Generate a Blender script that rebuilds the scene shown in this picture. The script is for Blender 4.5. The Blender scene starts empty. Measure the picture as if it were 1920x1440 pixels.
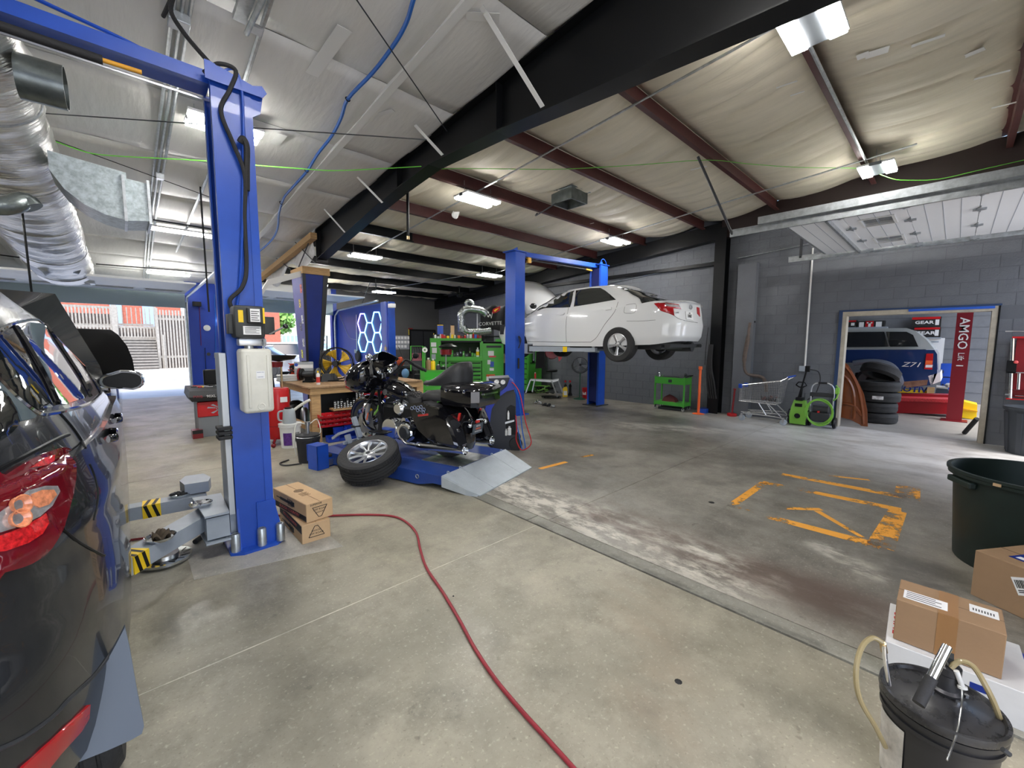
import bpy, bmesh, math, random
from mathutils import Vector, Matrix, Euler
from mathutils.bvhtree import BVHTree
from mathutils.geometry import delaunay_2d_cdt
R=math.radians; PI=math.pi
SC=bpy.context.scene; COL=SC.collection
random.seed(7)
# ---------------------------------------------------------------- camera
FPX,YAW,PIT,ROL,EYE=776.08,R(46.8695),R(5.5795),R(0.2525),1.6
FWD=Vector((math.cos(YAW)*math.cos(PIT),math.sin(YAW)*math.cos(PIT),-math.sin(PIT)))
_r=Vector((math.sin(YAW),-math.cos(YAW),0)); _u=_r.cross(FWD)
RGT=_r*math.cos(ROL)+_u*math.sin(ROL); UPV=-_r*math.sin(ROL)+_u*math.cos(ROL)
CAM=Vector((0,0,EYE))
cd=bpy.data.cameras.new('camera'); cam=bpy.data.objects.new('camera',cd); COL.objects.link(cam)
mw=Matrix((RGT,UPV,-FWD)).transposed().to_4x4(); mw.translation=CAM; cam.matrix_world=mw
cd.sensor_width=36; cd.lens=FPX*36/1920; cd.clip_start=.02; cd.clip_end=300
SC.camera=cam
SC.view_settings.view_transform='Standard'; SC.view_settings.look='None'
SC.view_settings.exposure=0.30; SC.view_settings.gamma=1; SC.view_settings.use_curve_mapping=False
# ---------------------------------------------------------------- world and sun
w=bpy.data.worlds.new('world'); SC.world=w; w.use_nodes=True
nt=w.node_tree; bg=nt.nodes['Background']
sky=nt.nodes.new('ShaderNodeTexSky'); sky.sky_type='NISHITA'; sky.sun_disc=False
sky.sun_elevation=R(58); sky.sun_rotation=R(200); sky.air_density=1.0; sky.dust_density=2.5; sky.ozone_density=1.0
nt.links.new(sky.outputs[0],bg.inputs[0]); bg.inputs[1].default_value=0.50
sl=bpy.data.lights.new('sun','SUN'); sl.energy=2.2; sl.angle=R(9); sl.color=(1,.96,.9)
so=bpy.data.objects.new('sun',sl); so.rotation_euler=Vector((.10,.50,-.86)).to_track_quat('-Z','Y').to_euler(); COL.objects.link(so)
# ---------------------------------------------------------------- pixel helpers
def ray(x,y): return FWD+RGT*((x-960)/FPX)+UPV*((720-y)/FPX)
def at(x,y,ax,c):
    v=ray(x,y); return CAM+v*((c-CAM[ax])/v[ax])
def flo(x,y,z=0): return at(x,y,2,z)
ZA,ZS=4.57,-.077
def ZL(Y): return ZA+ZS*Y
def ceil(x,y,d=0):
    v=ray(x,y); t=(ZA+d-EYE)/(v.z-ZS*v.y); return CAM+v*t
# ---------------------------------------------------------------- materials
MATS={}
def mat(name,col=(.5,.5,.5),rough=.5,metal=0,spec=.5,noise=0,nscale=8,bump=0,bscale=60,col2=None,emit=0,coat=0,alpha=1,trans=0,stretch=None,rn=0,ior=1.45,thr=(.35,.65)):
    if name in MATS: return MATS[name]
    m=bpy.data.materials.new(name); m.use_nodes=True; MATS[name]=m
    n=m.node_tree.nodes; L=m.node_tree.links; b=n['Principled BSDF']
    b.inputs['Base Color'].default_value=(*col,1); b.inputs['Roughness'].default_value=rough
    b.inputs['Metallic'].default_value=metal; b.inputs['Specular IOR Level'].default_value=spec
    b.inputs['Coat Weight'].default_value=coat; b.inputs['Coat Roughness'].default_value=.03
    b.inputs['IOR'].default_value=ior
    if trans: b.inputs['Transmission Weight'].default_value=trans
    if alpha<1: b.inputs['Alpha'].default_value=alpha
    if emit:
        b.inputs['Emission Color'].default_value=(*col,1); b.inputs['Emission Strength'].default_value=emit
    if noise or col2 or bump or rn:
        tc=n.new('ShaderNodeTexCoord'); mp=n.new('ShaderNodeMapping'); L.new(tc.outputs['Object'],mp.inputs[0])
        if stretch: mp.inputs['Scale'].default_value=stretch
        t=n.new('ShaderNodeTexNoise'); t.inputs['Scale'].default_value=nscale; t.inputs['Detail'].default_value=6; t.inputs['Roughness'].default_value=.65
        L.new(mp.outputs[0],t.inputs['Vector'])
        if noise or col2:
            r=n.new('ShaderNodeValToRGB'); L.new(t.outputs['Fac'],r.inputs[0])
            r.color_ramp.elements[0].position=thr[0]; r.color_ramp.elements[1].position=thr[1]
            c2=col2 or tuple(min(1,c*(1+noise)) for c in col); c1=col if col2 else tuple(c*(1-noise) for c in col)
            r.color_ramp.elements[0].color=(*c1,1); r.color_ramp.elements[1].color=(*c2,1)
            L.new(r.outputs[0],b.inputs['Base Color'])
        if rn:
            mr=n.new('ShaderNodeMapRange'); L.new(t.outputs['Fac'],mr.inputs[0]); mr.inputs[1].default_value=.3; mr.inputs[2].default_value=.7
            mr.inputs[3].default_value=rough-rn; mr.inputs[4].default_value=rough+rn; L.new(mr.outputs[0],b.inputs['Roughness'])
        if bump:
            t2=n.new('ShaderNodeTexNoise'); t2.inputs['Scale'].default_value=bscale; t2.inputs['Detail'].default_value=3
            L.new(mp.outputs[0],t2.inputs['Vector']); bp=n.new('ShaderNodeBump'); bp.inputs['Strength'].default_value=bump; bp.inputs['Distance'].default_value=.02
            L.new(t2.outputs['Fac'],bp.inputs['Height']); L.new(bp.outputs[0],b.inputs['Normal'])
    return m
def lin(r,g,b):
    f=lambda c:(c/255/12.92 if c/255<=.04045 else ((c/255+.055)/1.055)**2.4)
    return (f(r),f(g),f(b))
M=dict(
 blue=mat('blue_paint',lin(30,76,176),.36,coat=.1,noise=.08,nscale=3),
 navy=mat('dark_blue_wall',lin(16,44,130),.45,noise=.1,nscale=2),
 navyb=mat('blue_wall_paint',lin(24,62,165),.4,noise=.06,nscale=2),
 black=mat('black_paint',(.005,.0055,.0065),.38,spec=.3),
 blackm=mat('black_rubber',(.02,.02,.022),.7,bump=.2),
 blackg=mat('black_gloss',(.006,.006,.008),.06,coat=1),
 dark=mat('dark_plastic',(.03,.032,.036),.45),
 darkg=mat('dark_grey_metal',(.06,.065,.07),.4,metal=.6),
 chrome=mat('chrome',(.85,.86,.88),.07,metal=1),
 steel=mat('steel',(.55,.56,.58),.3,metal=1,noise=.1),
 galv=mat('galvanised_steel',(.5,.53,.55),.38,metal=.85,noise=.18,nscale=14),
 alu=mat('cast_aluminium',(.6,.61,.63),.35,metal=.8),
 grey=mat('light_grey_paint',lin(158,166,176),.42,noise=.06,nscale=5),
 greyd=mat('mid_grey_paint',lin(105,110,116),.5),
 white=mat('white_plastic',(.78,.78,.76),.4),
 whitep=mat('white_door_paint',(.88,.89,.9),.45),
 red=mat('red_paint',lin(190,22,28),.35,coat=.2),
 redd=mat('dark_red_paint',lin(128,22,30),.35,coat=.2,noise=.08),
 green=mat('green_cabinet_paint',lin(74,164,58),.4,coat=.1),
 greend=mat('green_plastic',lin(118,170,72),.45),
 yellow=mat('yellow_plastic',lin(245,205,30),.4),
 orange=mat('orange_plastic',lin(240,105,50),.45),
 brown=mat('rust_red_primer',lin(74,38,36),.5,noise=.15,nscale=4),
 wood=mat('raw_timber',lin(186,150,104),.7,noise=.2,nscale=6,stretch=(1,8,8)),
 woodo=mat('worn_bench_wood',lin(150,120,88),.7,noise=.3,nscale=5,stretch=(8,1,1)),
 card=mat('cardboard',lin(190,158,120),.8,noise=.05,nscale=5,bump=.05),
 cardd=mat('dark_cardboard',lin(150,121,92),.8,noise=.05,nscale=5,bump=.05),
 tire=mat('tyre_rubber',(.025,.025,.026),.75,bump=.3,bscale=40),
 glass=mat('dark_car_glass',(.012,.014,.016),.03,coat=1),
 clear=mat('clear_glass',(.9,.95,1),.02,trans=1,ior=1.05),
 lamp=mat('led_panel',(1,.98,.94),.5,emit=78),
 foil=mat('foil_wrap',(.78,.77,.75),.36,metal=.9,noise=.12,nscale=9,bump=1,bscale=6,stretch=(.8,6,1.5)),
 cloth=mat('black_cloth',(.015,.015,.017),.9),
 skinw=mat('paper_white',(.8,.8,.8),.7),
 ink=mat('black_ink',(.015,.015,.015),.6),
 chars=mat('off_white_print',(.75,.75,.75),.6),
)
# ---------------------------------------------------------------- mesh builder
TM={}
def mtx(loc=(0,0,0),rz=0,rx=0,ry=0): return Matrix.Translation(loc)@Euler((rx,ry,rz)).to_matrix().to_4x4()
def cr(p,n=6,closed=False):
    p=[Vector(q) for q in p]; N=len(p); out=[]
    for i in range(N if closed else N-1):
        if closed: a,b,c,d=p[i-1],p[i],p[(i+1)%N],p[(i+2)%N]
        else: a,b,c,d=p[max(i-1,0)],p[i],p[i+1],p[min(i+2,N-1)]
        for k in range(n):
            t=k/n; out.append(.5*((2*b)+(c-a)*t+(2*a-5*b+4*c-d)*t*t+(3*b-a-3*c+d)*t**3))
    if not closed: out.append(p[-1].copy())
    return out
class MB:
    def __init__(s,m=None): s.bm=bmesh.new(); s.M=m or Matrix()
    def v(s,p): return s.bm.verts.new(s.M@Vector(p))
    def f(s,vs):
        try: return s.bm.faces.new(vs)
        except ValueError: return None
    def box(s,lo,hi,bev=0,seg=2,rot=None):
        c=[(a+b)/2 for a,b in zip(lo,hi)]; d=[max(abs(b-a),1e-5) for a,b in zip(lo,hi)]
        mm=Matrix.Translation(c)@(Euler(rot).to_matrix().to_4x4() if rot else Matrix())@Matrix.Diagonal((*d,1))
        r=bmesh.ops.create_cube(s.bm,size=1,matrix=s.M@mm)
        if bev:
            es={e for q in r['verts'] for e in q.link_edges}
            bmesh.ops.bevel(s.bm,geom=list(es),offset=bev,segments=seg,profile=.5,affect='EDGES')
        return s
    def hexa(s,b,t):
        B=[s.v(p) for p in b]; T=[s.v(p) for p in t]; n=len(B)
        s.f(B[::-1]); s.f(T)
        for i in range(n): s.f([B[i],B[(i+1)%n],T[(i+1)%n],T[i]])
        return s
    def prism(s,poly,a,b,ax=2):
        def q(p,h): return (p[0],p[1],h) if ax==2 else ((h,p[0],p[1]) if ax==0 else (p[0],h,p[1]))
        return s.hexa([q(p,a) for p in poly],[q(p,b) for p in poly])
    def tube(s,pts,r,n=8,closed=False,cap=True):
        P=[Vector(p) for p in pts]; N=len(P)
        rr=r if isinstance(r,(list,tuple)) else [r]*N
        T=[]
        for i in range(N):
            if closed: t=P[(i+1)%N]-P[i-1]
            else: t=P[min(i+1,N-1)]-P[max(i-1,0)]
            T.append(t.normalized() if t.length>1e-9 else Vector((0,0,1)))
        u=T[0].orthogonal().normalized(); rings=[]
        for i in range(N):
            u=(u-T[i]*u.dot(T[i])); u=u.normalized() if u.length>1e-6 else T[i].orthogonal().normalized()
            w_=T[i].cross(u)
            rings.append([s.v(P[i]+(u*math.cos(a)+w_*math.sin(a))*rr[i]) for a in [2*PI*k/n for k in range(n)]])
        for i in range(N if closed else N-1):
            A,B=rings[i],rings[(i+1)%N]
            for k in range(n): s.f([A[k],A[(k+1)%n],B[(k+1)%n],B[k]])
        if cap and not closed: s.f(rings[0][::-1]); s.f(rings[-1])
        return s
    def cyl(s,a,b,r,r1=None,n=20): return s.tube([a,b],[r,r if r1 is None else r1],n)
    def lathe(s,prof,c=(0,0,0),axis=(0,0,1),n=28,a0=0,a1=2*PI):
        ax=Vector(axis).normalized(); u=ax.orthogonal().normalized(); 
        if abs(ax.z)>.99: u=Vector((1,0,0))
        w_=ax.cross(u); c=Vector(c); full=abs(a1-a0-2*PI)<1e-6; rings=[]
        for r,h in prof:
            if r<1e-6: rings.append([s.v(c+ax*h)]); continue
            rings.append([s.v(c+ax*h+(u*math.cos(a)+w_*math.sin(a))*r) for a in [a0+(a1-a0)*k/(n if full else n-1) for k in range(n)]])
        for A,B in zip(rings,rings[1:]):
            m=n if full else n-1
            for k in range(m):
                k2=(k+1)%n
                if len(A)==1 and len(B)==1: continue
                if len(A)==1: s.f([A[0],B[k2],B[k]])
                elif len(B)==1: s.f([A[k],A[k2],B[0]])
                else: s.f([A[k],A[k2],B[k2],B[k]])
        return s
    def ball(s,c,r,n=12,m=8):
        r=r if isinstance(r,(tuple,list)) else (r,r,r); mm=Matrix.Translation(c)@Matrix.Diagonal((*r,1))
        bmesh.ops.create_uvsphere(s.bm,u_segments=n,v_segments=m,radius=1,matrix=s.M@mm); return s
    def sheet(s,fn,nu,nv,flip=False):
        g=[[s.v(fn(i/nu,j/nv)) for j in range(nv+1)] for i in range(nu+1)]
        for i in range(nu):
            for j in range(nv):
                q=[g[i][j],g[i+1][j],g[i+1][j+1],g[i][j+1]]; s.f(q[::-1] if flip else q)
        return s
    def loft(s,secs,cap=True):
        rr=[[s.v(p) for p in q] for q in secs]; n=len(rr[0])
        for A,B in zip(rr,rr[1:]):
            for k in range(n): s.f([A[k],A[(k+1)%n],B[(k+1)%n],B[k]])
        if cap: s.f(rr[0][::-1]); s.f(rr[-1])
        return s
    def torus(s,c,R_,r,axis=(0,0,1),n=32,m=8):
        ax=Vector(axis).normalized(); u=ax.orthogonal().normalized(); w_=ax.cross(u); c=Vector(c)
        return s.tube([c+(u*math.cos(a)+w_*math.sin(a))*R_ for a in [2*PI*k/n for k in range(n)]],r,m,closed=True)
    def done(s,name,m,parent=None,smooth=38,world=False,fixn=True,label=None,kind=None,dbl=0,solid=0):
        bm=s.bm
        if dbl: bmesh.ops.remove_doubles(bm,verts=bm.verts,dist=dbl)
        if world and parent is not None: bm.transform(TM[parent.name].inverted())
        if fixn: bmesh.ops.recalc_face_normals(bm,faces=bm.faces)
        for f_ in bm.faces: f_.smooth=smooth>0
        if smooth>0:
            lim=R(smooth)
            for e in bm.edges:
                if len(e.link_faces)==2 and e.calc_face_angle(0)>lim: e.smooth=False
        me=bpy.data.meshes.new(name); bm.to_mesh(me); bm.free()
        if isinstance(m,str): m=M[m]
        me.materials.append(m)
        o=bpy.data.objects.new(name,me); COL.objects.link(o)
        if parent is not None: o.parent=parent
        if label: o['label']=label
        if kind: o['kind']=kind
        if solid: 
            md=o.modifiers.new('solid','SOLIDIFY'); md.thickness=solid
        return o
def tag(o,label,cat,group=None):
    o['label']=label; o['category']=cat
    if group: o['group']=group
    return o
def thing(name,label,cat,loc=(0,0,0),rz=0,group=None,rx=0,ry=0):
    o=bpy.data.objects.new(name,None); COL.objects.link(o); o.empty_display_size=.1
    o.location=loc; o.rotation_euler=(rx,ry,rz); TM[o.name]=mtx(loc,rz,rx,ry)
    return tag(o,label,cat,group)
def struct(o): o['kind']='structure'; return o
def sroot(name,loc=(0,0,0)):
    o=bpy.data.objects.new(name,None); COL.objects.link(o); o.location=loc; TM[o.name]=mtx(loc); return struct(o)
def dup(root,loc,rz=None,label=None,rx=None,ry=None):
    def cp(o,par):
        c=o.copy(); COL.objects.link(c)
        if par is not None: c.parent=par
        for ch in kids.get(o,[]): cp(ch,c)
        return c
    kids={}
    for o in bpy.data.objects:
        if o.parent: kids.setdefault(o.parent,[]).append(o)
    r=cp(root,None); r.location=loc
    e=list(r.rotation_euler)
    if rz is not None: e[2]=rz
    if rx is not None: e[0]=rx
    if ry is not None: e[1]=ry
    r.rotation_euler=e; TM[r.name]=mtx(loc,e[2],e[0],e[1])
    if label: r['label']=label
    return r
def text(s,size,o,xd,yd,m,parent=None,name='lettering',ext=.001,bold=0,align='CENTER',world=False,sx=1,shear=0):
    cu=bpy.data.curves.new('txt','FONT'); cu.body=s; cu.size=size; cu.extrude=ext; cu.align_x=align; cu.align_y='CENTER'; cu.offset=bold; cu.resolution_u=2; cu.shear=shear
    t=bpy.data.objects.new('txt',cu); me=bpy.data.meshes.new_from_object(t)
    X=Vector(xd).normalized(); Y=Vector(yd).normalized(); Z=X.cross(Y)
    mm=Matrix((X*sx,Y,Z)).transposed().to_4x4(); mm.translation=Vector(o); me.transform(mm)
    if world and parent is not None: me.transform(TM[parent.name].inverted())
    bpy.data.objects.remove(t); bpy.data.curves.remove(cu)
    me.name=name; me.materials.clear(); me.materials.append(M[m] if isinstance(m,str) else m)
    ob=bpy.data.objects.new(name,me); COL.objects.link(ob); ob.parent=parent
    return ob
def bvh_of(objs):
    vs=[];fs=[]
    for o in objs:
        mw_=TM[o.parent.name] if o.parent else TM.get(o.name,Matrix()); b=len(vs)
        vs+=[mw_@v.co for v in o.data.vertices]; fs+=[[b+i for i in p.vertices] for p in o.data.polygons]
    return BVHTree.FromPolygons(vs,fs)
def inside(p,poly):
    c=False; j=len(poly)-1
    for i in range(len(poly)):
        a,b=poly[i],poly[j]
        if (a[1]>p[1])!=(b[1]>p[1]) and p[0]<(b[0]-a[0])*(p[1]-a[1])/(b[1]-a[1])+a[0]: c=not c
        j=i
    return c
def hit(bvh,x,y):
    d=ray(x,y).normalized(); h=bvh.ray_cast(CAM,d,60)
    return h
def patch(name,poly,bvh,m,parent,off=.004,step=10,curve=True,label=None,mirror=None):
    """a panel following a body surface: its outline is given where the photograph shows it on that body"""
    if curve: poly=[tuple(q[:2]) for q in cr([(a,b,0) for a,b in poly],3,True)]
    pts=[Vector(q) for q in poly]; n=len(pts)
    xs=[p[0] for p in poly]; ys=[p[1] for p in poly]
    X=min(xs)+step/2
    while X<max(xs):
        Y=min(ys)+step/2
        while Y<max(ys):
            if inside((X,Y),poly) and min((Vector((X,Y))-q).length for q in pts[:n])>step*.35: pts.append(Vector((X,Y)))
            Y+=step
        X+=step
    r=delaunay_2d_cdt(pts,[(i,(i+1)%n) for i in range(n)],[list(range(n))],1,1e-4)
    V=[];last=None
    for p in r[0]:
        h=hit(bvh,p[0],p[1])
        V.append((h[0],h[1] if h[1].dot(ray(p[0],p[1]))<0 else -h[1]) if h[0] is not None else None)
    b=MB(); T=[b.v(q[0]+q[1]*off) if q else None for q in V]; ed={}
    for f_ in r[2]:
        if any(T[i] is None for i in f_): continue
        if b.f([T[i] for i in f_]):
            for i,j in zip(f_,f_[1:]+f_[:1]): ed[(i,j)]=1
    B={}
    for (i,j) in list(ed):
        if (j,i) not in ed:
            for k in (i,j):
                if k not in B: B[k]=b.v(V[k][0]-V[k][1]*.004)
            b.f([T[j],T[i],B[i],B[j]])
    lo=[q for q in b.bm.verts if not q.link_faces]
    for q in lo: b.bm.verts.remove(q)
    return b.done(name,m,parent,world=True,fixn=True,label=label,smooth=50)
def seam(name,line,bvh,m,parent,r=.003,step=12,off=0,smooth=True):
    P=[]; 
    if smooth: line=[q[:2] for q in cr([(a,b,0) for a,b in line],4)]
    for (x0,y0),(x1,y1) in zip(line,line[1:]):
        k=max(1,int(math.hypot(x1-x0,y1-y0)/step))
        for i in range(k): P.append((x0+(x1-x0)*i/k,y0+(y1-y0)*i/k))
    P.append(line[-1]); Q=[]
    for p in P:
        h=hit(bvh,*p)
        if h[0] is not None:
            nn=h[1] if h[1].dot(ray(*p))<0 else -h[1]
            Q.append(h[0]+nn*off)
    b=MB()
    if len(Q)>1: b.tube(Q,r,6)
    return b.done(name,m,parent,world=True)
def boolean(o,cutters):
    for c in cutters:
        md=o.modifiers.new('cut','BOOLEAN'); md.object=c; md.operation='DIFFERENCE'; md.solver='EXACT'
        try: md.material_mode='TRANSFER'
        except Exception: pass
    bpy.context.view_layer.update()
    dg=bpy.context.evaluated_depsgraph_get(); me=bpy.data.meshes.new_from_object(o.evaluated_get(dg))
    o.modifiers.clear(); o.data=me
    for c in cutters: bpy.data.objects.remove(c)
    bm=bmesh.new(); bm.from_mesh(me)
    for e in bm.edges:
        if len(e.link_faces)==2: e.smooth=e.calc_face_angle(0)<R(35)
    bm.to_mesh(me); bm.free()
    for p in me.polygons: p.use_smooth=True
def interp(tab):
    def f_(y):
        if y<=tab[0][0]: return tab[0][1]
        for (a,p),(b,q) in zip(tab,tab[1:]):
            if y<=b:
                t=(y-a)/(b-a); t=t*t*(3-2*t)*.5+t*.5; return p+(q-p)*t
        return tab[-1][1]
    return f_
# ================================================================ FLOOR
def floor_mat(name,c1,c2,stains_and_sheen,rough,seed,warm=None):
    m=bpy.data.materials.new(name); m.use_nodes=True; n=m.node_tree.nodes; L=m.node_tree.links; b=n['Principled BSDF']
    tc=n.new('ShaderNodeTexCoord')
    def noise(sc,det=8,ro=.6,off=0,st=None):
        mp=n.new('ShaderNodeMapping'); mp.inputs['Location'].default_value=(off+seed,off*2,0)
        if st: mp.inputs['Scale'].default_value=st
        L.new(tc.outputs['Object'],mp.inputs[0])
        t=n.new('ShaderNodeTexNoise'); t.inputs['Scale'].default_value=sc; t.inputs['Detail'].default_value=det; t.inputs['Roughness'].default_value=ro
        L.new(mp.outputs[0],t.inputs['Vector']); return t.outputs['Fac']
    def mr(f,a,b_,c=0,d=1):
        q=n.new('ShaderNodeMapRange'); L.new(f,q.inputs[0]); q.inputs[1].default_value=a; q.inputs[2].default_value=b_; q.inputs[3].default_value=c; q.inputs[4].default_value=d; return q.outputs[0]
    def mix(f,a,b_):
        q=n.new('ShaderNodeMix'); q.data_type='RGBA'
        if isinstance(f,(int,float)): q.inputs[0].default_value=f
        else: L.new(f,q.inputs[0])
        for i,c in ((6,a),(7,b_)):
            if isinstance(c,tuple): q.inputs[i].default_value=(*c,1)
            else: L.new(c,q.inputs[i])
        return q.outputs[2]
    def math_(op,a,b_):
        q=n.new('ShaderNodeMath'); q.operation=op
        for i,c in ((0,a),(1,b_)):
            if isinstance(c,(int,float)): q.inputs[i].default_value=c
            else: L.new(c,q.inputs[i])
        return q.outputs[0]
    col=mix(mr(noise(.9,9,.68),.38,.62),c1,c2)
    col=mix(mr(noise(2.6,9,.75,3),.47,.70,0,.7),col,tuple(c*.6 for c in c1))
    col=mix(mr(noise(1.6,9,.75,41),.52,.70,0,.6),col,tuple(min(1,c*1.25) for c in c2))
    col=mix(mr(noise(55,2,.5,5),.60,.74,0,.5),col,tuple(min(1,c*1.5) for c in c2))
    col=mix(mr(noise(75,2,.5,9),.62,.76,0,.45),col,tuple(c*.45 for c in c1))
    col=mix(mr(noise(7,5,.6,12),.66,.70,0,.45),col,tuple(c*.42 for c in c1))
    sx=n.new('ShaderNodeSeparateXYZ'); L.new(tc.outputs['Object'],sx.inputs[0])
    for (x0,y0,x1,y1,w_,c,lo,hi,st,sc) in stains_and_sheen:
        # distance to a segment, broken up by noise
        dx,dy=x1-x0,y1-y0; l2=dx*dx+dy*dy or 1e-6
        t=math_('DIVIDE',math_('ADD',math_('MULTIPLY',math_('SUBTRACT',sx.outputs[0],x0),dx),math_('MULTIPLY',math_('SUBTRACT',sx.outputs[1],y0),dy)),l2)
        t=math_('MINIMUM',math_('MAXIMUM',t,0),1)
        ex=math_('SUBTRACT',math_('SUBTRACT',sx.outputs[0],x0),math_('MULTIPLY',t,dx)); ey=math_('SUBTRACT',math_('SUBTRACT',sx.outputs[1],y0),math_('MULTIPLY',t,dy))
        d=math_('SQRT',math_('ADD',math_('MULTIPLY',ex,ex),math_('MULTIPLY',ey,ey)),0)
        mask=mr(d,w_*.35,w_,1,0); nn=mr(noise(sc,6,.7,x0+y0,(1.0,.45,1)),lo,hi)
        col=mix(math_('MULTIPLY',math_('MULTIPLY',mask,nn),st),col,c)
    L.new(col,b.inputs['Base Color'])
    L.new(mr(noise(1.7,6,.6,20),.3,.7,rough-.12,rough+.16),b.inputs['Roughness']); b.inputs['Specular IOR Level'].default_value=.55
    bp=n.new('ShaderNodeBump'); bp.inputs['Strength'].default_value=.12; bp.inputs['Distance'].default_value=.01
    L.new(noise(30,5,.7,30),bp.inputs['Height']); L.new(bp.outputs[0],b.inputs['Normal'])
    return m
WHT=(.62,.58,.50); BRN=(.10,.065,.05); DK=(.06,.055,.048)
fl_l=floor_mat('concrete_left',lin(133,128,113),lin(160,154,137),[(1.0,5.2,1.9,4.4,.5,DK,.35,.6,.6,3),(.1,2.9,.5,2.9,.35,DK,.4,.6,.5,4),(-1,1.2,1.2,.2,.3,(.35,.27,.18),.4,.6,.3,3),(1.6,.75,2.3,1.3,.3,(.30,.22,.15),.4,.6,.3,3)],.40,0)
fl_r=floor_mat('concrete_right',lin(112,107,98),lin(148,143,133),[
 (3.05,3.6,3.0,1.0,.42,WHT,.44,.56,.95,7),(3.25,2.2,3.15,.2,.36,BRN,.36,.56,.8,3),(7.2,4.3,8.0,3.0,.42,WHT,.42,.6,.8,5),(9.4,1.8,8.4,-1.0,2.6,(.66,.66,.65),.22,.55,.85,2.5),  # last entry here paints daylight sheen into the concrete near the doorway
 (5.2,4.6,4.0,3.0,.7,DK,.4,.62,.55,2),(4.2,.2,3.6,-.3,.5,DK,.38,.6,.6,3),(3.9,1.3,4.9,1.2,.5,DK,.42,.6,.35,3),(3.75,.3,3.95,.6,.15,WHT,.45,.6,.6,9)],.40,11)
fl_s=floor_mat('concrete_strip',lin(128,126,116),lin(150,148,137),[(2.6,2.7,2.6,.4,.06,DK,.4,.6,.6,8)],.5,21)
fl_n=floor_mat('concrete_repair',lin(158,155,146),lin(176,172,162),[(.9,3.3,1.1,3.3,.25,DK,.4,.6,.3,3)],.45,33)
floor=sroot('floor')
XJ=[-6.5,2.58]; YJ=[-2.2,2.42,6.33,10.6,15.8]; g=.006
slab=0
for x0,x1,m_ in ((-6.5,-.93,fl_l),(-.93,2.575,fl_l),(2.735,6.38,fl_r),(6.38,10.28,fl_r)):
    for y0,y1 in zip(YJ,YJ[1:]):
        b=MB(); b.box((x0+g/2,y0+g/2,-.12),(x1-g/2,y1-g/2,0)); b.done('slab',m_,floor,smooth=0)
b=MB(); 
for y0,y1 in ((-2.2,2.55),(2.56,15.8)): b.prism([(2.59,y0),(2.728,y0),(2.728,y1),(2.59,y1)],-.12,.001)
b.done('joint_strip',fl_s,floor,smooth=0)
b=MB(); b.box((-7,-2.2,-.3),(10.3,15.9,-.0125)); b.done('sub_base',mat('joint_dirt',(.03,.028,.025),.9),floor,smooth=0)
b=MB(); b.box((-6.5,2.417,-.03),(2.57,2.423,.0015)); b.done('joint_sealant',mat('pale_sealant',lin(196,190,176),.7,noise=.25,nscale=6),floor,smooth=0)
pl=[flo(*q) for q in ((366,1086),(642,1022),(590,955),(352,1040))]
b=MB(); b.prism([(.252,3.40),(1.17,3.19),(1.13,3.98),(.25,4.45)],-.01,.0025); b.done('repair_slab',fl_n,floor,smooth=0)
# painted yellow bay markings, worn
ym=bpy.data.materials.new('worn_yellow_paint'); ym.use_nodes=True; n_=ym.node_tree.nodes; L_=ym.node_tree.links; b_=n_['Principled BSDF']
b_.inputs['Base Color'].default_value=(*lin(236,164,60),1); b_.inputs['Roughness'].default_value=.6
tc=n_.new('ShaderNodeTexCoord'); t1=n_.new('ShaderNodeTexNoise'); t1.inputs['Scale'].default_value=14; t1.inputs['Detail'].default_value=8; t1.inputs['Roughness'].default_value=.8
L_.new(tc.outputs['Object'],t1.inputs['Vector']); t2=n_.new('ShaderNodeTexNoise'); t2.inputs['Scale'].default_value=2.2; L_.new(tc.outputs['Object'],t2.inputs['Vector'])
ad=n_.new('ShaderNodeMath'); ad.operation='ADD'; L_.new(t1.outputs['Fac'],ad.inputs[0]); L_.new(t2.outputs['Fac'],ad.inputs[1])
q=n_.new('ShaderNodeMapRange'); L_.new(ad.outputs[0],q.inputs[0]); q.inputs[1].default_value=.91; q.inputs[2].default_value=.99; L_.new(q.outputs[0],b_.inputs['Alpha'])
def band(p,q_,w0,w1=None,nm='painted_line'):
    p=Vector(p[:2]);q_=Vector(q_[:2]); w1=w1 or w0
    d=(q_-p).normalized(); s=Vector((-d.y,d.x)); b=MB()
    b.prism([p-s*w0/2,q_-s*w1/2,q_+s*w1/2,p+s*w0/2],0,.0012); return b.done(nm,ym,floor,smooth=0)
F2=lambda x,y: flo(x,y)
band(F2(1362,948),F2(1650,1024),.09,.13); band(F2(1650,1026),F2(1683,958),.17,.13); band(F2(1368,950),F2(1433,905),.08)
band(F2(1430,904),F2(1690,956),.10,.12); band(F2(1466,889),F2(1700,933),.10,.13); band(F2(1700,935),F2(1703,912),.2)
band(F2(1470,953),F2(1540,955),.06); band(F2(1532,958),F2(1618,1008),.06,.04); band(F2(1555,892),F2(1630,900),.05); band(F2(1012,879),F2(1062,866),.07); band(F2(1090,857),F2(1112,853),.05)
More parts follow.
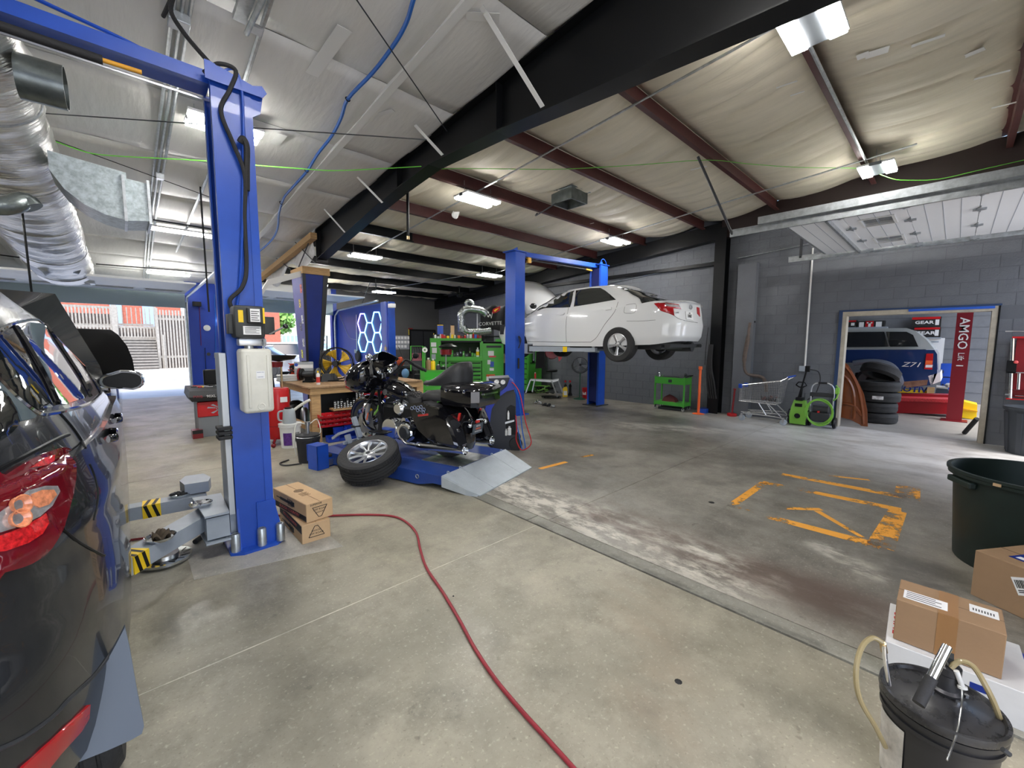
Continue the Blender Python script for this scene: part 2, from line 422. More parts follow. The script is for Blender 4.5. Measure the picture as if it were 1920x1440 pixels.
# ================================================================ WALLS
cmu=mat('painted_block',lin(101,104,110),.52,noise=.05,nscale=2.5,bump=.25,bscale=45)
cmuf=mat('painted_block_dark',lin(84,86,91),.52,noise=.05,nscale=2.5,bump=.25,bscale=45)
mort=mat('painted_mortar',lin(91,94,100),.7)
WX=10.2; BZ=.203; BL=.406
wr=sroot('wall_right')
DY0,DY1,DZ=-.40,1.52,2.205
b=MB()
for (y0,y1,z0,z1) in ((-2.0,DY0-.02,-.1,4.75),(DY1+.02,15.95,-.1,4.6),(DY0-.02,DY1+.02,DZ+.0,4.75)): b.box((WX+.0035,y0,z0),(WX+.19,y1,z1))
b.done('mortar_core',mort,wr,smooth=0)
blocks=[]
for r_ in range(22):
    z0=r_*BZ; z1=z0+BZ-.007
    y=-2.0-(BL/2 if r_%2 else 0)
    while y<15.8:
        a,c=max(y,-2.0),min(y+BL-.007,15.8); y+=BL
        if z1<DZ+.02 and c>DY0 and a<DY1:
            if a<DY0-.06: c=DY0-.02
            elif c>DY1+.06: a=DY1+.02
            else: continue
        elif z0<DZ<z1 and c>DY0 and a<DY1: continue
        if c-a<.05 or z1>ZL((a+c)/2)+.1: continue
        v=Vector((WX,(a+c)/2,(z0+z1)/2))-CAM; zc=v.dot(FWD)
        px=960+FPX*v.dot(RGT)/zc if zc>.5 else 9999
        area=(c-a)*(z1-z0)*abs(v.x)/v.length**3 if zc>.5 and px<1960 else 0
        if v.y<-.9: area=0
        blocks.append((area,a,c,z0,z1))
blocks.sort(reverse=True); cache={}
bs=MB()
for k,(ar,a,c,z0,z1) in enumerate(blocks):
    if k<300:
        key=round(c-a,3)
        if key not in cache:
            q=MB(); L0=key/2
            q.hexa([(.012,-L0,-.098),(.012,L0,-.098),(.012,L0,.098),(.012,-L0,.098)],[(0,-L0+.001,-.097),(0,L0-.001,-.097),(0,L0-.001,.097),(0,-L0+.001,.097)])
            cache[key]=q.done('block',cmu,wr,smooth=0); o=cache[key]
        else:
            o=cache[key].copy(); COL.objects.link(o)
        o.location=(WX,(a+c)/2,(z0+z1)/2)
    else: bs.hexa([(WX+.012,a,z0),(WX+.012,c,z0),(WX+.012,c,z1),(WX+.012,a,z1)],[(WX,a+.003,z0+.003),(WX,c-.003,z0+.003),(WX,c-.003,z1-.003),(WX,a+.003,z1-.003)])
bs.done('blockwork',cmu,wr,smooth=0,kind='stuff')
# doorway frame
fm=mat('door_frame_paint',lin(172,164,148),.6,noise=.12,nscale=9); fb=mat('blue_edge',lin(40,62,98),.5); db=mat('blue_tape',lin(40,90,190),.5)
dr=sroot('door_1')
b=MB(); b.box((WX-.012,DY1-.045,0),(WX+.22,DY1+.02,DZ-.05)); b.box((WX-.012,DY0-.02,0),(WX+.22,DY0+.045,DZ-.05)); b.box((WX-.012,DY0-.02,DZ-.05),(WX+.22,DY1+.02,DZ+.03)); b.done('door_frame',fm,dr,smooth=0)
b=MB(); b.box((WX-.02,DY1+.02,0),(WX+.02,DY1+.075,DZ+.06)); b.box((WX-.02,DY0-.05,DZ+.03),(WX+.02,DY1+.02,DZ+.06)); b.done('blue_surround',fb,dr,smooth=0)
b=MB(); b.box((WX-.023,DY0+.02,DZ-.012),(WX-.01,.62,DZ+.028)); b.done('blue_strip',db,dr,smooth=0)
b=MB(); b.box((WX-.02,DY0-.04,.0),(WX+.02,DY0-.02,DZ+.03)); b.done('dark_edge',M['black'],dr,smooth=0)
# near wall with bay doorways behind and beside the camera
wn=sroot('wall_near')
b=MB()
for x0,x1,z0,z1 in ((9.85,10.2,-.1,4.9),(3.0,6.9,-.1,4.9),(6.9,9.85,3.35,4.9),(-6.5,-2.6,-.1,4.9),(-2.6,2.2,3.3,4.9),(2.2,3.0,-.1,4.9)): b.box((x0,-2.2,z0),(x1,-2.0,z1))
b.done('wall_panel',cmuf,wn,smooth=0)
wl=sroot('wall_left'); b=MB(); b.box((-6.7,-2.2,-.1),(-6.5,16,5)); b.done('wall_panel',cmuf,wl,smooth=0)
# far wall: two bay doors, blue piers, wing wall, dark office wall
wf=sroot('wall_far')
b=MB()
for x0,x1,z0,z1 in ((-6.5,-3.6,-.1,3.6),(1.42,2.3,-.1,3.6)): b.box((x0,15.6,z0),(x1,15.8,z1))
b.box((5.62,15.6,-.1),(5.8,15.8,3.6)); b.done('blue_pier',M['navyb'],wf,smooth=0)
b=MB(); b.box((-3.6,15.62,2.75),(1.42,15.8,3.6)); b.box((2.3,15.62,2.75),(5.62,15.8,3.6)); b.done('header_panel',M['whitep'],wf,smooth=0)
b=MB(); b.box((5.8,15.6,-.1),(10.4,15.8,3.6)); b.done('dark_wall_panel',mat('office_wall',lin(78,78,78),.6),wf,smooth=0)
b=MB(); b.box((8.72,15.56,0),(10.0,15.6,2.18)); b.done('doorway_frame',M['black'],wf,smooth=0)
b=MB(); b.box((8.8,15.54,0),(9.35,15.565,2.1)); b.box((9.4,15.55,0),(9.92,15.58,2.1)); b.done('door_leaf',mat('dark_door',(.02,.022,.025),.4),wf,smooth=0)
ww=sroot('wall_wing')
b=MB(); b.box((5.78,11.55,0),(5.98,15.6,2.8)); b.done('wall_panel',M['navyb'],ww,smooth=0)
b=MB(); b.box((5.775,11.5,0),(5.98,11.55,2.82)); b.done('end_cap',M['blue'],ww,smooth=0)
b=MB(); b.box((5.74,11.62,0),(5.78,11.93,2.82)); b.done('pale_jamb_panel',mat('periwinkle_panel',lin(112,128,205),.5),ww,smooth=0)
b=MB(); b.box((5.0,13.3,-.0),(5.02,13.35,.01)); b.done('floor_bolt',M['steel'],ww)
# left ceiling: faced insulation panels between purlins
YP=[-1.9,-.3,1.25,2.75,4.22,5.7,7.2,8.7,10.2,11.7,13.2,14.7,15.8]
cl=sroot('ceiling')
cwm=mat('white_facing',lin(222,221,217),.42,noise=.04,nscale=1.2,bump=.35,bscale=5,stretch=(3,.6,1))
def panelsheet(x0,x1,y0,y1,f,nu,nv,m_,name='panel'):
    b=MB(); b.sheet(lambda u,v:(x0+(x1-x0)*u,y0+(y1-y0)*v,f(x0+(x1-x0)*u,y0+(y1-y0)*v)),nu,nv,True); return b.done(name,m_,cl,fixn=False,solid=.01,smooth=60)
for y0,y1 in zip(YP,YP[1:]):
    for x0,x1 in ((-6.5,-1.6),(-1.6,2.2),(2.2,2.99)):
        panelsheet(x0,x1,y0+.004,y1-.004,lambda x,y,a=y0,c=y1:ZL(y)+.02-.035*math.sin(PI*(y-a)/(c-a))-.004*math.sin(7*x+3*a),22,8,cwm)
for x in (2.2,-1.6,.75):
    b=MB(); b.hexa([(x-.04,-1.9,ZL(-1.9)-.03),(x+.04,-1.9,ZL(-1.9)-.03),(x+.04,15.6,ZL(15.6)-.03),(x-.04,15.6,ZL(15.6)-.03)],[(x-.03,-1.9,ZL(-1.9)+.05),(x+.03,-1.9,ZL(-1.9)+.05),(x+.03,15.6,ZL(15.6)+.05),(x-.03,15.6,ZL(15.6)+.05)])
    if x!=.75: b.done('joint_batten',M['white'],cl,smooth=0)
# tape patches on the white facing
for (px,py,w_,l_,rz) in ((600,115,.10,.85,0),(725,208,.05,.14,.4),(905,28,.08,.2,.9),(520,262,.09,.32,0)):
    p=ceil(px,py); b=MB(mtx((p.x,p.y,p.z-.012),rz)); b.box((-w_*.6,-l_*.7,-.004),(w_*.6,l_*.7,0)); b.done('tape_patch',M['white'],cl,smooth=0)
# right ceiling: sagging fabric between rust-red purlins
fab=mat('yellowed_facing',lin(218,210,190),.6,noise=.07,nscale=1.5,bump=.3,bscale=7,stretch=(4,.5,1))
random.seed(3)
for i,(y0,y1) in enumerate(zip(YP,YP[1:])):
    cr_=[3.1]; 
    while cr_[-1]<10.0: cr_.append(cr_[-1]+random.uniform(.35,1.0))
    cr_[-1]=10.1
    def ff(x,y,a=y0,c=y1,cr_=cr_):
        v=(y-a)/(c-a); xx=x+.14*math.sin(v*2.6+a)
        for k in range(len(cr_)-1):
            if xx<cr_[k+1] or k==len(cr_)-2:
                t=max(0,min(1,(xx-cr_[k])/(cr_[k+1]-cr_[k]))); L0=cr_[k+1]-cr_[k]; break
        s=math.sin(PI*t)**.3
        return ZL(y)+.22-.105*s*min(1,L0/.7)*math.sin(PI*v)**.7 -.04*math.sin(PI*v)+.006*math.sin(23*x+5*v+a)*math.sin(PI*v)
    panelsheet(3.09,10.1,y0,y1,ff,400,12,fab,'fabric_panel')
for (px,py,w_,l_,rz) in ((1645,98,.09,.06,.2),(1618,104,.05,.05,0),(1740,76,.12,.025,.1),(1815,103,.12,.04,-.2),(1475,158,.1,.012,.1),(1495,175,.07,.012,.1),(1485,340,.14,.012,.1),(1500,328,.08,.03,.2),(1525,322,.09,.012,0),(1310,315,.12,.02,.2),(1860,140,.14,.02,.2),(1890,195,.14,.02,.1),(1105,420,.12,.01,0),(1015,425,.1,.01,0),(1060,437,.12,.01,0)):
    p=ceil(px,py,.1); b=MB(mtx((p.x,p.y,p.z),rz)); b.box((-l_,-w_,-.004),(l_,w_,.0)); b.done('tape_patch',M['white'],cl,smooth=0)
# the shining taped seam crossing the fabric
b=MB(); 
for k in range(46):
    y=4.55+.02*math.sin(k); x=3.4+k*.14+random.uniform(-.03,.03); yy=5.02+.03*math.sin(k*2.1)+random.uniform(-.02,.02)
    b.box((x,yy,ZL(yy)+.13),(x+random.uniform(.05,.16),yy+random.uniform(.01,.03),ZL(yy)+.133))
b.done('tape_seam',M['white'],cl,smooth=0,kind='stuff')
# purlins
blk=M['black']
for i,y in enumerate(YP[1:-1]):
    z=ZL(y); r_=sroot('trim_%d'%(i+1),(0,y,z))
    prof=[(-.035,.0),(-.035,.018),(-.041,.018),(-.041,-.006),(.0,-.006),(.003,-.006),(.003,.2),(.06,.2),(.06,.206),(-.003,.206),(-.003,.0)]
    def pur(x0,x1,m_):
        b=MB(); b.prism([(a*1.6,c) for a,c in prof],x0,x1,0); b.done('purlin',m_,r_,smooth=0)
    if y>9.5: pur(3.1,10.05,blk)
    elif y>8.0: pur(3.1,5.0,blk); pur(5.0,10.05,M['brown'])
    else: pur(3.1,10.05,M['brown'])
# main black rafter and its tapered column
bt=sroot('beam')
LOW=[(-2.0,3.45),(.8,3.62),(2.4,3.735),(3.45,3.82),(4.76,3.875),(5.6,3.80),(6.4,3.70),(7.35,3.56),(9.0,3.30)]
TOP=[(9.0,ZL(9.0)-.0),(-2.0,ZL(-2.0))]
b=MB(); b.prism(LOW+TOP,3.07,3.085,0); b.done('web',blk,bt,smooth=0)
b=MB()
for (a,c),(d,e) in zip(LOW,LOW[1:]): b.hexa([(2.98,a,c-.012),(3.18,a,c-.012),(3.18,d,e-.012),(2.98,d,e-.012)],[(2.98,a,c),(3.18,a,c),(3.18,d,e),(2.98,d,e)])
b.done('bottom_flange',blk,bt,smooth=0)
b=MB(); b.hexa([(2.98,-2,ZL(-2)-.012),(3.18,-2,ZL(-2)-.012),(3.18,9,ZL(9)-.012),(2.98,9,ZL(9)-.012)],[(2.98,-2,ZL(-2)),(3.18,-2,ZL(-2)),(3.18,9,ZL(9)),(2.98,9,ZL(9))]); b.done('top_flange',blk,bt,smooth=0)
b=MB()
for y in (9.0,5.6,3.45): b.box((2.985,y-.006,interp(LOW)(y)),(3.175,y+.006,ZL(y)))
b.box((2.98,9.0,3.24),(3.2,9.02,ZL(9)+.02)); b.done('stiffener',blk,bt,smooth=0)
for (a,c) in (((3.0,2.80,3.80),(2.33,2.88,4.37)),((3.0,4.46,3.89),(2.72,4.62,4.2)),((3.0,6.08,3.71),(2.72,6.3,4.07)),((3.0,7.55,3.55),(2.75,7.8,3.95))):
    b=MB(); a=Vector(a);c=Vector(c); d=(c-a).normalized(); s=Vector((0,1,0)); k=d.cross(s).normalized()
    b.hexa([a-s*.025,a+s*.025,a+s*.025+k*.006,a-s*.025+k*.006],[c-s*.025,c+s*.025,c+s*.025+k*.006,c-s*.025+k*.006]); b.done('flange_brace',M['white'],bt,smooth=0)
col=sroot('column_1')
# boxed-in tapering column: wide at the top, dressed in blue boards with dark corner trims
def ring(z,x0,x1,y0,y1): return [(x0,y0,z),(x1,y0,z),(x1,y1,z),(x0,y1,z)]
b=MB(); b.loft([ring(0,3.0,3.22,9.95,10.25),ring(3.05,2.86,3.36,9.5,10.25)]); b.done('boxing',M['navy'],col,smooth=0)
b=MB(); b.loft([ring(0,2.985,3.0,9.95,10.25),ring(3.05,2.845,2.86,9.5,10.25)]); b.done('sticker_board',mat('lavender_board',lin(98,98,160),.5,noise=.08),col,smooth=0)
for x0,x1,X0,X1 in ((2.99,3.03,2.85,2.91),(3.17,3.23,3.27,3.37)):
    b=MB(); b.loft([ring(0,x0,x1,9.94,9.96),ring(3.05,X0,X1,9.49,9.51)]); b.done('corner_trim',M['dark'],col,smooth=0)
b=MB(); b.box((2.84,9.46,3.05),(3.4,10.3,3.2)); b.done('timber_cap',M['wood'],col,smooth=0)
for k,(z,c) in enumerate(((2.75,(.5,.1,.08)),(2.45,(.6,.45,.12)),(2.1,(.6,.6,.65)),(1.95,(.15,.15,.2)),(1.6,(.6,.6,.62)),(1.35,(.8,.65,.1)),(1.1,(.6,.3,.35)))):
    yy=9.95-.45*z/3.05+.12+.12*(k%2); xx=2.985-.14*z/3.05
    b=MB(mtx((xx-.004,yy,z),0,0,-.046)); b.box((-.002,-.055,-.09),(.002,.055,.09)); b.done('sticker',mat('sticker_%d'%k,c,.5,noise=.6,nscale=25,thr=(.45,.55)),col,smooth=0)
# wall column, pilaster, edge rafter
c2=sroot('column_2')
b=MB(); b.box((9.93,3.66,0),(9.945,3.9,4.2)); b.box((10.17,3.66,0),(10.185,3.9,4.2)); b.box((9.945,3.775,0),(10.17,3.785,4.2)); b.done('steel_section',blk,c2,smooth=0)
b=MB(); 
for k in range(4): b.tube(cr([(9.9,3.83+.02*k,1.6),(9.87,3.82+.03*k,1.1),(9.9,3.75+.05*k,.7),(9.93,3.7+.05*k,.35)],5),.022,7)
b.done('cable_bundle',M['blackm'],c2)
pil=sroot('trim_20'); b=MB(); b.box((10.04,3.05,0),(10.2,3.42,3.36)); b.done('pilaster',cmu,pil,smooth=0)
er=sroot('trim_21'); b=MB()
for a,c in ((-2.0,3.8),): b.hexa([(10.0,a,ZL(a)-.3),(10.2,a,ZL(a)-.3),(10.2,c,ZL(c)-.3),(10.0,c,ZL(c)-.3)],[(10.0,a,ZL(a)+.18),(10.2,a,ZL(a)+.18),(10.2,c,ZL(c)+.18),(10.0,c,ZL(c)+.18)])
b.done('edge_rafter',mat('dark_rust',(.02,.011,.01),.5),er,smooth=0)
b=MB(); b.hexa([(9.98,3.8,ZL(3.8)-.3),(10.2,3.8,ZL(3.8)-.3),(10.2,15.8,ZL(15.8)-.3),(9.98,15.8,ZL(15.8)-.3)],[(9.98,3.8,ZL(3.8)+.05),(10.2,3.8,ZL(3.8)+.05),(10.2,15.8,ZL(15.8)+.05),(9.98,15.8,ZL(15.8)+.05)]); b.done('edge_rafter',M['black'],er,smooth=0)
b=MB(); b.box((10.10,3.9,3.42),(10.2,15.6,3.50)); b.done('eave_strut',M['black'],er,smooth=0)
b=MB(); b.hexa([(-6.7,-2.2,ZL(-2.2)+.35),(10.4,-2.2,ZL(-2.2)+.35),(10.4,16,ZL(16)+.35),(-6.7,16,ZL(16)+.35)],[(-6.7,-2.2,ZL(-2.2)+.4),(10.4,-2.2,ZL(-2.2)+.4),(10.4,16,ZL(16)+.4),(-6.7,16,ZL(16)+.4)]); b.done('roof_deck',M['galv'],cl,smooth=0)
# ================================================================ LIGHT FIXTURES
def fixture(name,p,label,rz=0,L0=1.15,gap=.11,pw=.16,group='ceiling light panels'):
    # two glowing strips either side of a metal spine, hung on short wires
    t=thing(name,label,'ceiling light',p,rz,group)
    b=MB(); b.box((-L0/2,-gap/2-.01,-.03),(L0/2,gap/2+.01,.02),.004); b.done('spine',M['greyd'],t,smooth=0)
    for s in (-1,1):
        b=MB(); y=s*(gap/2+pw/2); b.box((-L0/2,y-pw/2,-.045),(L0/2,y+pw/2,-.016),.008); b.done('lamp_panel',M['lamp'],t,smooth=0)
        b=MB(); b.box((-L0/2-.008,y-pw/2-.008,-.016),(L0/2+.008,y+pw/2+.008,.012)); b.done('lamp_back',M['whitep'],t,smooth=0)
    b=MB(); 
    for s in (-1,1): b.cyl((s*L0*.4,0,.02),(s*L0*.4,0,.22),.004,n=5)
    b.done('hanger',M['steel'],t)
    return t
FX=[((4.55,1.06),'twin-panel light nearest the viewer beside the rust purlin',0,.52),((8.82,1.05),'twin-panel light just above the raised white bay door',0,.52),
 ((4.5,5.66),'twin-strip light between black beam and lift crossbeam, with flap of torn facing beside it',0,.70),((8.6,5.64),'twin-strip light over the raised white sedan by the block wall',0,.70),
 ((4.39,9.87),'strip light on black purlins beside the blue tapered column',0,.70),((8.29,9.87),'strip light seen between ceiling fan and blue lift post',0,.70),
 ((6.77,13.78),'strip light above the hexagon wall lights',0,.70),((.99,5.77),'twin-strip light partly hidden behind the near blue post',0,.68),
 ((.96,10.07),'slim strip light hanging over the parked cars, nearer the galvanised elbow duct',0,.95),((.98,14.0),'slim strip light next to the open left bay door',0,.85),((4.53,13.7),'strip light right beside the blue column, above the second bay door',0,.5)]
FX+=[((.98,1.3),'strip light out of frame above the camera in the left bay',0,1.15),((-2.6,1.3),'added fill strip light out of frame over the dark SUV',0,1.15),((-2.6,5.8),'added fill strip light out of frame beyond the foil duct',0,1.15),((-2.6,10.0),'added fill strip light out of frame by the left bay door',0,1.15)]  # left-row strips are unseen fixtures added as fill light
for (xy,lab,rz,L0) in FX:
    z=ZL(xy[1])-.12
    fixture('ceiling_light',(xy[0],xy[1],z),lab,rz,L0,*( (.16,.13) if L0==.52 else (.10,.13) if L0<.75 else (.0,.10)))
# ================================================================ CAR BODIES
def ulist(n,m=44,k=9):
    us=[-.93+1.86*i/m for i in range(m+1)]
    for a in [PI/2*j/k*.42 for j in range(k+1)]:
        u=math.cos(a)**(2/n); us+=[u,-u]
    us=sorted(set(round(u,5) for u in us)); out=[us[0]]
    for u in us[1:]:
        if u-out[-1]>.004: out.append(u)
    return out
def shell(name,m,parent,zb,zs,yr,yf,hw,n=5,nt=14,crown=.04,tp=None,bottom=True,smooth=45):
    us=ulist(n); b=MB(); rows=[]
    def pt(t,u,s):
        y=yr(.8)+(yf(.8)-yr(.8))*(u+1)/2
        for _ in range(3):
            z=zb(y)+t*(zs(y)-zb(y)); a,c=yr(z),yf(z); y=(a+c)/2+(c-a)/2*u
        x=hw(y,z)*max(0,1-abs(u)**n)**(1/n)
        return (s*x,y,z)
    ts=tp or [i/nt for i in range(nt+1)]
    loops=[]
    for t in ts:
        L=[b.v(pt(t,u,1)) for u in us]; Rr=[b.v(pt(t,u,-1)) for u in us[1:-1]][::-1]
        loops.append(L+Rr)
    for A,B in zip(loops,loops[1:]):
        k=len(A)
        for i in range(k): b.f([A[i],A[(i+1)%k],B[(i+1)%k],B[i]])
    def cap(loop,cr_):
        nu=len(us); L=loop[:nu]; Rr=[loop[0]]+loop[nu:][::-1]+[loop[nu-1]]
        prev=None
        for i in range(nu):
            l,r=L[i],Rr[i]
            if l is r: row=[l]*9
            else:
                row=[l]
                for k in range(1,8):
                    q=k/8; p=l.co*(1-q)+r.co*q; xx=2*q-1
                    row.append(b.bm.verts.new(p+Vector((0,0,cr_*(1-xx*xx)*min(1,(l.co-r.co).length)))))
                row.append(r)
            if prev:
                for k in range(8):
                    vs=[prev[k],prev[k+1],row[k+1],row[k]]; u_=[]
                    for v_ in vs:
                        if v_ not in u_: u_.append(v_)
                    if len(u_)>2: b.f(u_)
            prev=row
    cap(loops[-1],crown); cap(loops[0],0)
    return b.done(name,m,parent,smooth=smooth)
def wheel(parent,c,r=.34,w_=.22,rim='silver',side=-1,spokes=5,name='wheel',tilt=0):
    # wheel: an Empty would be a fourth level, so the tyre is the part and rim, spokes are its sub-parts
    ax=Vector((side,0,0)); rr=r*.66
    prof=[(rr*.97,-w_*.46),(rr*1.04,-w_*.5),(r*.93,-w_*.5),(r*.985,-w_*.43),(r,-w_*.38)]
    for k in (-.25,-.08,.08,.25): prof+=[(r,w_*(k-.025)),(r-.008,w_*(k-.018)),(r-.008,w_*(k+.018)),(r,w_*(k+.025))]
    prof+=[(r,w_*.38),(r*.985,w_*.43),(r*.93,w_*.5),(rr*1.04,w_*.5),(rr*.97,w_*.46),(rr*.9,0),(rr*.97,-w_*.46)]
    b=MB(); b.lathe(prof,c,ax,40); ty=b.done('tyre',M['tire'],parent,smooth=30)
    rm=mat('alloy_'+rim,(.62,.63,.65) if rim=='silver' else (.2,.2,.21),.3,metal=.9)
    b=MB(); b.lathe([(rr*.98,w_*.46),(rr*.94,w_*.47),(rr*.90,w_*.36),(rr*.88,-w_*.3),(rr*.97,-w_*.4)],c,ax,40); b.done('rim',rm,ty,smooth=50)
    C=Vector(c); u=ax.orthogonal().normalized(); v=ax.cross(u)
    for k in range(spokes):
        a=2*PI*k/spokes+tilt; d=u*math.cos(a)+v*math.sin(a); p=ax.cross(d)
        b=MB()
        def q(rad,half,h): return [C+d*rad-p*half+ax*(h-.012),C+d*rad+p*half+ax*(h-.012),C+d*rad+p*half*.55+ax*h,C+d*rad-p*half*.55+ax*h]
        b.loft([q(rr*.12,rr*.13,w_*.36),q(rr*.5,rr*.12,w_*.40),q(rr*.93,rr*.19,w_*.42)]); b.done('spoke',rm,ty,smooth=30)
    b=MB(); b.lathe([(0,w_*.40),(rr*.13,w_*.40),(rr*.19,w_*.37),(rr*.22,w_*.3)],c,ax,20); b.done('hub_cap',rm,ty)
    b=MB(); b.lathe([(0,w_*.05),(rr*.72,w_*.05),(rr*.72,-w_*.05),(0,-w_*.05)],c,ax,28); b.done('brake_disc',M['darkg'],ty)
    for k in range(5):
        a=2*PI*(k+.5)/5+tilt; d=u*math.cos(a)+v*math.sin(a); b=MB(); b.cyl(C+d*rr*.24+ax*w_*.36,C+d*rr*.24+ax*w_*.4,.011,n=6); b.done('lug_nut',M['dark'],ty)
    return ty
def archcut(c,r,x0,x1):
    b=MB(); b.cyl((x0,c[1],c[2]),(x1,c[1],c[2]),r,n=48); return b.done('cutter',M['blackm'],None,smooth=30)
# ---------------------------------------------------------------- dark grey SUV
SX,SY,SZ=-.955,2.15,.17
suv=thing('suv','dark grey SUV with raised bonnet, cut by the picture edge beside the near lift','car',(SX,SY,SZ))
gun=mat('gunmetal_car_paint',(.018,.020,.023),.22,metal=.25,coat=.55,rn=.03,nscale=2)
def s_hw(y,z):
    t=(z-.62)/.55; w_=.925*(1-.055*max(0,t)**2-.03*max(0,-t)**2)
    w_+= .012*math.exp(-((z-.93)/.05)**2)
    return w_*(1-.035*max(0,(y-1.6)/2)**2)
body=shell('body',gun,suv,interp([(-1,.34),(-.5,.26),(3.2,.26),(3.5,.3)]),interp([(-.9,1.06),(-.2,1.10),(1,1.07),(2.2,1.02),(2.6,.98),(3.5,.80)]),
  interp([(.2,-.80),(.45,-.90),(.62,-.90),(.75,-.86),(1.1,-.80)]),interp([(.3,3.45),(.8,3.40),(1.0,3.2)]),s_hw,n=5.2,nt=30,crown=.03)
body['label']='gunmetal painted body shell'
gh=shell('greenhouse',gun,suv,lambda y:1.02,lambda y:1.60+.05*(1-((y-.5)/1.6)**2) if abs(y-.5)<1.6 else 1.60,
  interp([(1.0,-.78),(1.2,-.74),(1.5,-.58),(1.62,-.50)]),interp([(1.0,2.45),(1.25,2.0),(1.5,1.5),(1.6,1.25)]),
  lambda y,z:.885-.25*max(0,(z-1.02)/.6)**1.25-.35*max(0,z-1.52),n=4.5,nt=12,crown=.05,tp=[i/24*.94 for i in range(25)]+[.96,.98,.99,1])
boolean(body,[archcut((0,y,.35-SZ*.5),.365,x0,x1) for y in (0,2.69) for x0,x1 in ((.62,1.1),(-1.1,-.62))])
for x,y in ((.81,0),(-.81,0),(.81,2.69),(-.81,2.69)): wheel(suv,(x*.93,y,.345-SZ),.345,.225,'dark',side=1 if x>0 else -1)
SB=bvh_of([body,gh])
gl=mat('suv_glass',(.010,.012,.014),.02,coat=1,spec=.8)

def sp(name,pts,m,off=.004,label=None,curve=False,step=9): return patch(name,pts,SB,m,suv,off,step,curve,label)
sp('window',[(-14,640),(0,626),(20,616),(34,640),(60,690),(82,730),(98,758),(96,764),(70,769),(40,750),(0,712),(-14,700)],gl)
sp('window',[(31,612),(54,605),(80,608),(96,640),(120,675),(162,740),(158,747),(122,759),(110,758),(84,722),(56,665)],gl)
sp('window',[(92,612),(112,628),(150,684),(172,728),(168,738),(148,706),(118,652)],gl)
sp('window',[(-14,708),(0,720),(28,748),(66,780),(62,785),(38,790),(28,765),(8,736),(-14,726)],mat('painted_sky_glass',(.10,.13,.15),.03,coat=1))  # sky reflection put into the pane colour
sp('rear_window',[(-14,735),(0,735),(16,748),(29,775),(30,800),(16,815),(0,826),(-14,832)],gl,.005)
ch=M['chrome']
seam('chrome_strip',[(-12,702),(0,714),(30,745),(70,774),(95,775),(130,768),(165,757),(188,738)],SB,ch,suv,.007,8)
seam('pillar_trim',[(26,614),(50,655),(78,705),(103,757)],SB,M['blackg'],suv,.012,8,.002)
seam('pillar_trim',[(85,610),(112,650),(145,700),(167,742)],SB,M['blackg'],suv,.010,8,.002)
seam('window_trim',[(-14,632),(0,620),(30,605),(70,600),(96,610),(130,645),(165,700),(186,736)],SB,M['blackg'],suv,.006,8,.001)
seam('door_gap',[(112,775),(132,797),(150,822),(160,840)],SB,M['black'],suv,.004,8)
seam('door_gap',[(168,870),(178,895),(184,930),(176,975)],SB,M['black'],suv,.003,8)
seam('tailgate_gap',[(-12,886),(0,879),(60,848),(110,822),(128,815)],SB,M['black'],suv,.006,8)
seam('bumper_gap',[(118,993),(150,1018),(190,1040),(196,1041)],SB,M['black'],suv,.004,8)
seam('bumper_crease',[(234,1186),(205,1228),(175,1268),(130,1310),(97,1345),(40,1385),(-14,1410)],SB,M['dark'],suv,.006,10)
lr=mat('tail_lens_red',(.13,.004,.010),.08,coat=1,noise=.15,nscale=20); lb=mat('tail_lens_bright',(.55,.012,.015),.15,coat=1,noise=.5,nscale=90)
lc=mat('tail_lens_clear',(.55,.53,.53),.12,metal=.6,noise=.2,nscale=60); la=mat('tail_lens_amber',(.7,.25,.12),.2,coat=1,noise=.3,nscale=60)
tl=sp('tail_light',[(-14,900),(0,893),(45,866),(95,845),(120,843),(131,860),(133,895),(124,945),(110,990),(88,1028),(50,1058),(0,1074),(-14,1080)],lr,.012,curve=True)
def sub(name,pts,m,off): 
    o=sp(name,pts,m,off); o.parent=tl; o.matrix_parent_inverse=Matrix(); return o
tl.parent=suv
sub('reflector_bowl',[(-14,965),(8,948),(40,922),(70,914),(94,914),(99,924),(84,952),(62,972),(20,992),(-14,1002)],lc,.016)
sub('turn_lens',[(42,930),(62,922),(84,922),(90,932),(76,950),(58,956),(44,948)],la,.019)
sub('brake_lens',[(-14,1008),(20,996),(62,974),(72,966),(78,985),(66,1005),(40,1022),(0,1036),(-14,1038)],lb,.017)
sub('upper_lens',[(46,880),(70,862),(90,856),(88,868),(74,876)],lb,.016)
for (x,y) in ((22,949),(20,976)):
    h=hit(SB,x,y); 
    if h[0] is not None:
        b=MB(); b.lathe([(.0,.0),(.012,.002),(.020,.012),(.023,.012),(.020,.0)],h[0]+h[1]*.014,h[1],16); o=b.done('bulb_cup',la,suv,world=True); o.parent=tl
sp('bumper_reflector',[(10,1475),(40,1436),(80,1400),(125,1358),(163,1322),(161,1348),(147,1372),(110,1412),(84,1444),(60,1478)],mat('red_reflector',(.42,.01,.015),.25,coat=.6),.008)
b=MB(); g_=[(234,1176),(243,1215),(256,1290),(270,1362),(266,1376),(245,1388),(200,1408),(130,1436),(90,1450),(120,1390),(160,1320),(195,1250),(222,1200)]
mgp=[at(x,y,1,1.62+.0004*(1400-y)) for x,y in g_]
b.hexa([tuple(p) for p in mgp],[(p.x,p.y+.02,p.z) for p in mgp]); b.done('mud_flap',mat('slate_plastic',lin(92,100,112),.45),suv,world=True,smooth=30,label='slate grey plastic mud flap')
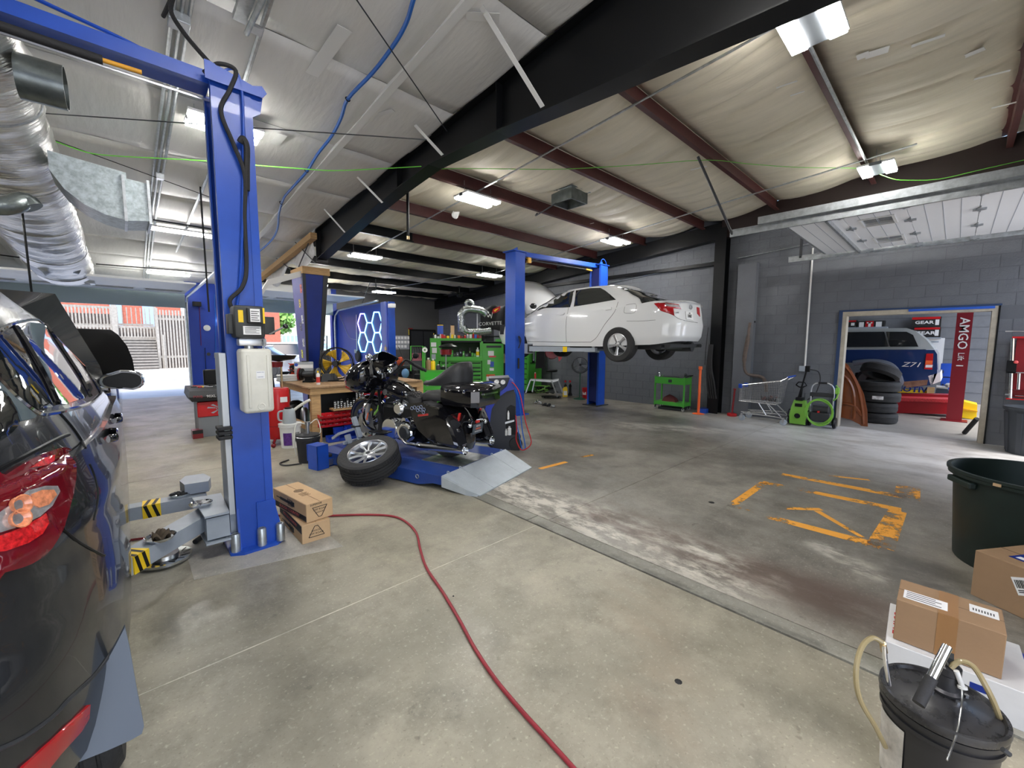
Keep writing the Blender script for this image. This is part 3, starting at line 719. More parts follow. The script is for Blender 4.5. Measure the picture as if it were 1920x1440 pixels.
for (x,y,yy) in ((204,816,.0),(217,784,.0)):
    h=hit(SB,x-3,y)
    if h[0] is not None:
        b=MB(); p=h[0]; b.loft([[(p.x+.028+.006*math.cos(a),p.y+k*.1,p.z+.016*math.sin(a)) for a in [2*PI*j/8 for j in range(8)]] if abs(k)<.9 else [(p.x+.005+.006*math.cos(a),p.y+k*.1,p.z+.014*math.sin(a)) for a in [2*PI*j/8 for j in range(8)]] for k in (-1,-.7,-.3,.3,.7,1)]); b.done('door_handle',M['blackg'],suv,world=True)
# door mirror
mp_=at(228,713,1,4.1); b=MB()
def mr_(y,sx,sz,dx=0): return [(mp_.x+dx+sx*(abs(math.cos(a))**.8)*(1 if math.cos(a)>0 else -1),y,mp_.z+sz*(abs(math.sin(a))**.8)*(1 if math.sin(a)>0 else -1)*(1.1 if math.cos(a)>0 else .85)) for a in [2*PI*k/16 for k in range(16)]]
b.loft([mr_(4.02,.112,.062),mr_(4.06,.125,.070),mr_(4.14,.11,.060),mr_(4.22,.05,.03)]); b.done('mirror_housing',M['blackg'],suv,world=True,smooth=60)
b=MB(); b.loft([mr_(4.015,.10,.052,.004),mr_(4.02,.102,.054,.004)]); b.done('mirror_glass',mat('mirror_dark',(.004,.004,.005),.3,spec=.2),suv,world=True)
b=MB(); b.box((mp_.x-.16,4.04,mp_.z-.085),(mp_.x-.06,4.16,mp_.z-.02),.012); b.done('mirror_arm',M['blackg'],suv,world=True)
# raised bonnet: hinged at the windscreen foot, its painted top faces back
A=at(196,742,1,4.75); B_=at(197,716,1,4.8); C_=at(186,690,1,4.95); D_=at(104,556,1,5.55); E_=at(0,549,1,5.6)
zt=D_.z; cx=SX
out=[(A.x,A.y,A.z),(B_.x,B_.y,B_.z),(C_.x,C_.y,C_.z),(D_.x,D_.y,D_.z),(cx,5.66,zt+.03)]
out+= [(2*cx-x,y,z) for x,y,z in out[:4][::-1]]
b=MB(); v=[b.v(p) for p in out]; c0=b.v((cx,5.05,(A.z+zt)/2+.02)); n_=len(v)
for i in range(n_-1): b.f([v[i],v[i+1],c0])
b.f([v[-1],v[0],c0]); h_=b.done('hood',gun,suv,world=True,smooth=60,solid=.03,label='raised gunmetal bonnet')
b=MB(); b.tube(cr([at(-30,566,1,2.6),at(0,572,1,2.9),at(40,590,1,3.1),at(66,611,1,3.3)],5),.012,8); b.done('roof_rail',M['black'],suv,world=True)
b=MB(); b.box((-.75,.9,.12),(.75,2.2,.28),.05); b.box((-.6,-.5,.1),(.6,.6,.26),.05); b.done('underbody',M['dark'],suv,smooth=0)
# ---------------------------------------------------------------- black-bonneted car ahead
ac=thing('parked_car','black car facing the camera with its bonnet raised, half hidden behind the dark grey SUV','car',(-.86,9.6,0))
blkcar=mat('black_car_paint',(.01,.01,.012),.2,coat=1)
b2=shell('body',blkcar,ac,lambda y:.28,interp([(-1,.85),(0,.95),(1.2,1.0),(3.4,1.0)]),lambda z:-.95,lambda z:3.4,lambda y,z:.80-.04*abs(z-.7),n=4,nt=8)
g2=shell('greenhouse',blkcar,ac,lambda y:.95,lambda y:1.5,interp([(.95,.7),(1.5,1.4)]),interp([(.95,3.2),(1.5,2.7)]),lambda y,z:.82-.2*max(0,(z-.95)/.55),n=4,nt=6)
boolean(b2,[archcut((0,y,.33),.37,x0,x1) for y in (0,2.6) for x0,x1 in ((.6,1.1),(-1.1,-.6))])
for x,y in ((.62,0),(-.62,0),(.62,2.6),(-.62,2.6)): wheel(ac,(x,y,.33),.33,.21,'dark',side=1 if x>0 else -1)
b=MB()
hp=[at(252,722,1,9.9),at(253,700,1,9.8),at(248,672,1,9.7),at(238,648,1,9.55),at(222,628,1,9.45),at(208,618,1,9.4),at(155,616,1,9.35)]
hp=[(p.x,p.y,p.z) for p in hp]; hp+= [(2*-.80-x,y,z) for x,y,z in hp[:6][::-1]]
v=[b.v(p) for p in hp]; c0=b.v((-.70,9.62,1.3))
for i in range(len(v)): b.f([v[i],v[(i+1)%len(v)],c0])
b.done('hood',mat('hood_liner',(.006,.006,.007),.8),ac,world=True,solid=.03,label='raised bonnet with black insulation lining')
# ---------------------------------------------------------------- near two-post lift
lf=thing('two_post_lift','tall blue two-post lift beside the dark SUV, with white oil tank and grey swing arms','vehicle lift',(.68,3.8,0))
def channel(x0,x1,y0,y1,z0,z1,open_,t=.012,lip=.05):
    # C-section upright, its open side towards +X or -X
    if open_<0: P=[(x0,y0),(x1,y0),(x1,y1),(x0,y1),(x0,y1-lip),(x0+t,y1-lip),(x0+t,y1-t),(x1-t,y1-t),(x1-t,y0+t),(x0+t,y0+t),(x0+t,y0+lip),(x0,y0+lip)]
    else: P=[(x1,y0),(x1,y0+lip),(x1-t,y0+lip),(x1-t,y0+t),(x0+t,y0+t),(x0+t,y1-t),(x1-t,y1-t),(x1-t,y1-lip),(x1,y1-lip),(x1,y1),(x0,y1),(x0,y0)]
    b=MB()
    v0=[b.v((p[0],p[1],z0)) for p in P]; v1=[b.v((p[0],p[1],z1)) for p in P]; n=len(P)
    for i in range(n): b.f([v0[i],v0[(i+1)%n],v1[(i+1)%n],v1[i]])
    b.f(v1); b.f(v0[::-1]); return b
B_=M['blue']
BL2=mat('lift_blue',lin(30,80,188),.35,coat=.1,noise=.08,nscale=3)
channel(.55,.80,3.64,3.96,.02,3.42,-1).done('post',B_,lf,world=True,smooth=0)
b=MB(); b.box((.745,3.632,.02),(.79,3.64,3.40));  b.done('post_rib',B_,lf,world=True,smooth=0)
b=MB(); b.prism([(.49,3.60),(.57,3.55),(.80,3.56),(.86,3.62),(.86,4.03),(.80,4.08),(.56,4.08),(.49,4.0)],0,.022); b.done('base_plate',B_,lf,world=True,smooth=0)
b=MB(); b.prism([(.68,.02),(.86,.02),(.845,.12),(.80,.36),(.68,.36)],3.625,3.64,1); b.prism([(3.64,.02),(3.60,.02),(3.64,.34)],.55,.565,0); b.prism([(3.64,.02),(4.03,.02),(3.96,.34),(3.64,.34)],.80,.815,0); b.done('gusset',B_,lf,world=True,smooth=0)
b=MB(); b.prism([(.52,3.38),(.86,3.38),(.89,3.42),(.86,3.46),(.80,3.44),(.55,3.50),(.52,3.50)],3.60,3.615,1); b.prism([(.80,3.24),(.85,3.28),(.87,3.40),(.80,3.40)],3.64,3.66,1); b.done('top_bracket',B_,lf,world=True,smooth=0)
for p in ((.70,3.60),(.83,3.60),(.70,4.05),(.53,3.62)):
    b=MB(); b.lathe([(0,.0),(.032,0),(.032,.13),(.026,.14),(.018,.14),(.018,.12),(0,.12)],(p[0],p[1],.02),(0,0,1),18); b.done('anchor_cap',M['galv'],lf,world=True)
b=MB(); b.box((-2.6,3.74,3.40),(.56,3.86,3.50)); b.box((-2.6,3.70,3.395),(.56,3.90,3.40)); b.done('crossbeam',B_,lf,world=True,smooth=0)
b=MB(); b.box((-2.6,3.83,3.335),(.60,3.84,3.35)); b.done('shutoff_rod',M['steel'],lf,world=True)
b=MB(); b.cyl((-2.6,3.72,3.325),(.02,3.72,3.325),.026,n=14); b.done('padded_bar',M['blackm'],lf,world=True)
b=MB(); b.cyl((.0,3.72,3.325),(.20,3.72,3.33),.014,n=12); b.done('bar_end',mat('yellow_tube',lin(222,160,50),.5),lf,world=True)
b=MB(); b.tube(cr([(-1.3,3.82,3.50),(-.6,3.84,3.62),(0,3.82,3.56),(.3,3.8,3.50)],8),.012,7); b.done('equaliser_hose',B_,lf,world=True)
b=MB(); b.tube(cr([(.53,3.70,3.46),(.60,3.60,3.50),(.70,3.60,3.50),(.66,3.60,3.36),(.60,3.61,3.2),(.66,3.60,3.0),(.72,3.60,2.8),(.705,3.61,2.5),(.70,3.61,2.15),(.66,3.58,2.0),(.58,3.58,1.9),(.60,3.58,1.82)],8),.014,8); b.done('power_cable',M['blackm'],lf,world=True)
b=MB(); b.tube(cr([(.60,3.62,3.45),(.70,3.605,3.50),(.735,3.61,3.3),(.70,3.61,2.6),(.66,3.61,2.1),(.62,3.60,1.8),(.64,3.56,1.66)],8),.009,7); b.done('hydraulic_hose',B_,lf,world=True)
b=MB(); b.tube(cr([(.70,3.60,3.02),(.72,3.59,3.05),(.74,3.59,3.0),(.735,3.60,2.85),(.73,3.61,2.7)],6),.02,8); b.done('cable_loop',M['blackm'],lf,world=True)
gy=M['grey']
b=MB(); b.box((.515,3.70,.14),(.555,3.93,1.52)); b.done('carriage',gy,lf,world=True,smooth=0)
b=MB(); b.box((.505,3.66,.95),(.545,3.70,1.52)); b.box((.51,3.66,.3),(.545,3.70,.95)); b.done('carriage_guide',mat('pale_guide',lin(190,194,198),.4,metal=.3),lf,world=True,smooth=0)
b=MB(); 
for k in range(3): b.box((.465,3.62,.885+k*.035),(.555,3.74,.91+k*.035),.006)
b.done('door_guard',M['blackm'],lf,world=True,smooth=0,label='black rubber door guard')
b=MB(); b.box((.36,3.84,.16),(.50,4.06,.34)); b.box((.36,3.62,.16),(.50,3.80,.32)); b.prism([(.35,3.6),(.5,3.6),(.52,4.1),(.33,4.12)],.335,.35); b.prism([(.35,3.6),(.5,3.6),(.52,4.1),(.33,4.12)],.13,.145); b.done('arm_yoke',gy,lf,world=True,smooth=0)
b=MB(); b.prism([(.30,4.30),(.46,4.28),(.49,4.40),(.46,4.56),(.33,4.58),(.28,4.45)],.33,.42); b.done('pad_holder',gy,lf,world=True,smooth=0)
def arm(x0,y0,x1,y1,zt,w0,w1,h,tf=.46):
    d=Vector((x1-x0,y1-y0,0)); L=d.length; m_=mtx((x0,y0,0),math.atan2(d.y,d.x))
    b=MB(); b.M=m_; b.prism([(0,-w0/2),(L*.55,-w1/2),(L*.55,w1/2),(0,w0/2)],zt-h,zt); b.done('arm_outer',gy,lf,world=True,smooth=0)
    b=MB(); b.M=m_; b.box((L*.5,-w1/2+.015,zt-h+.012),(L,w1/2-.015,zt-.012)); b.done('arm_inner',gy,lf,world=True,smooth=0)
    for s in (0,): 
        b=MB(); b.M=m_; b.lathe([(0,0),(.06,0),(.065,.01),(.065,.03),(0,.03)],(L-.08,0,zt),(0,0,1),20); b.done('lift_pad',M['blackm'],lf,world=True)
    w2=(w0+(w1-w0)*min(1,tf/.55))/2+.006; a0=L*tf
    b=MB(); b.M=m_; b.box((a0,-w2,zt-h-.001),(a0+.11,w2,zt+.0025)); b.done('hazard_tape',M['yellow'],lf,world=True,smooth=0)
    for k in range(2):
        for s in (-1,1):
            b=MB(); b.M=m_; a=a0+.005+k*.05; b.prism([(a,zt-h),(a+.022,zt-h),(a+.05,zt),(a+.028,zt)],s*w2,s*(w2+.002),1); b.done('hazard_stripe',M['black'],lf,world=True,smooth=0)
        b=MB(); b.M=m_; b.prism([(a,-w2),(a+.022,-w2),(a+.05,w2),(a+.028,w2)],zt+.0025,zt+.0035); b.done('hazard_stripe',M['black'],lf,world=True,smooth=0)
arm(.44,3.95,-.55,2.85,.30,.17,.13,.11)
arm(.44,4.30,-.75,4.36,.32,.15,.11,.10,.25)
# power unit
b=MB(); b.box((.575,3.44,1.63),(.765,3.60,1.86),.02); b.box((.55,3.50,1.66),(.60,3.60,1.80),.004); b.box((.75,3.5,1.66),(.84,3.60,1.79),.004); b.done('motor',mat('motor_grey',lin(52,54,54),.45),lf,world=True,smooth=30)
b=MB(); b.box((.65,3.40,1.735),(.745,3.44,1.845),.008); b.done('capacitor_cover',M['dark'],lf,world=True,smooth=0)
for x0,x1,z0,z1,m_,y in ((.665,.725,1.745,1.835,'skinw',3.398),(.625,.735,1.655,1.715,'skinw',3.438),(.60,.63,1.74,1.825,'yellow',3.438),(.745,.757,1.735,1.845,'yellow',3.41)):
    b=MB(); b.box((x0,y-.002,z0),(x1,y,z1)); b.done('rating_plate',M[m_],lf,world=True,smooth=0)
for k in range(5):
    b=MB(); b.box((.67,3.3955,1.755+k*.015),(.72-.01*(k%2),3.396,1.76+k*.015)); b.box((.635,3.4355,1.665+k*.009),(.725-.02*(k%2),3.436,1.668+k*.009)); b.done('label_print',M['ink'],lf,world=True,smooth=0,kind='stuff')
b=MB(); b.box((.60,3.47,1.575),(.775,3.56,1.63),.01); b.cyl((.67,3.52,1.53),(.67,3.52,1.58),.03); b.done('pump_block',M['alu'],lf,world=True)
b=MB(); b.tube([(.745,3.46,1.62),(.75,3.45,1.55),(.755,3.44,1.42)],.007,8); b.ball((.757,3.44,1.41),.02); b.done('lowering_lever',M['chrome'],lf,world=True)
b=MB(); b.tube([(.80,3.50,1.66),(.90,3.47,1.72)],.007,8); b.done('valve_lever',M['steel'],lf,world=True)
b=MB(); b.ball((.905,3.468,1.723),.019); b.done('lever_knob',M['blackg'],lf,world=True)
tk=mat('natural_plastic',lin(214,212,202),.4,noise=.05)
b=MB(); b.box((.60,3.42,1.09),(.795,3.60,1.555),.025,3); b.done('oil_tank',tk,lf,world=True,smooth=30,label='off-white oil tank')
b=MB(); b.box((.63,3.412,1.13),(.65,3.425,1.51),.005); b.box((.755,3.412,1.13),(.775,3.425,1.51),.005); b.torus((.71,3.42,1.135),.022,.004,(0,1,0),20,6); b.done('tank_rib',tk,lf,world=True,smooth=30)
b=MB(); b.lathe([(0,0),(.018,0),(.018,.02),(0,.02)],(.70,3.46,1.535),(0,-.6,1),6); b.done('filler_cap',M['black'],lf,world=True)
b=MB(); b.box((.685,3.417,1.34),(.74,3.419,1.395)); b.done('tank_label',M['skinw'],lf,world=True,smooth=0)
text('CERTIFIED',.008,(.712,3.4165,1.352),(1,0,0),(0,0,1),'navy',lf,world=True,ext=.0004); text('MADE IN USA',.007,(.712,3.4165,1.385),(1,0,0),(0,0,1),'navy',lf,world=True,ext=.0004)
# dishes of parts resting on the arms
def dish(p,r,label,m2='darkg',n=7):
    t=thing('parts_dish',label,'tray',p,0,'magnetic parts dishes on the lift arms')
    b=MB(); b.lathe([(0,.006),(r*.8,.006),(r*.97,.022),(r,.024),(r*.98,.018),(r*.8,0),(0,0)],n=28); b.done('dish',M['chrome'],t)
    for k in range(n):
        a=random.uniform(0,6.28); q=random.uniform(0,r*.55); h=random.uniform(0,.015); b=MB(); x,y=q*math.cos(a),q*math.sin(a)
        b.cyl((x,y,.014+h),(x+random.uniform(-.05,.05),y+random.uniform(-.05,.05),.02+h),random.uniform(.006,.014),n=6); b.done('bolt',M[m2],t,smooth=0)
dish((.27,4.33,.322),.075,'black-filled round parts dish on the farther grey lift arm','dark',9)
dish((.36,3.87,.352),.075,'shiny round dish on the yoke beside the blue post','steel',6)
dish((.10,3.50,.302),.085,'round dish holding brown rags and parts on the nearer lift arm','dark',3)
rg=thing('brake_rotor','shiny slotted brake rotor lying on the floor behind the near lift arm','brake disc',(.13,3.86,0))
b=MB(); b.lathe([(.07,.03),(.16,.03),(.16,.012),(.07,.012)],n=36); b.done('disc',M['chrome'],rg,smooth=30)
b=MB(); b.lathe([(.03,.055),(.08,.055),(.085,.03),(.03,.03)],n=24); b.done('hat',M['steel'],rg,smooth=30)
for k in range(14):
    a=2*PI*k/14; b=MB(mtx((0,0,.031),a)); b.box((.10,-.002,0),(.15,.003,.0008),rot=(0,0,.5)); b.done('slot',M['black'],rg,smooth=0)
b=MB(); b.tube([(.32,4.02,.02),(.47,4.22,.02)],.02,8); tag(b.done('pry_handle','blackm',None),'black rubber grip lying on the floor beneath the lift arms','tool handle')
rag=MB(); rag.sheet(lambda u,v:(.06+.09*u,3.44+.12*v,.33+.02*math.sin(9*u+4*v)+.015*math.sin(13*v)),10,10); tag(rag.done('oily_rag',mat('brown_rag',(.10,.075,.05),.95),solid=.006),'crumpled brown rag lying in the dish on the near arm','rag')
# ---------------------------------------------------------------- far two-post lift carrying the sedan
l2=thing('two_post_lift','blue two-post lift holding the white sedan in the air','vehicle lift',(7.7,6.65,0))
channel(6.27,6.56,6.60,6.92,.02,3.60,1).done('post',B_,l2,world=True,smooth=0)
channel(8.86,9.16,6.22,6.56,.02,3.60,-1).done('post',B_,l2,world=True,smooth=0)
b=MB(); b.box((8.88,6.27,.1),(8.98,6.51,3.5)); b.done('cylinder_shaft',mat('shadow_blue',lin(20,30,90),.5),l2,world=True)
for x,y in ((6.4,6.76),(9.0,6.39)):
    b=MB(); b.box((x-.24,y-.24,0),(x+.24,y+.24,.022)); b.done('base_plate',B_ if x<7 else M['dark'],l2,world=True,smooth=0)
b=MB(); d_=Vector((9.0-6.4,6.39-6.76,0)); L=d_.length; b.M=mtx((6.4,6.76,0),math.atan2(d_.y,d_.x)); b.box((0,-.06,3.52),(L,.06,3.62)); b.done('crossbeam',B_,l2,world=True,smooth=0)
b=MB(); b.M=mtx((6.4,6.76,0),math.atan2(d_.y,d_.x)); b.cyl((.3,0,3.47),(L-.3,0,3.45),.018); b.done('padded_bar',M['blackm'],l2,world=True)
b=MB(); b.box((6.72,6.66,3.40),(6.82,6.72,3.52)); b.done('limit_switch',mat('amber_box',lin(225,165,30),.5),l2,world=True)
b=MB(); b.cyl((8.55,6.44,3.45),(8.75,6.42,3.44),.02); b.done('bar_end',mat('yellow_tube'),l2,world=True)
for (x,y) in ((6.41,6.76),(9.01,6.39)):
    b=MB(); b.box((x-.2,y-.19,3.58),(x+.2,y+.19,3.60)); b.prism([(x-.22,3.6),(x-.1,3.6),(x-.1,3.66)],y-.18,y-.17,1); b.done('top_bracket',B_,l2,world=True,smooth=0)
b=MB(); b.tube(cr([(8.9,6.3,3.55),(8.95,6.25,3.72),(9.1,6.25,3.68),(9.15,6.22,3.4),(9.12,6.2,3.1)],6),.01,6); b.done('hydraulic_hose',B_,l2,world=True)
b=MB(); b.box((6.56,6.52,1.38),(6.74,6.90,1.60)); b.done('carriage',gy,l2,world=True,smooth=0)
b=MB(); b.box((6.58,6.50,1.40),(6.72,6.52,1.58)); b.done('yoke_window',M['dark'],l2,world=True,smooth=0)
b=MB(); b.box((8.72,6.2,1.38),(8.86,6.58,1.60)); b.done('carriage',gy,l2,world=True,smooth=0)
def arm2(x0,y0,x1,y1):
    d=Vector((x1-x0,y1-y0,0)); L=d.length; m_=mtx((x0,y0,0),math.atan2(d.y,d.x)); b=MB(); b.M=m_
    b.box((0,-.07,1.43),(L*.62,.07,1.54)); b.done('arm_outer',gy,l2,world=True,smooth=0)
    b=MB(); b.M=m_; b.box((L*.6,-.05,1.44),(L,.05,1.52)); b.done('arm_inner',gy,l2,world=True,smooth=0)
    b=MB(); b.M=m_; b.cyl((L-.06,0,1.5),(L-.06,0,1.585),.035); b.done('lift_pad',M['steel'],l2,world=True)
    b=MB(); b.M=m_; b.box((L*.56,-.072,1.43),(L*.62,-.07,1.54)); b.done('hazard_tape',M['yellow'],l2,world=True)
arm2(6.66,6.6,7.03,5.0); arm2(6.66,6.8,7.1,7.0); arm2(8.8,6.35,8.5,5.0); arm2(8.8,6.5,8.5,7.3)
b=MB(); b.cyl((6.35,6.57,1.05),(6.35,6.57,1.28),.02,n=12); b.done('latch_grip',M['blackm'],l2,world=True)
b=MB(); b.tube(cr([(6.36,6.58,1.5),(6.40,6.55,1.68),(6.33,6.55,1.76),(6.38,6.55,1.62)],5),.012,6); b.done('safety_latch',M['blackm'],l2,world=True)
# ---------------------------------------------------------------- white sedan on the far lift
KX,KY,KZ=7.80,4.43,1.33
sed=thing('sedan','white four-door sedan raised on the far blue lift with its bonnet up','car',(KX,KY,KZ))
wp=mat('white_car_paint',(.80,.81,.82),.12,coat=1)
def k_hw(y,z):
    t=(z-.66)/.5; w_=.91*(1-.06*max(0,t)**2-.05*max(0,-t)**2)
    return w_*(1-.03*max(0,(y-1.8)/1.9)**2)
kb=shell('body',wp,sed,interp([(-1.1,.34),(-.6,.26),(.4,.22),(2.4,.22),(3.3,.24),(3.7,.3)]),interp([(-1.1,1.03),(-.7,1.05),(-.2,.98),(.5,.93),(1.5,.89),(2.3,.88),(2.7,.86),(3.6,.70)]),
  interp([(.25,-.96),(.42,-1.06),(.62,-1.08),(.80,-1.05),(1.0,-1.02),(1.1,-1.0)]),interp([(.25,3.78),(.5,3.90),(.68,3.84),(.9,3.5)]),k_hw,n=4.2,nt=28,crown=.05)
kg=shell('greenhouse',wp,sed,lambda y:.86,lambda y:1.40+.055*(1-((y-.95)/1.2)**2) if abs(y-.95)<1.2 else 1.40,
  interp([(.86,-.72),(1.1,-.50),(1.25,-.20),(1.38,.12),(1.42,.25)]),interp([(.86,2.85),(1.1,2.45),(1.25,2.10),(1.38,1.80),(1.42,1.65)]),
  lambda y,z:.875-.235*max(0,(z-.92)/.49)**1.25-.25*max(0,z-1.37),n=5,nt=12,crown=.045,tp=[i/20*.93 for i in range(21)]+[.96,.98,1])
boolean(kb,[archcut((0,y,.31),.375,x0,x1) for y in (0,2.78) for x0,x1 in ((.58,1.1),(-1.1,-.58))])
for x,y in ((.80,0),(-.80,0),(.80,2.78),(-.80,2.78)): wheel(sed,(x,y,.26),.335,.215,'silver',side=1 if x>0 else -1,tilt=.3)
KB=bvh_of([kb,kg])
def kp(name,pts,m,off=.004,label=None,curve=False,step=7): return patch(name,pts,KB,m,sed,off,step,curve,label)
kgl=mat('sedan_glass',(.018,.022,.024),.03,coat=1)
kp('window',[(1007,583),(1018,572),(1032,563),(1052,552.5),(1077,545),(1072,566),(1069,576)],kgl)
kp('window',[(1080,544.5),(1107,540.5),(1126,540),(1135,545),(1145,553),(1155,562),(1120,568),(1076,575)],kgl)
gyr=interp([(.86,-.72),(1.1,-.50),(1.25,-.20),(1.38,.12),(1.42,.25)]); gyf=interp([(.86,2.85),(1.1,2.45),(1.25,2.10),(1.38,1.80),(1.42,1.65)])
def endglass(nm,s):
    def fn(u,v):
        z=.98+.37*v; w_=.875-.235*max(0,(z-.92)/.49)**1.25; x=(2*u-1)*w_*.86; a,c=gyr(z),gyf(z); k=(1-abs(x/w_)**5)**.2
        return (x,(a+c)/2+s*((c-a)/2*k+.008),z+.012)
    b=MB(); b.sheet(fn,20,10); b.done(nm,kgl,sed,solid=.004,smooth=60)
endglass('rear_window',-1); endglass('windscreen',1)
S_=lambda n,l,r=.004,m='darkg',off=.0: seam(n,l,KB,M[m],sed,r,6,off)
S_('door_gap',[(1066,577),(1062,600),(1061,620),(1062,641)]); S_('door_gap',[(990,585),(985,605),(984,620),(987,638)]); S_('door_gap',[(1159,566),(1152,585),(1134,608),(1119,632),(1108,641)])
S_('sill_gap',[(987,640),(1050,641.5),(1108,641.5)]); S_('bumper_gap',[(1175,602),(1200,602),(1229,600)],.003); S_('boot_gap',[(1262,590),(1276,599),(1308,605)],.004)
seam('fuel_lid',[(1174,572),(1188,569.5),(1193,572),(1191,584),(1186,587),(1172,587),(1170,583),(1172,574)],KB,M['darkg'],sed,.003,4)
kp('door_handle',[(1127,579),(1137,575),(1147,577),(1147,580),(1136,582)],wp,.02); kp('door_handle',[(1044,589),(1052,586),(1059,587),(1058,590),(1050,591)],wp,.02)
kt=kp('tail_light',[(1226,569),(1244,566.5),(1272,571),(1277,580),(1262,578),(1264,592),(1239,583)],mat('sedan_lens_red',(.45,.015,.02),.12,coat=1),.010)
q=kp('reverse_lens',[(1247,569),(1262,571),(1273,573),(1275,578),(1261,576),(1249,574)],mat('lens_clear',(.6,.55,.55),.1,metal=.4),.014); q.parent=kt
kp('tail_light',[(1306,576),(1310.5,577),(1312,594),(1307,588)],mat('sedan_lens_red'),.010)
pltp=kp('number_plate',[(1284.5,584),(1297.5,586),(1299,601),(1286,598.5)],M['skinw'],.012)
for (px,py,s,tx) in ((1291.5,593,.085,'H4887'),(1291,587.5,.03,'TEXAS'),(1268,586,.035,'CAMRY')):
    h=hit(KB,px,py)
    if h[0] is not None: text(tx,s,h[0]+Vector((0,-.022,0)),(1,-.06,0),(0,.12,1),'ink' if s!=.035 else 'steel',sed,world=True,sx=.62 if s!=.035 else 1)
h=hit(KB,1294,576)
if h[0] is not None:
    for (rx,rz) in ((.062,.042),(.03,.042),(.05,.02)):
        b=MB(); b.tube([(h[0].x+rx*math.cos(a),h[0].y-.015,h[0].z+(0 if rz==.042 else .022)+rz*math.sin(a)) for a in [2*PI*k/20 for k in range(20)]],.005,6,closed=True); b.done('emblem_ring',M['steel'],sed,world=True)
# boot spoiler lip, bumper step, exhaust
b=MB(); b.loft([[(x,-1.06+.20*abs(x/.8)**2.4,1.04-.04*abs(x/.8)**2),(x,-.93+.20*abs(x/.8)**2.4,1.075-.04*abs(x/.8)**2),(x,-.90+.2*abs(x/.8)**2.4,1.04-.04*abs(x/.8)**2)] for x in [(-.74+1.48*i/18) for i in range(19)]]); b.done('spoiler',wp,sed,smooth=60)
b=MB(); b.loft([[(x,-.96+.10*abs(x/.8)**3,.27),(x,-.8,.27),(x,-.8,.20),(x,-.94+.10*abs(x/.8)**3,.21)] for x in [(-.60+1.2*i/10) for i in range(11)]]); b.done('lower_valance',M['dark'],sed,smooth=40)
b=MB(); b.lathe([(.03,0),(.035,0),(.035,.14),(.03,.14)],(.50,-1.0,.245),(0,1,.0),16); b.done('exhaust_tip',M['darkg'],sed)
b=MB(); b.box((-.62,-.75,.17),(.62,.55,.33),.03); b.box((-.7,.7,.16),(.7,3.3,.30),.03); b.cyl((.35,-.9,.22),(.35,-.4,.22),.09); b.cyl((-.7,0,.25),(.7,0,.25),.04); b.done('underbody',M['dark'],sed,smooth=30)
b=MB(); b.box((-.80,2.9,.5),(.80,3.5,.74)); b.done('engine_bay',M['black'],sed)
mh=at(1001,574,0,6.86)
b=MB(); b.ball((mh.x-.02,mh.y,mh.z),(.10,.06,.065),12,8); b.done('mirror_housing',M['blackg'],sed,world=True)
# bonnet held up
b=MB()
def hood(u,v):
    x=(u-.5)*1.48; a=R(52); s=v*1.02; bow=.06*math.sin(PI*v)+.10*(1-(2*u-1)**2); w_=1-.12*v**2
    return (x*w_,2.62+s*math.cos(a)-bow*math.sin(a),.97+s*math.sin(a)+bow*math.cos(a))
b.sheet(hood,16,12); b.done('hood',wp,sed,solid=.03,smooth=60,label='raised white bonnet')
b=MB(); b.box((-.84,3.05,.3),(-.93,3.25,.31)) if 0 else None
kp('headlight',[(938,601),(945,596),(945,604),(938,612)],mat('head_lens',(.5,.45,.4),.1,coat=1),.01)
# ================================================================ OUTSIDE
st=sroot('street')
b=MB(); b.box((-40,15.8,-.3),(60,29.0,-.01)); b.done('apron',mat('bright_concrete',lin(178,180,182),.8,noise=.06,nscale=1.5),st,smooth=0)
b=MB(); b.box((-40,29.0,-.3),(60,40,.14)); b.done('sidewalk',mat('pale_pavement',lin(184,182,176),.85,noise=.05),st,smooth=0)
b=MB(); b.box((-40,22.5,-.012),(60,22.8,-.006)); b.box((-40,24.3,-.012),(60,24.36,-.004)); b.done('gutter_line',mat('gutter',lin(150,150,148),.8),st,smooth=0)
b=MB(); b.box((-40,40,-.3),(90,150,0)); b.done('far_ground',mat('far_asphalt',lin(150,150,148),.9,noise=.1),st,smooth=0)
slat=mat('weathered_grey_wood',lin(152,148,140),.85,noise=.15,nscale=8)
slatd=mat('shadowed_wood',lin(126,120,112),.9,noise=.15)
b=MB(); b.box((-60,-60,-.3),(60,-2.2,-.02)); b.done('unseen_near_apron',mat('bounce_apron',lin(226,225,220),.85),st,smooth=0)  # unseen ground, made extra pale to bounce daylight indoors
fn=thing('slatted_gate','tall weathered slatted gate standing beside the outdoor stairs','fence',(2.1,30,0.14))
def slats(name,x0,x1,z0,z1,y,parent,pitch=.14,w_=.07,t=.03,m=slat,rails=(.2,.85),kind='stuff'):
    b=MB(); x=x0
    while x<x1: b.box((x,y,z0),(x+w_,y+t,z1)); x+=pitch
    b.done(name,m,parent,world=True,smooth=0,kind=kind)
    b=MB()
    for r_ in rails: z=z0+(z1-z0)*r_; b.box((x0,y+t,z-.06),(x1,y+t+.05,z+.06))
    b.done('rail',m,parent,world=True,smooth=0)
slats('slat_panel',1.42,5.2,.14,3.36,30.0,fn,.135,.075)
b=MB(); b.box((1.38,29.95,.14),(1.50,30.07,3.45)); b.box((1.62,29.92,.14),(1.70,30.0,2.0)); b.done('post',slat,fn,world=True,smooth=0)
dk=thing('timber_deck','weathered raised deck with slatted railing and storage boxes on it','deck',(-1.5,31,1.75))
slats('railing_slats',-4.2,1.40,1.82,2.42,30.6,dk,.13,.07,rails=(.03,.97))
slats('screen_slats',-4.2,-.15,2.45,3.5,31.4,dk,.13,.07,rails=(.05,.95))
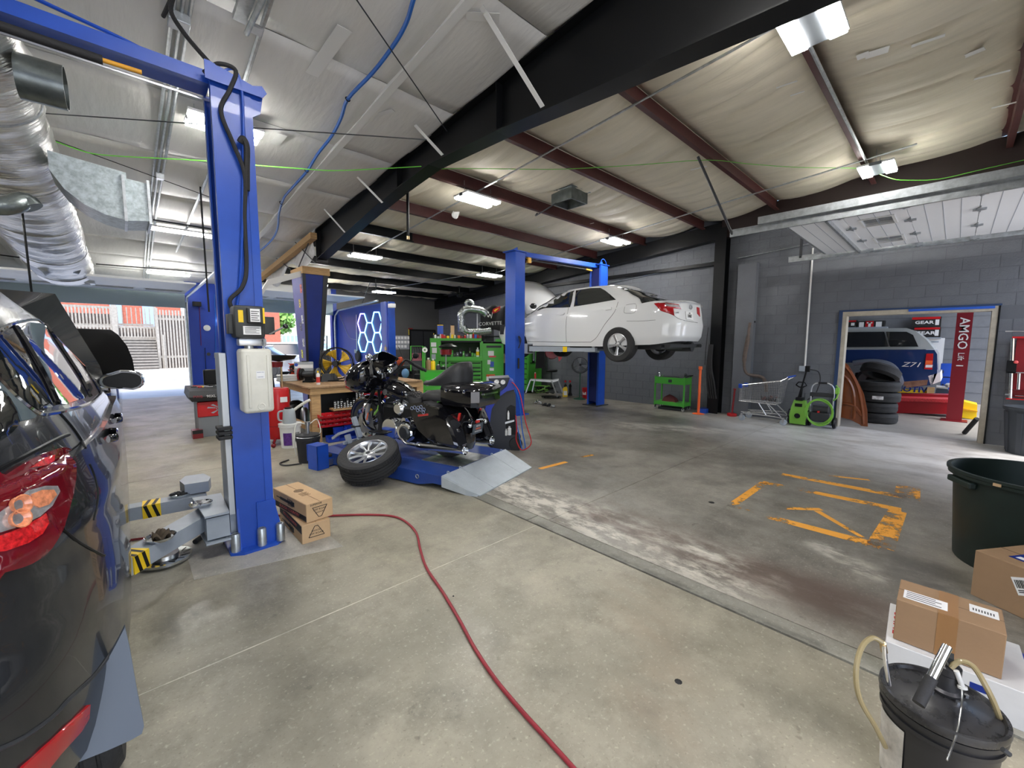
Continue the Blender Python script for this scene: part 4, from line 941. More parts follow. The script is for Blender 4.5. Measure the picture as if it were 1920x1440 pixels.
slats('screen_slats',-.15,1.42,2.55,3.6,33.0,dk,.2,.05,rails=(.05,))
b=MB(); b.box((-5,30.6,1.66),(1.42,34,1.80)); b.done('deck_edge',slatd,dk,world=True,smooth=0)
for x in (-.35,1.36): 
    b=MB(); b.box((x,30.5,.14),(x+.22 if x<0 else x+.1,30.66,3.6)); b.done('post',slat,dk,world=True,smooth=0)
stp=thing('outdoor_steps','wide weathered timber steps leading up to the slatted deck','steps',(-.5,29.6,.14))
for k in range(11):
    z=.14+k*.148; b=MB(); b.box((-5,29.3+k*.12,z+.10),(1.36,29.3+(k+1)*.12+.02,z+.148)); b.done('tread',slat,stp,world=True,smooth=0)
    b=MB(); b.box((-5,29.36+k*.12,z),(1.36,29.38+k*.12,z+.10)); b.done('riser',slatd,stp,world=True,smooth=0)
bkm=mat('slat_gap_shade',lin(112,102,96),.9)  # dark boards added behind the slats to give shaded gaps
b=MB(); b.box((1.45,30.3,.14),(5.2,30.34,3.1)); b.done('gap_shade_board',bkm,fn,world=True,smooth=0)
b=MB(); b.box((-5,30.9,1.8),(1.40,30.94,2.42)); b.box((-4.2,31.6,2.3),(-.2,31.64,3.1)); b.done('gap_shade_board',bkm,dk,world=True,smooth=0)
hs=thing('brick_house','red brick house with blue shutters behind the slatted deck','building',(0,36,0))
b=MB(); b.box((-9,36,0),(9,40,7)); b.done('brick_wall',mat('brick_red',lin(170,98,80),.85,noise=.2,nscale=9),hs,world=True,smooth=0)
for x in (-.2,1.3):
    b=MB(); b.box((x-.25,35.9,2.6),(x+.3,36,4.4)); b.done('window_shutter',mat('pale_blue_shutter',lin(150,170,205),.6),hs,world=True,smooth=0)
for x0,x1 in ((-7,-6),(-3.9,-3.2),(3,4)):
    b=MB(); b.box((x0,35.9,2.0),(x1,36,5)); b.done('window',M['skinw'],hs,world=True,smooth=0)
# view through the second bay door
bp=thing('pale_blue_building','pale blue flat-roofed building across the street','building',(24,62,0))
def wbox(nm,q0,q1,Y,D,m,par):
    a=at(*q0,1,Y); c=at(*q1,1,Y); b=MB(); b.box((a.x,Y,c.z),(c.x,Y+D,a.z)); return b.done(nm,m,par,world=True,smooth=0)
pbm=mat('pale_blue_render',lin(178,206,214),.8)
wbox('facade',(560,629),(700,662),62,8,pbm,bp); wbox('sign_board',(592,634),(612,644),61.8,.1,M['whitep'],bp); wbox('dark_sign',(594,636),(610,639),61.7,.1,M['greyd'],bp); wbox('wall_band',(560,648),(700,651),61.9,.1,M['grey'],bp)
yd=thing('yard_fence','white pipe rail fence in front of the tree across the street','fence',(12,40,0))
a=at(495,626,1,40); c=at(560,655,1,40)
b=MB()
for k in range(9): x=a.x+(c.x-a.x)*k/8; b.box((x,40,0),(x+.06,40.06,a.z))
for z in (.5,.9,1.3,a.z-.1): b.box((a.x,40,z),(c.x,40.04,z+.05))
b.done('railing',M['whitep'],yd,world=True,smooth=0)
tr=thing('street_tree','leafy green tree across the street, seen past the near lift lever','tree',(18.5,50,0))
a=at(513,612,1,50); b=MB(); b.cyl((a.x,50,0),(a.x,50,a.z),.22,.12,8); b.done('trunk',M['brown'],tr,world=True)
random.seed(5); b=MB()
for k in range(900):
    v=Vector((random.gauss(0,1),random.gauss(0,1),random.gauss(0,1))).normalized()*random.uniform(.5,1); p=Vector((a.x+v.x*2.2,50+v.y*2,a.z+.9+v.z*2.0)); s=.28
    d1=Vector((random.uniform(-1,1),random.uniform(-1,1),random.uniform(-1,1))).normalized()*s; d2=d1.orthogonal().normalized()*s
    b.f([b.v(p+d1),b.v(p+d2),b.v(p-d1),b.v(p-d2)])
b.done('foliage',mat('leaf_green',lin(120,165,80),.7,noise=.3,nscale=2),tr,world=True,fixn=False,smooth=0,kind='stuff')
def simplecar(loc,rz,label,m,L=4.3,H=1.45,hw=.86,suvish=False):
    t=thing('parked_car',label,'car',loc,rz)
    q=shell('body',m,t,lambda y:.28,interp([(-.9,.95),(0,.98),(1.5,.96),(2.6,.92),(L-1,.78)]),lambda z:-.9,lambda z:L-.9,lambda y,z:hw-.05*abs(z-.6),n=4,nt=8)
    shell('cabin',M['glass'],t,lambda y:.9,lambda y:H-.06,interp([(.9,-.7 if suvish else -.4),(H-.06,-.5 if suvish else .3)]),interp([(.9,2.3),(H-.06,1.5)]),lambda y,z:hw-.04-.2*max(0,(z-.9)/.5),n=4.5,nt=5)
    shell('roof',m,t,lambda y:H-.07,lambda y:H,lambda z:-.52 if suvish else .28,lambda z:1.5,lambda y,z:hw-.24,n=4.5,nt=2)
    for x,y in ((hw-.1,0),(-hw+.1,0),(hw-.1,L-1.7),(-hw+.1,L-1.7)):
        b=MB(); b.lathe([(0,.09),(.19,.1),(.2,.08),(.27,.1),(.32,.08),(.32,-.08),(0,-.08)],(x,y,.32),(1 if x>0 else -1,0,0),24); b.done('wheel',M['tire'],t)
    return t
p=flo(600,700); 
simplecar((p.x-1.0,24.5,0),R(75),'white estate car parked outside, seen right of the blue column',wp,4.6,1.6,.9,True)
simplecar((5.3,21.8,0),R(60),'silver car parked outside, seen left of the blue column',mat('silver_paint',(.45,.47,.5),.2,metal=.6,coat=1),4.4,1.45)
# ================================================================ BAY DOORS RAISED UNDER THE ROOF
def baydoor(name,x0,x1,y0,y1,z,label,ysec=4,wins=(),near=False,slope=0):
    t=sroot(name)
    n=ysec
    for k in range(n):
        a=y0+(y1-y0)*k/n; c=y0+(y1-y0)*(k+1)/n
        if k in wins:
            # a section with windows: frames left open round each pane
            b=MB(); W=(x1-x0); nw=wins[k]; 
            xs=[x0]
            for j in range(nw): m_=x0+W*(j+.5)/nw; h_=.22 if near else W/nw*.38; xs+=[m_-h_,m_+h_]
            xs.append(x1); d0=a+(c-a)*.25; d1=a+(c-a)*.75
            b.box((x0,a+.004,z),(x1,d0,z+.04)); b.box((x0,d1,z),(x1,c-.004,z+.04))
            for j in range(0,len(xs),2): b.box((xs[j],d0,z),(xs[j+1],d1,z+.04))
            b.done('door_section',M['whitep'],t,smooth=0)
            for j in range(1,len(xs)-1,2):
                b=MB(); X0,X1=xs[j],xs[j+1]
                for q in ((X0-.03,d0-.03,X1+.03,d0),(X0-.03,d1,X1+.03,d1+.03),(X0-.03,d0,X0,d1),(X1,d0,X1+.03,d1)): b.box((q[0],q[1],z-.012),(q[2],q[3],z+.002))
                b.done('window_frame',M['white'],t,smooth=0)
                b=MB(); b.box((X0,d0,z+.012),(X1,d1,z+.018)); b.done('pane',mat('grey_pane',(.25,.26,.25),.2,coat=1),t,smooth=0)
        else:
            b=MB(); b.box((x0,a+.004,z),(x1,c-.004,z+.04)); 
            b.done('door_section',M['whitep'],t,smooth=0)
    return t
d2=baydoor('door_2',-3.5,1.38,12.6,15.3,2.98,'',5,{3:5})
b=MB(); b.box((-3.5,15.42,2.585),(1.40,15.47,3.02)); b.done('bottom_section',mat('pale_blue_white',lin(188,206,212),.5),d2,smooth=0)
b=MB(); b.tube([(1.42,15.4,0),(1.42,15.4,2.45),(1.42,15.3,2.75),(1.42,15.05,2.88),(1.42,9.6,2.98)],.03,6); b.box((1.38,15.42,0),(1.44,15.5,2.6)); b.done('track',M['galv'],d2)
d3=baydoor('door_3',2.35,5.56,12.6,15.3,2.98,'',5,{3:3})
b=MB(); b.box((2.3,15.42,2.585),(5.60,15.47,3.02)); b.done('bottom_section',mat('pale_blue_white'),d3,smooth=0)
for k in range(8):
    b=MB(); b.box((2.3,15.415,2.62+k*.05),(5.6,15.42,2.625+k*.05)); b.done('groove',M['grey'],d3,smooth=0)
b=MB(); b.tube([(5.64,15.4,0),(5.64,15.4,2.3),(5.64,15.3,2.58),(5.64,15.0,2.74),(5.64,11.9,2.86)],.03,6); b.done('track',M['galv'],d3)
b=MB(); b.tube([(5.64,12.0,2.86),(5.64,12.0,3.5)],.015,5); b.tube([(5.64,13.0,2.86),(5.64,12.4,3.45)],.012,5); b.done('track_hanger',M['darkg'],d3)
d4=baydoor('door_4',7.0,9.78,-1.95,1.80,3.30,'',6,{4:2},True)
b=MB(); 
for k in range(1,24):
    y=-1.95+3.75*k/24
    if k%4: b.box((7.0,y-.003,3.297),(9.78,y+.003,3.30))
b.done('pressed_rib',M['grey'],d4,smooth=0,kind='stuff')
b=MB(); b.box((7.0,1.80,3.30),(9.78,1.83,3.36)); b.box((7.0,1.3,3.24),(9.78,1.33,3.3)); b.done('strut',M['galv'],d4,smooth=0)
for x,e in ((6.93,2.5),(9.85,2.42)):
    b=MB(); b.box((x-.02,-2.0,3.24),(x+.02,e,3.33)); b.box((x-.03,-2.0,3.33),(x+.03,e,3.345)); b.done('track',M['galv'],d4,smooth=0)
b=MB(); b.box((6.84,-1.95,3.34),(6.90,2.1,3.44)); b.done('strut_channel',M['galv'],d4,smooth=0)
for k in range(1,6):
    y=-1.95+3.75*k/6
    for x in (7.9,8.9):
        b=MB(); b.box((x-.03,y-.06,3.28),(x+.03,y+.06,3.30)); b.prism([(x-.16,y-.012),(x+.16,y-.012),(x+.03,y+.03),(x-.03,y+.03)],3.285,3.3); b.done('hinge',M['galv'],d4,smooth=0)
    for x in (6.98,9.8):
        b=MB(); b.box((x-.05,y-.05,3.25),(x+.04,y+.05,3.30)); b.cyl((x-.06,y,3.26),(x+.02,y,3.26),.025,n=10); b.done('roller_bracket',M['galv'],d4)
b=MB(); b.cyl((6.94,2.46,3.25),(6.30,2.78,4.33),.018,n=6); b.done('hanger_rod',M['dark'],d4); b=MB(); b.box((9.82,2.2,3.3),(9.87,2.24,4.0)); b.done('hanger_rod',M['dark'],d4)
# ================================================================ DUCTS AND SERVICES
du=thing('foil_duct','long crinkled silver foil-wrapped duct hanging under the white ceiling','duct',(-.70,9,3.2))
b=MB(); 
N=90; sec=[]
for i in range(N):
    y=3.4+(13.6-3.4)*i/(N-1); zc=3.74-.066*(y-4.5); r=.34+.012*math.sin(i*1.9)+.008*math.sin(i*4.1)-(.03 if i%11==0 else 0)
    sec.append([(-.84+1.36*r*math.cos(a)*(1+.012*math.sin(i*2.3+5*a)),y+.01*math.sin(3*a),zc+r*.92*math.sin(a)+.008*math.sin(i*3.3+4*a)) for a in [2*PI*k/28 for k in range(28)]])
b.loft(sec); b.done('foil_jacket',M['foil'],du,world=True,smooth=50)
for y in (5.6,7.4,9.2,11.2,12.9):
    zc=3.78-.068*(y-4.5); b=MB(); b.tube([(-.84+.465*math.cos(a),y,zc-.03+.325*math.sin(a)) for a in [2*PI*k/32 for k in range(32)]],.008,5,closed=True); b.done('strap',M['galv'],du,world=True)
    b=MB(); b.cyl((-.84,y,zc+.25),(-.84,y,ZL(y)),.006,n=5); b.done('hanger_wire',M['dark'],du,world=True)
b=MB(); b.box((-1.0,13.55,2.92),(-.38,13.95,3.25)); b.done('end_box',M['galv'],du,world=True)
b=MB(); b.box((-.92,13.6,2.912),(-.46,13.9,2.922)); b.done('grille',M['dark'],du,world=True)
b=MB(); b.lathe([(.15,0),(.15,.24),(.144,.24),(.144,0)],(-.43,4.75,3.50),(1,-.05,.0),26); b.lathe([(0,.1),(.145,.1)],(-.43,4.75,3.50),(1,-.05,0),26); b.done('round_outlet',mat('dull_galvanised',(.22,.25,.25),.35,metal=.85,noise=.2),du,world=True,label='short round galvanised outlet')
gd=thing('duct_elbow','mottled galvanised rectangular duct elbow sticking out of the foil duct','duct',(-.3,6.5,3.2))
sp_=mat('spangled_zinc',(.42,.48,.5),.4,metal=.5,noise=.25,nscale=22)
b=MB(); prof=[(-.42,3.46),(.14,3.40),(.14,3.34),(.30,3.33),(.30,2.93),(.12,2.90),(-.05,2.93),(-.2,3.0),(-.33,3.12),(-.42,3.28)]
b.prism(prof,6.2,6.75,1); b.done('elbow',sp_,gd,world=True,smooth=20)
b=MB(); b.box((.30,6.18,2.90),(.325,6.77,3.36)); b.box((.10,6.18,2.89),(.125,6.77,3.37)); b.done('flange',M['galv'],gd,world=True,smooth=0)
b=MB(); b.box((.325,6.22,2.94),(.335,6.73,3.32)); b.done('opening_grille',M['dark'],gd,world=True)
ed=thing('duct_boot','small dark metal elbow outlet on the underside of the foil duct','duct',(-1.3,9,3))
dz=mat('dull_galvanised')
a=at(-25,385,1,6.2); c=at(40,385,1,6.4); b=MB(); b.tube(cr([(-1.9,6.2,c.z-.12),(a.x,6.2,a.z),(c.x+.02,6.3,c.z+.02),(c.x+.08,6.3,c.z-.03)],5),.085,18); b.done('elbow',dz,ed,world=True)
a=at(68,500,1,12.0); c=at(135,500,1,12.2); b=MB(); b.tube([(a.x,12,a.z-.08),((a.x+c.x)/2,12.1,c.z+.06),(c.x+.1,12.2,c.z)],.15,18); e2=thing('duct_boot','angled galvanised outlet near the far end of the foil duct','duct',(-1.3,12,3)); b.done('elbow',M['galv'],e2,world=True)
# ceiling fan at far left, and black fan on far purlins
def cfan(loc,label,r,m):
    t=thing('ceiling_fan',label,'ceiling fan',loc)
    b=MB(); b.cyl((0,0,0),(0,0,.28),.015,n=8); b.lathe([(.06,.28),(.03,.22),(0,.22)]); b.done('downrod',M['black'],t)
    b=MB(); b.lathe([(0,-.1),(.09,-.09),(.12,0),(.09,.06),(0,.07)],n=20); b.done('motor',M['black'],t)
    for k in range(4 if r<1 else 3):
        a=2*PI*k/(4 if r<1 else 3)+.5; b=MB(mtx((0,0,0),a,.2)); b.prism([(.1,-.03),(r,-.07),(r,.07),(.1,.03)],-.006,.0); b.done('blade',m,t,smooth=0)
a=at(10,450,1,9.0); cfan((a.x-.05,9.0,ZL(9)-.30),'dark bladed ceiling fan partly out of frame beyond the foil duct',.7,M['dark'])
a=at(861,528,1,12.2); cfan((a.x,12.2,ZL(12.2)-.30),'black ceiling fan hanging from the far black purlins',.62,M['black'])
# conduits
def conduit(name,pts,r,m,label,cat='conduit',group=None,n=7,sm=0):
    b=MB(); b.tube(cr(pts,sm) if sm else pts,r,n); o=b.done(name,m,None); return tag(o,label,cat,group)
cz=lambda x,y,d: (x,y,ZL(y)-d)
for k in range(3): conduit('conduit',[cz(.45+.05*k,-1.9,.03),cz(.46+.05*k,9.5,.03),cz(.53+.05*k,15.4,.03)],.016,M['galv'],('leftmost','middle','rightmost')[k]+' of three parallel galvanised conduits on the white ceiling above the near lift',group='triple conduits on the ceiling')
for (px,py,s) in ((335,38,.14),(300,330,.09)):
    p=ceil(px,py,-.06); t=thing('junction_box','square galvanised junction box on the triple conduits'+(' feeding the lift cable' if s>.1 else ', the smaller and farther one'),'junction box',p)
    b=MB(); b.box((-s/2,-s/2,-.04),(s/2,s/2,.03),.004); b.done('box',M['galv'],t,smooth=0); b=MB(); b.box((-s/2+.005,-s/2+.005,-.046),(s/2-.005,s/2-.005,-.04)); b.done('cover',M['steel'],t,smooth=0)
b=MB(); p=ceil(300,28,-.06); b.tube(cr([(p.x+.02,p.y,p.z),(.44,4.1,p.z-.02),(.40,4.0,3.95),(.45,3.85,3.75),(.55,3.7,3.55),(.60,3.62,3.46)],6),.015,8); tag(b.done('power_cable',M['blackm'],None),'looping black cable from the ceiling box to the top of the near lift','cable')
conduit('conduit',[cz(.99,-1.9,.05),cz(1.0,3.8,.05),cz(1.05,5.5,.05),cz(1.0,12,.05)],.02,M['galv'],'single galvanised conduit running over the near blue lift post')
un=thing('pipe_support','galvanised strut channel with hanging pipe end on the ceiling','pipe support',ceil(478,22,-.05))
b=MB(); b.box((-.12,-.3,-.02),(-.03,.18,.03)); b.done('strut',M['galv'],un,smooth=0); b=MB(); b.cyl((-.0,-.5,-.06),(-.02,.22,-.06),.02); b.done('pipe_end',M['galv'],un); b=MB(); b.box((-.02,.1,-.05),(.08,.2,-.03)); b.done('bracket',M['steel'],un,smooth=0)
bh=[ceil(x,y,-.09) for x,y in ((790,-40),(775,0),(762,42),(740,82),(700,135),(652,186),(640,220),(622,255),(595,290),(575,322),(550,350),(532,372),(523,400),(520,430),(508,452),(482,475))]
conduit('air_hose',bh,.018,mat('bright_blue_hose',lin(30,100,190),.4),'bright blue air hose clipped across the white ceiling','hose',sm=4)
for q in ((652,186),(575,320),(527,380)):
    p=ceil(*q,-.09); b=MB(); b.torus(p,.024,.005,(0,1,-.3),12,5); tag(b.done('hose_clip',M['black'],None),{652:'black clip at the sharp bend of the blue ceiling hose',575:'middle black clip on the blue ceiling hose',527:'black clip where the blue hose turns down'}[q[0]],'clip','clips on the blue hose')
def rod(q0,q1,d0,d1,r,m,label,cat='cable'):
    a=ceil(*q0,d0); c=ceil(*q1,d1); b=MB(); b.tube([a,c],r,6); return tag(b.done('sag_rod' if cat=='rod' else 'wire',m,None),label,cat)
rod((655,-20),(838,246),-.06,-.3,.006,M['darkg'],'thin dark steel rod crossing the white ceiling to the black beam','rod')
rod((75,212),(800,262),-.12,-.35,.006,M['darkg'],'dark cable spanning from the foil duct to the black beam')
rod((100,262),(400,372),-.1,-.1,.005,M['black'],'black cable dropping behind the near post beneath the ceiling')
rod((275,410),(400,430),-.2,-.2,.012,M['black'],'black conduit from the duct elbow to behind the post')
rod((180,495),(400,512),-.2,-.2,.012,M['black'],'sagging black cable near the far bay door')
rod((0,478),(130,495),-.2,-.2,.012,M['black'],'black cable near the far ceiling fan')
for q0,q1,nm in (((42,400),(60,555),'black drop cord hanging over the SUV roof'),((380,420),(392,585),'black drop cord hanging left of the near lift post')):
    a=at(*q0,1,8.0); c=at(*q1,1,8.0); b=MB(); b.tube([(a.x,a.y,ZL(8)-.01),a,c],.012,6); tag(b.done('hanging_cable',M['black'],None),nm,'cable')
gs=mat('green_string',lin(110,200,70),.6,emit=0)
pts=[ceil(*q,-.28) for q in ((95,262),(160,285),(210,292),(300,297),(390,302),(480,310),(560,316),(625,320),(720,316),(790,312))]
b=MB(); b.tube(cr(pts,3),.006,5); tag(b.done('green_string',gs,None),'bright green string stretched below the white ceiling','string')
pts=[ceil(*q,-.02) for q in ((806,318),(860,316),(960,317),(1060,317),(1200,309),(1325,300),(1400,307),(1500,314),(1620,316),(1650,325))]
b=MB(); b.tube(cr(pts,3),.005,5); b.tube(cr([at(x,y,0,8.8+k*.22) for k,(x,y) in enumerate(((1650,327),(1675,336),(1700,338),(1760,336),(1840,318),(1920,300)))],3),.006,5); tag(b.done('green_string',gs,None),'green string strung under the rust-red purlins','string')
conduit('conduit',[cz(4.45,.2,.03),cz(4.45,9.9,.03)],.013,M['galv'],'straight conduit under the purlins joining the nearer row of lights')
conduit('conduit',[cz(8.55,.6,.03),cz(8.55,9.9,.03)],.013,M['galv'],'straight conduit under the purlins close to the block wall')
conduit('conduit',[cz(8.3,9.9,.03),cz(6.8,13.8,.03)],.012,M['galv'],'slanting conduit beyond the black ceiling fan')
conduit('conduit',[(4.5,1.17,ZL(1.2)-.03),(9.0,1.17,ZL(1.2)-.03)],.018,M['galv'],'thick conduit along the near purlin between the twin-panel lights')
conduit('conduit',[(10.17,10.5,3.05),(10.17,3.95,3.53)],.012,M['galv'],'thin conduit sloping along the block wall behind the sedan')
conduit('conduit',[(10.17,3.5,3.52),(10.17,2.1,3.62),(10.17,2.02,3.75)],.012,M['galv'],'thin conduit on the block wall under the door track')
wc=thing('wall_conduit','white vertical conduit ending in an outlet box above the pressure washers','conduit',(10.17,2.03,0))
a=at(1524,470,0,10.17); c=at(1509,690,0,10.17); b=MB(); b.cyl((10.17,a.y,a.z+.05),(10.17,c.y,c.z),.016); b.done('pipe',M['white'],wc,world=True); b=MB(); b.box((10.12,c.y-.07,c.z-.07),(10.2,c.y+.09,c.z+.04),.006); b.done('outlet_box',M['grey'],wc,world=True,smooth=0)
bx=thing('roof_vent','square galvanised vent box hanging from the sagging fabric ceiling','vent',(6.07,4.98,ZL(4.98)+.05))
def rs(h,s): return [(-s,-s,h),(s,-s,h),(s,s,h),(-s,s,h)]
b=MB(); b.loft([rs(.1,.23),rs(-.12,.23),rs(-.12,.21),rs(.08,.21)],cap=False); b.done('box',dz,bx,smooth=0); b=MB(); b.box((-.27,-.27,.08),(.27,.27,.09)); b.done('flange',dz,bx,smooth=0); b=MB(); b.box((-.21,-.21,.07),(.21,.21,.075)); b.done('throat',M['black'],bx,smooth=0)
b=MB(); b.tube(cr([(-.2,.1,-.1),(-.3,.25,-.2),(-.25,.5,-.22),(-.1,.75,-.18),(0,.8,-.1)],5),.012,6); b.done('flex_conduit',M['darkg'],bx)
dp=thing('drop_pipe','short black pipe hanging below the rust-red purlins','pipe',(2.9,5.2,3.3)); b=MB(); dp.location=(3.45,6.1,0); TM[dp.name]=mtx((3.45,6.1,0)); a=at(765,372,1,6.1); c=at(765,443,1,6.1)
b.cyl((a.x,6.1,ZL(6.1)+.1),(c.x,6.1,c.z),.022,n=10); b.done('pipe',M['black'],dp,world=True); b=MB(); b.cyl((c.x,6.1,c.z),(c.x,6.1,c.z-.05),.026,n=10); b.done('cap',mat('brass',(.6,.45,.25),.3,metal=.9),dp,world=True)
tf=MB(); p=ceil(850,402,.0); tf.sheet(lambda u,v:(p.x-.07+.14*u,p.y-.1+.03*math.sin(6*u)+.06*v,p.z+.03-.13*v*(1-abs(u-.6))),6,5); tag(tf.done('torn_facing',M['white'],None,solid=.004),'torn white flap hanging beside the strip light over the gap','torn flap')
# white chain-hoist style arm by the column and timber edge beam, plastic
bw=sroot('trim_30'); b=MB(); 
for (q0,q1,w0) in (((588,438),(480,548),.1),):
    a=at(*q0,0,2.9); c=at(*q1,0,2.9); b.hexa([(2.84,a.y,a.z-.1),(2.96,a.y,a.z-.1),(2.96,a.y,a.z+.02),(2.84,a.y,a.z+.02)],[(2.84,14.8,3.2),(2.96,14.8,3.2),(2.96,14.8,3.32),(2.84,14.8,3.32)])
b.done('timber_beam',M['wood'],bw,smooth=0)
b=MB(); b.sheet(lambda u,v:(2.98+.02*math.sin(9*v+7*u),9.1+4*u,ZL(9.1+4*u)-.02-(.45+.15*math.sin(11*u))*v),20,8); b.done('plastic_sheet',mat('cloudy_plastic',(.6,.6,.6),.3,noise=.15),bw,solid=.003)
wb=thing('white_bracket','cranked white steel bracket arm between near lift and blue column','bracket',(2.3,9,2.5))
b=MB(); pp=[at(x,y,1,9.6) for x,y in ((478,598),(486,556),(502,530),(570,512))]; 
for a,c in zip(pp,pp[1:]): b.hexa([(a.x,9.55,a.z-.06),(a.x,9.65,a.z-.06),(a.x,9.65,a.z+.06),(a.x,9.55,a.z+.06)],[(c.x,9.55,c.z-.06),(c.x,9.65,c.z-.06),(c.x,9.65,c.z+.06),(c.x,9.55,c.z+.06)])
b.done('arm',M['white'],wb,world=True,smooth=0)
for q0,q1 in (((540,440),(590,492)),((583,445),(560,500)),((500,470),(545,505)),((490,440),(585,450))):
    a=at(*q0,0,2.9); c=at(*q1,0,2.95); b=MB(); b.tube([a,c],.012,5); tag(b.done('brace_rod',M['darkg'],None),{(540,440):'thin dark bracing rod slanting down onto the black beam end',(583,445):'steep thin rod directly above the blue column',(500,470):'thin dark rod low along the timber beam',(490,440):'nearly level thin rod meeting the black beam end'}[q0],'rod','bracing rods above the blue column')
# hexagon LED lights on the wing wall
led=[mat('led_cyan',(.25,.75,1),.4,emit=4),mat('led_violet',(.45,.35,1),.4,emit=4),mat('led_teal',(.3,.95,.95),.4,emit=4)]
hx=thing('hexagon_light','glowing cyan and violet hexagon outline lights on the blue wing wall','wall light',(5.76,12.6,1.8))
def H(x,y): 
    p=at(x,y,0,5.77); return (p.x,p.y,p.z)
cr2=lambda x,y:(480+x*.16667,480+y*.16667)
hexs=[[(1175,650),(1218,650),(1250,750),(1222,860),(1175,860),(1145,755)],[(1328,632),(1382,632),(1415,745),(1390,860),(1335,862),(1302,752)],[(1175,862),(1222,862),(1258,965),(1228,1075),(1182,1075),(1152,968)],[(1335,864),(1390,862),(1422,965),(1392,1088),(1340,1088),(1308,970)]]
for i,h_ in enumerate(hexs):
    for j in range(6):
        b=MB(); b.tube([H(*cr2(*h_[j])),H(*cr2(*h_[(j+1)%6]))],.017,6); b.done('light_tube',led[1 if (i==0 and j in (0,4,5)) else (2 if i>1 else 0)],hx,world=True)
for a,c in (((1250,750),(1302,752)),((1258,965),(1308,970)),((1222,862),(1250,750)),((1335,862),(1302,752))):
    b=MB(); b.tube([H(*cr2(*a)),H(*cr2(*c))],.017,6); b.done('light_tube',led[0],hx,world=True)
wt=thing('wall_cable','thin pale cable drooping across the blue wing wall','cable',(5.75,14,2)); b=MB(); b.tube(cr([H(637,590),H(645,610),H(655,632),H(668,637)],5),.006,5); b.done('cable',M['grey'],wt,world=True)
b=MB(); b.tube([H(668,590),H(669,655)],.012,6); b.tube([H(716,568),H(717,600)],.01,6); tag(b.done('wall_conduit',M['white'],None),'slim conduit drops on the blue wing wall','conduit')
# dark end wall: schedule board and warning sign
wbd=thing('planning_board','pale whiteboard grid on the dark office wall behind the workshop','board',(8.3,15.58,1.7))
wbox('board',(739,629),(770,655),15.58,.02,mat('board_grey',lin(150,152,156),.5),wbd)
for k in range(14):
    x=740+(k%5)*6; y=631+(k//5)*8; wbox('note',(x,y),(x+4.5,y+5),15.57,.008,M['chars'],wbd)
sg=thing('warning_sign','small yellow warning sign beside the dark office doorway','sign',(8.5,15.58,2.2)); wbox('plate',(766,615),(774,628),15.57,.015,mat('sign_yellow',lin(200,180,40),.5),sg); wbox('sign_header',(766,615),(774,618),15.565,.015,M['redd'],sg); wbox('sign_text',(768,620),(772,625),15.565,.014,M['ink'],sg)
# ================================================================ MOTORCYCLE LIFT AND MOTORCYCLE
U=Vector((-.284,.959,0)); W_=Vector((.959,.284,0))       # along the table, and across it
A0=Vector((2.424,3.694,0)); TH=.17
rzl=math.atan2(U.y,U.x)                                   # local x runs along the table, y to its left
def LT(b=None): return mtx((A0+W_*.66),rzl)
ml=thing('motorcycle_lift','low blue motorcycle lift table with a silver chequer-plate ramp','motorcycle lift',tuple(A0+W_*.66),rzl)
LB=mat('table_blue',lin(28,58,128),.42,coat=.1,noise=.1,nscale=4)
for y0,y1,nm in ((-.66,-.325,'side_extension'),(-.32,.32,'table_top'),(.325,.66,'side_extension')):
    b=MB(); b.box((.0,y0,TH-.035),(2.2,y1,TH),.004); b.done(nm,LB,ml,smooth=0)
for y in (.655,-.66):
    b=MB(); b.prism([(.0,TH-.03),(2.2,TH-.03),(2.2,.10),(2.1,.02),(.35,.02),(.12,.07),(.0,.07)],y-.005,y+.005,1); b.done('side_skirt',LB,ml,smooth=0)
b=MB(); b.box((.1,-.3,.0),(2.1,.3,.06)); b.done('base_frame',B_,ml,smooth=0)
def chequer(x0,x1,y0,y1,z,fn=None):
    b=MB(); k=0; x=x0+.02
    while x<x1-.01:
        y=y0+.02+(.0125 if k%2 else 0)
        while y<y1-.01:
            s=1 if (k%2) else -1; p=[(x-.009,y-.003*s),(x,y-.0015*s),(x+.009,y+.003*s),(x,y+.0055*s)]
            b.f([b.v((q[0],q[1],(fn(q[0]) if fn else z)+.0012)) for q in p]); y+=.025
        x+=.02; k+=1
    return b
dp_=mat('chequer_steel',(.35,.36,.37),.4,metal=.8,noise=.3,nscale=10)
b=MB(); b.box((.02,-.30,TH),(.62,.30,TH+.003)); pc=b.done('tread_plate',dp_,ml,smooth=0)
chequer(.02,.62,-.30,.30,TH+.003).done('tread_pattern',M['steel'],pc,smooth=0,fixn=False,kind='stuff')
rm_=mat('silver_ramp_paint',lin(176,184,190),.45,metal=.3,noise=.07,nscale=6)
fz=lambda x:TH+.005+(TH)*x/.44
pts=[(0,.66),(0,-.66),(-.44,-.60),(-.44,.57)]
def rampseg(ya,yb,yc,yd,nm):
    b=MB(); t=[(-.005,ya,TH+.008),(-.005,yb,TH+.008),(-.44,yc,.012),(-.44,yd,.012)]; b.hexa([(q[0],q[1],q[2]-.02 if i<2 else 0) for i,q in enumerate(t)],t); b.done(nm,rm_,ml,smooth=0)
rampseg(.66,.335,.30,.57,'ramp_plate'); rampseg(.33,-.33,-.30,.295,'ramp_plate'); rampseg(-.335,-.66,-.60,-.305,'ramp_plate')
b=MB(); b.hexa([(0,.655,.05),(0,.665,.05),(-.3,.62,.0),(-.42,.59,.0)],[(0,.655,TH),(0,.665,TH),(-.3,.622,.065),(-.43,.58,.02)]); b.done('ramp_side',rm_,ml,smooth=0)
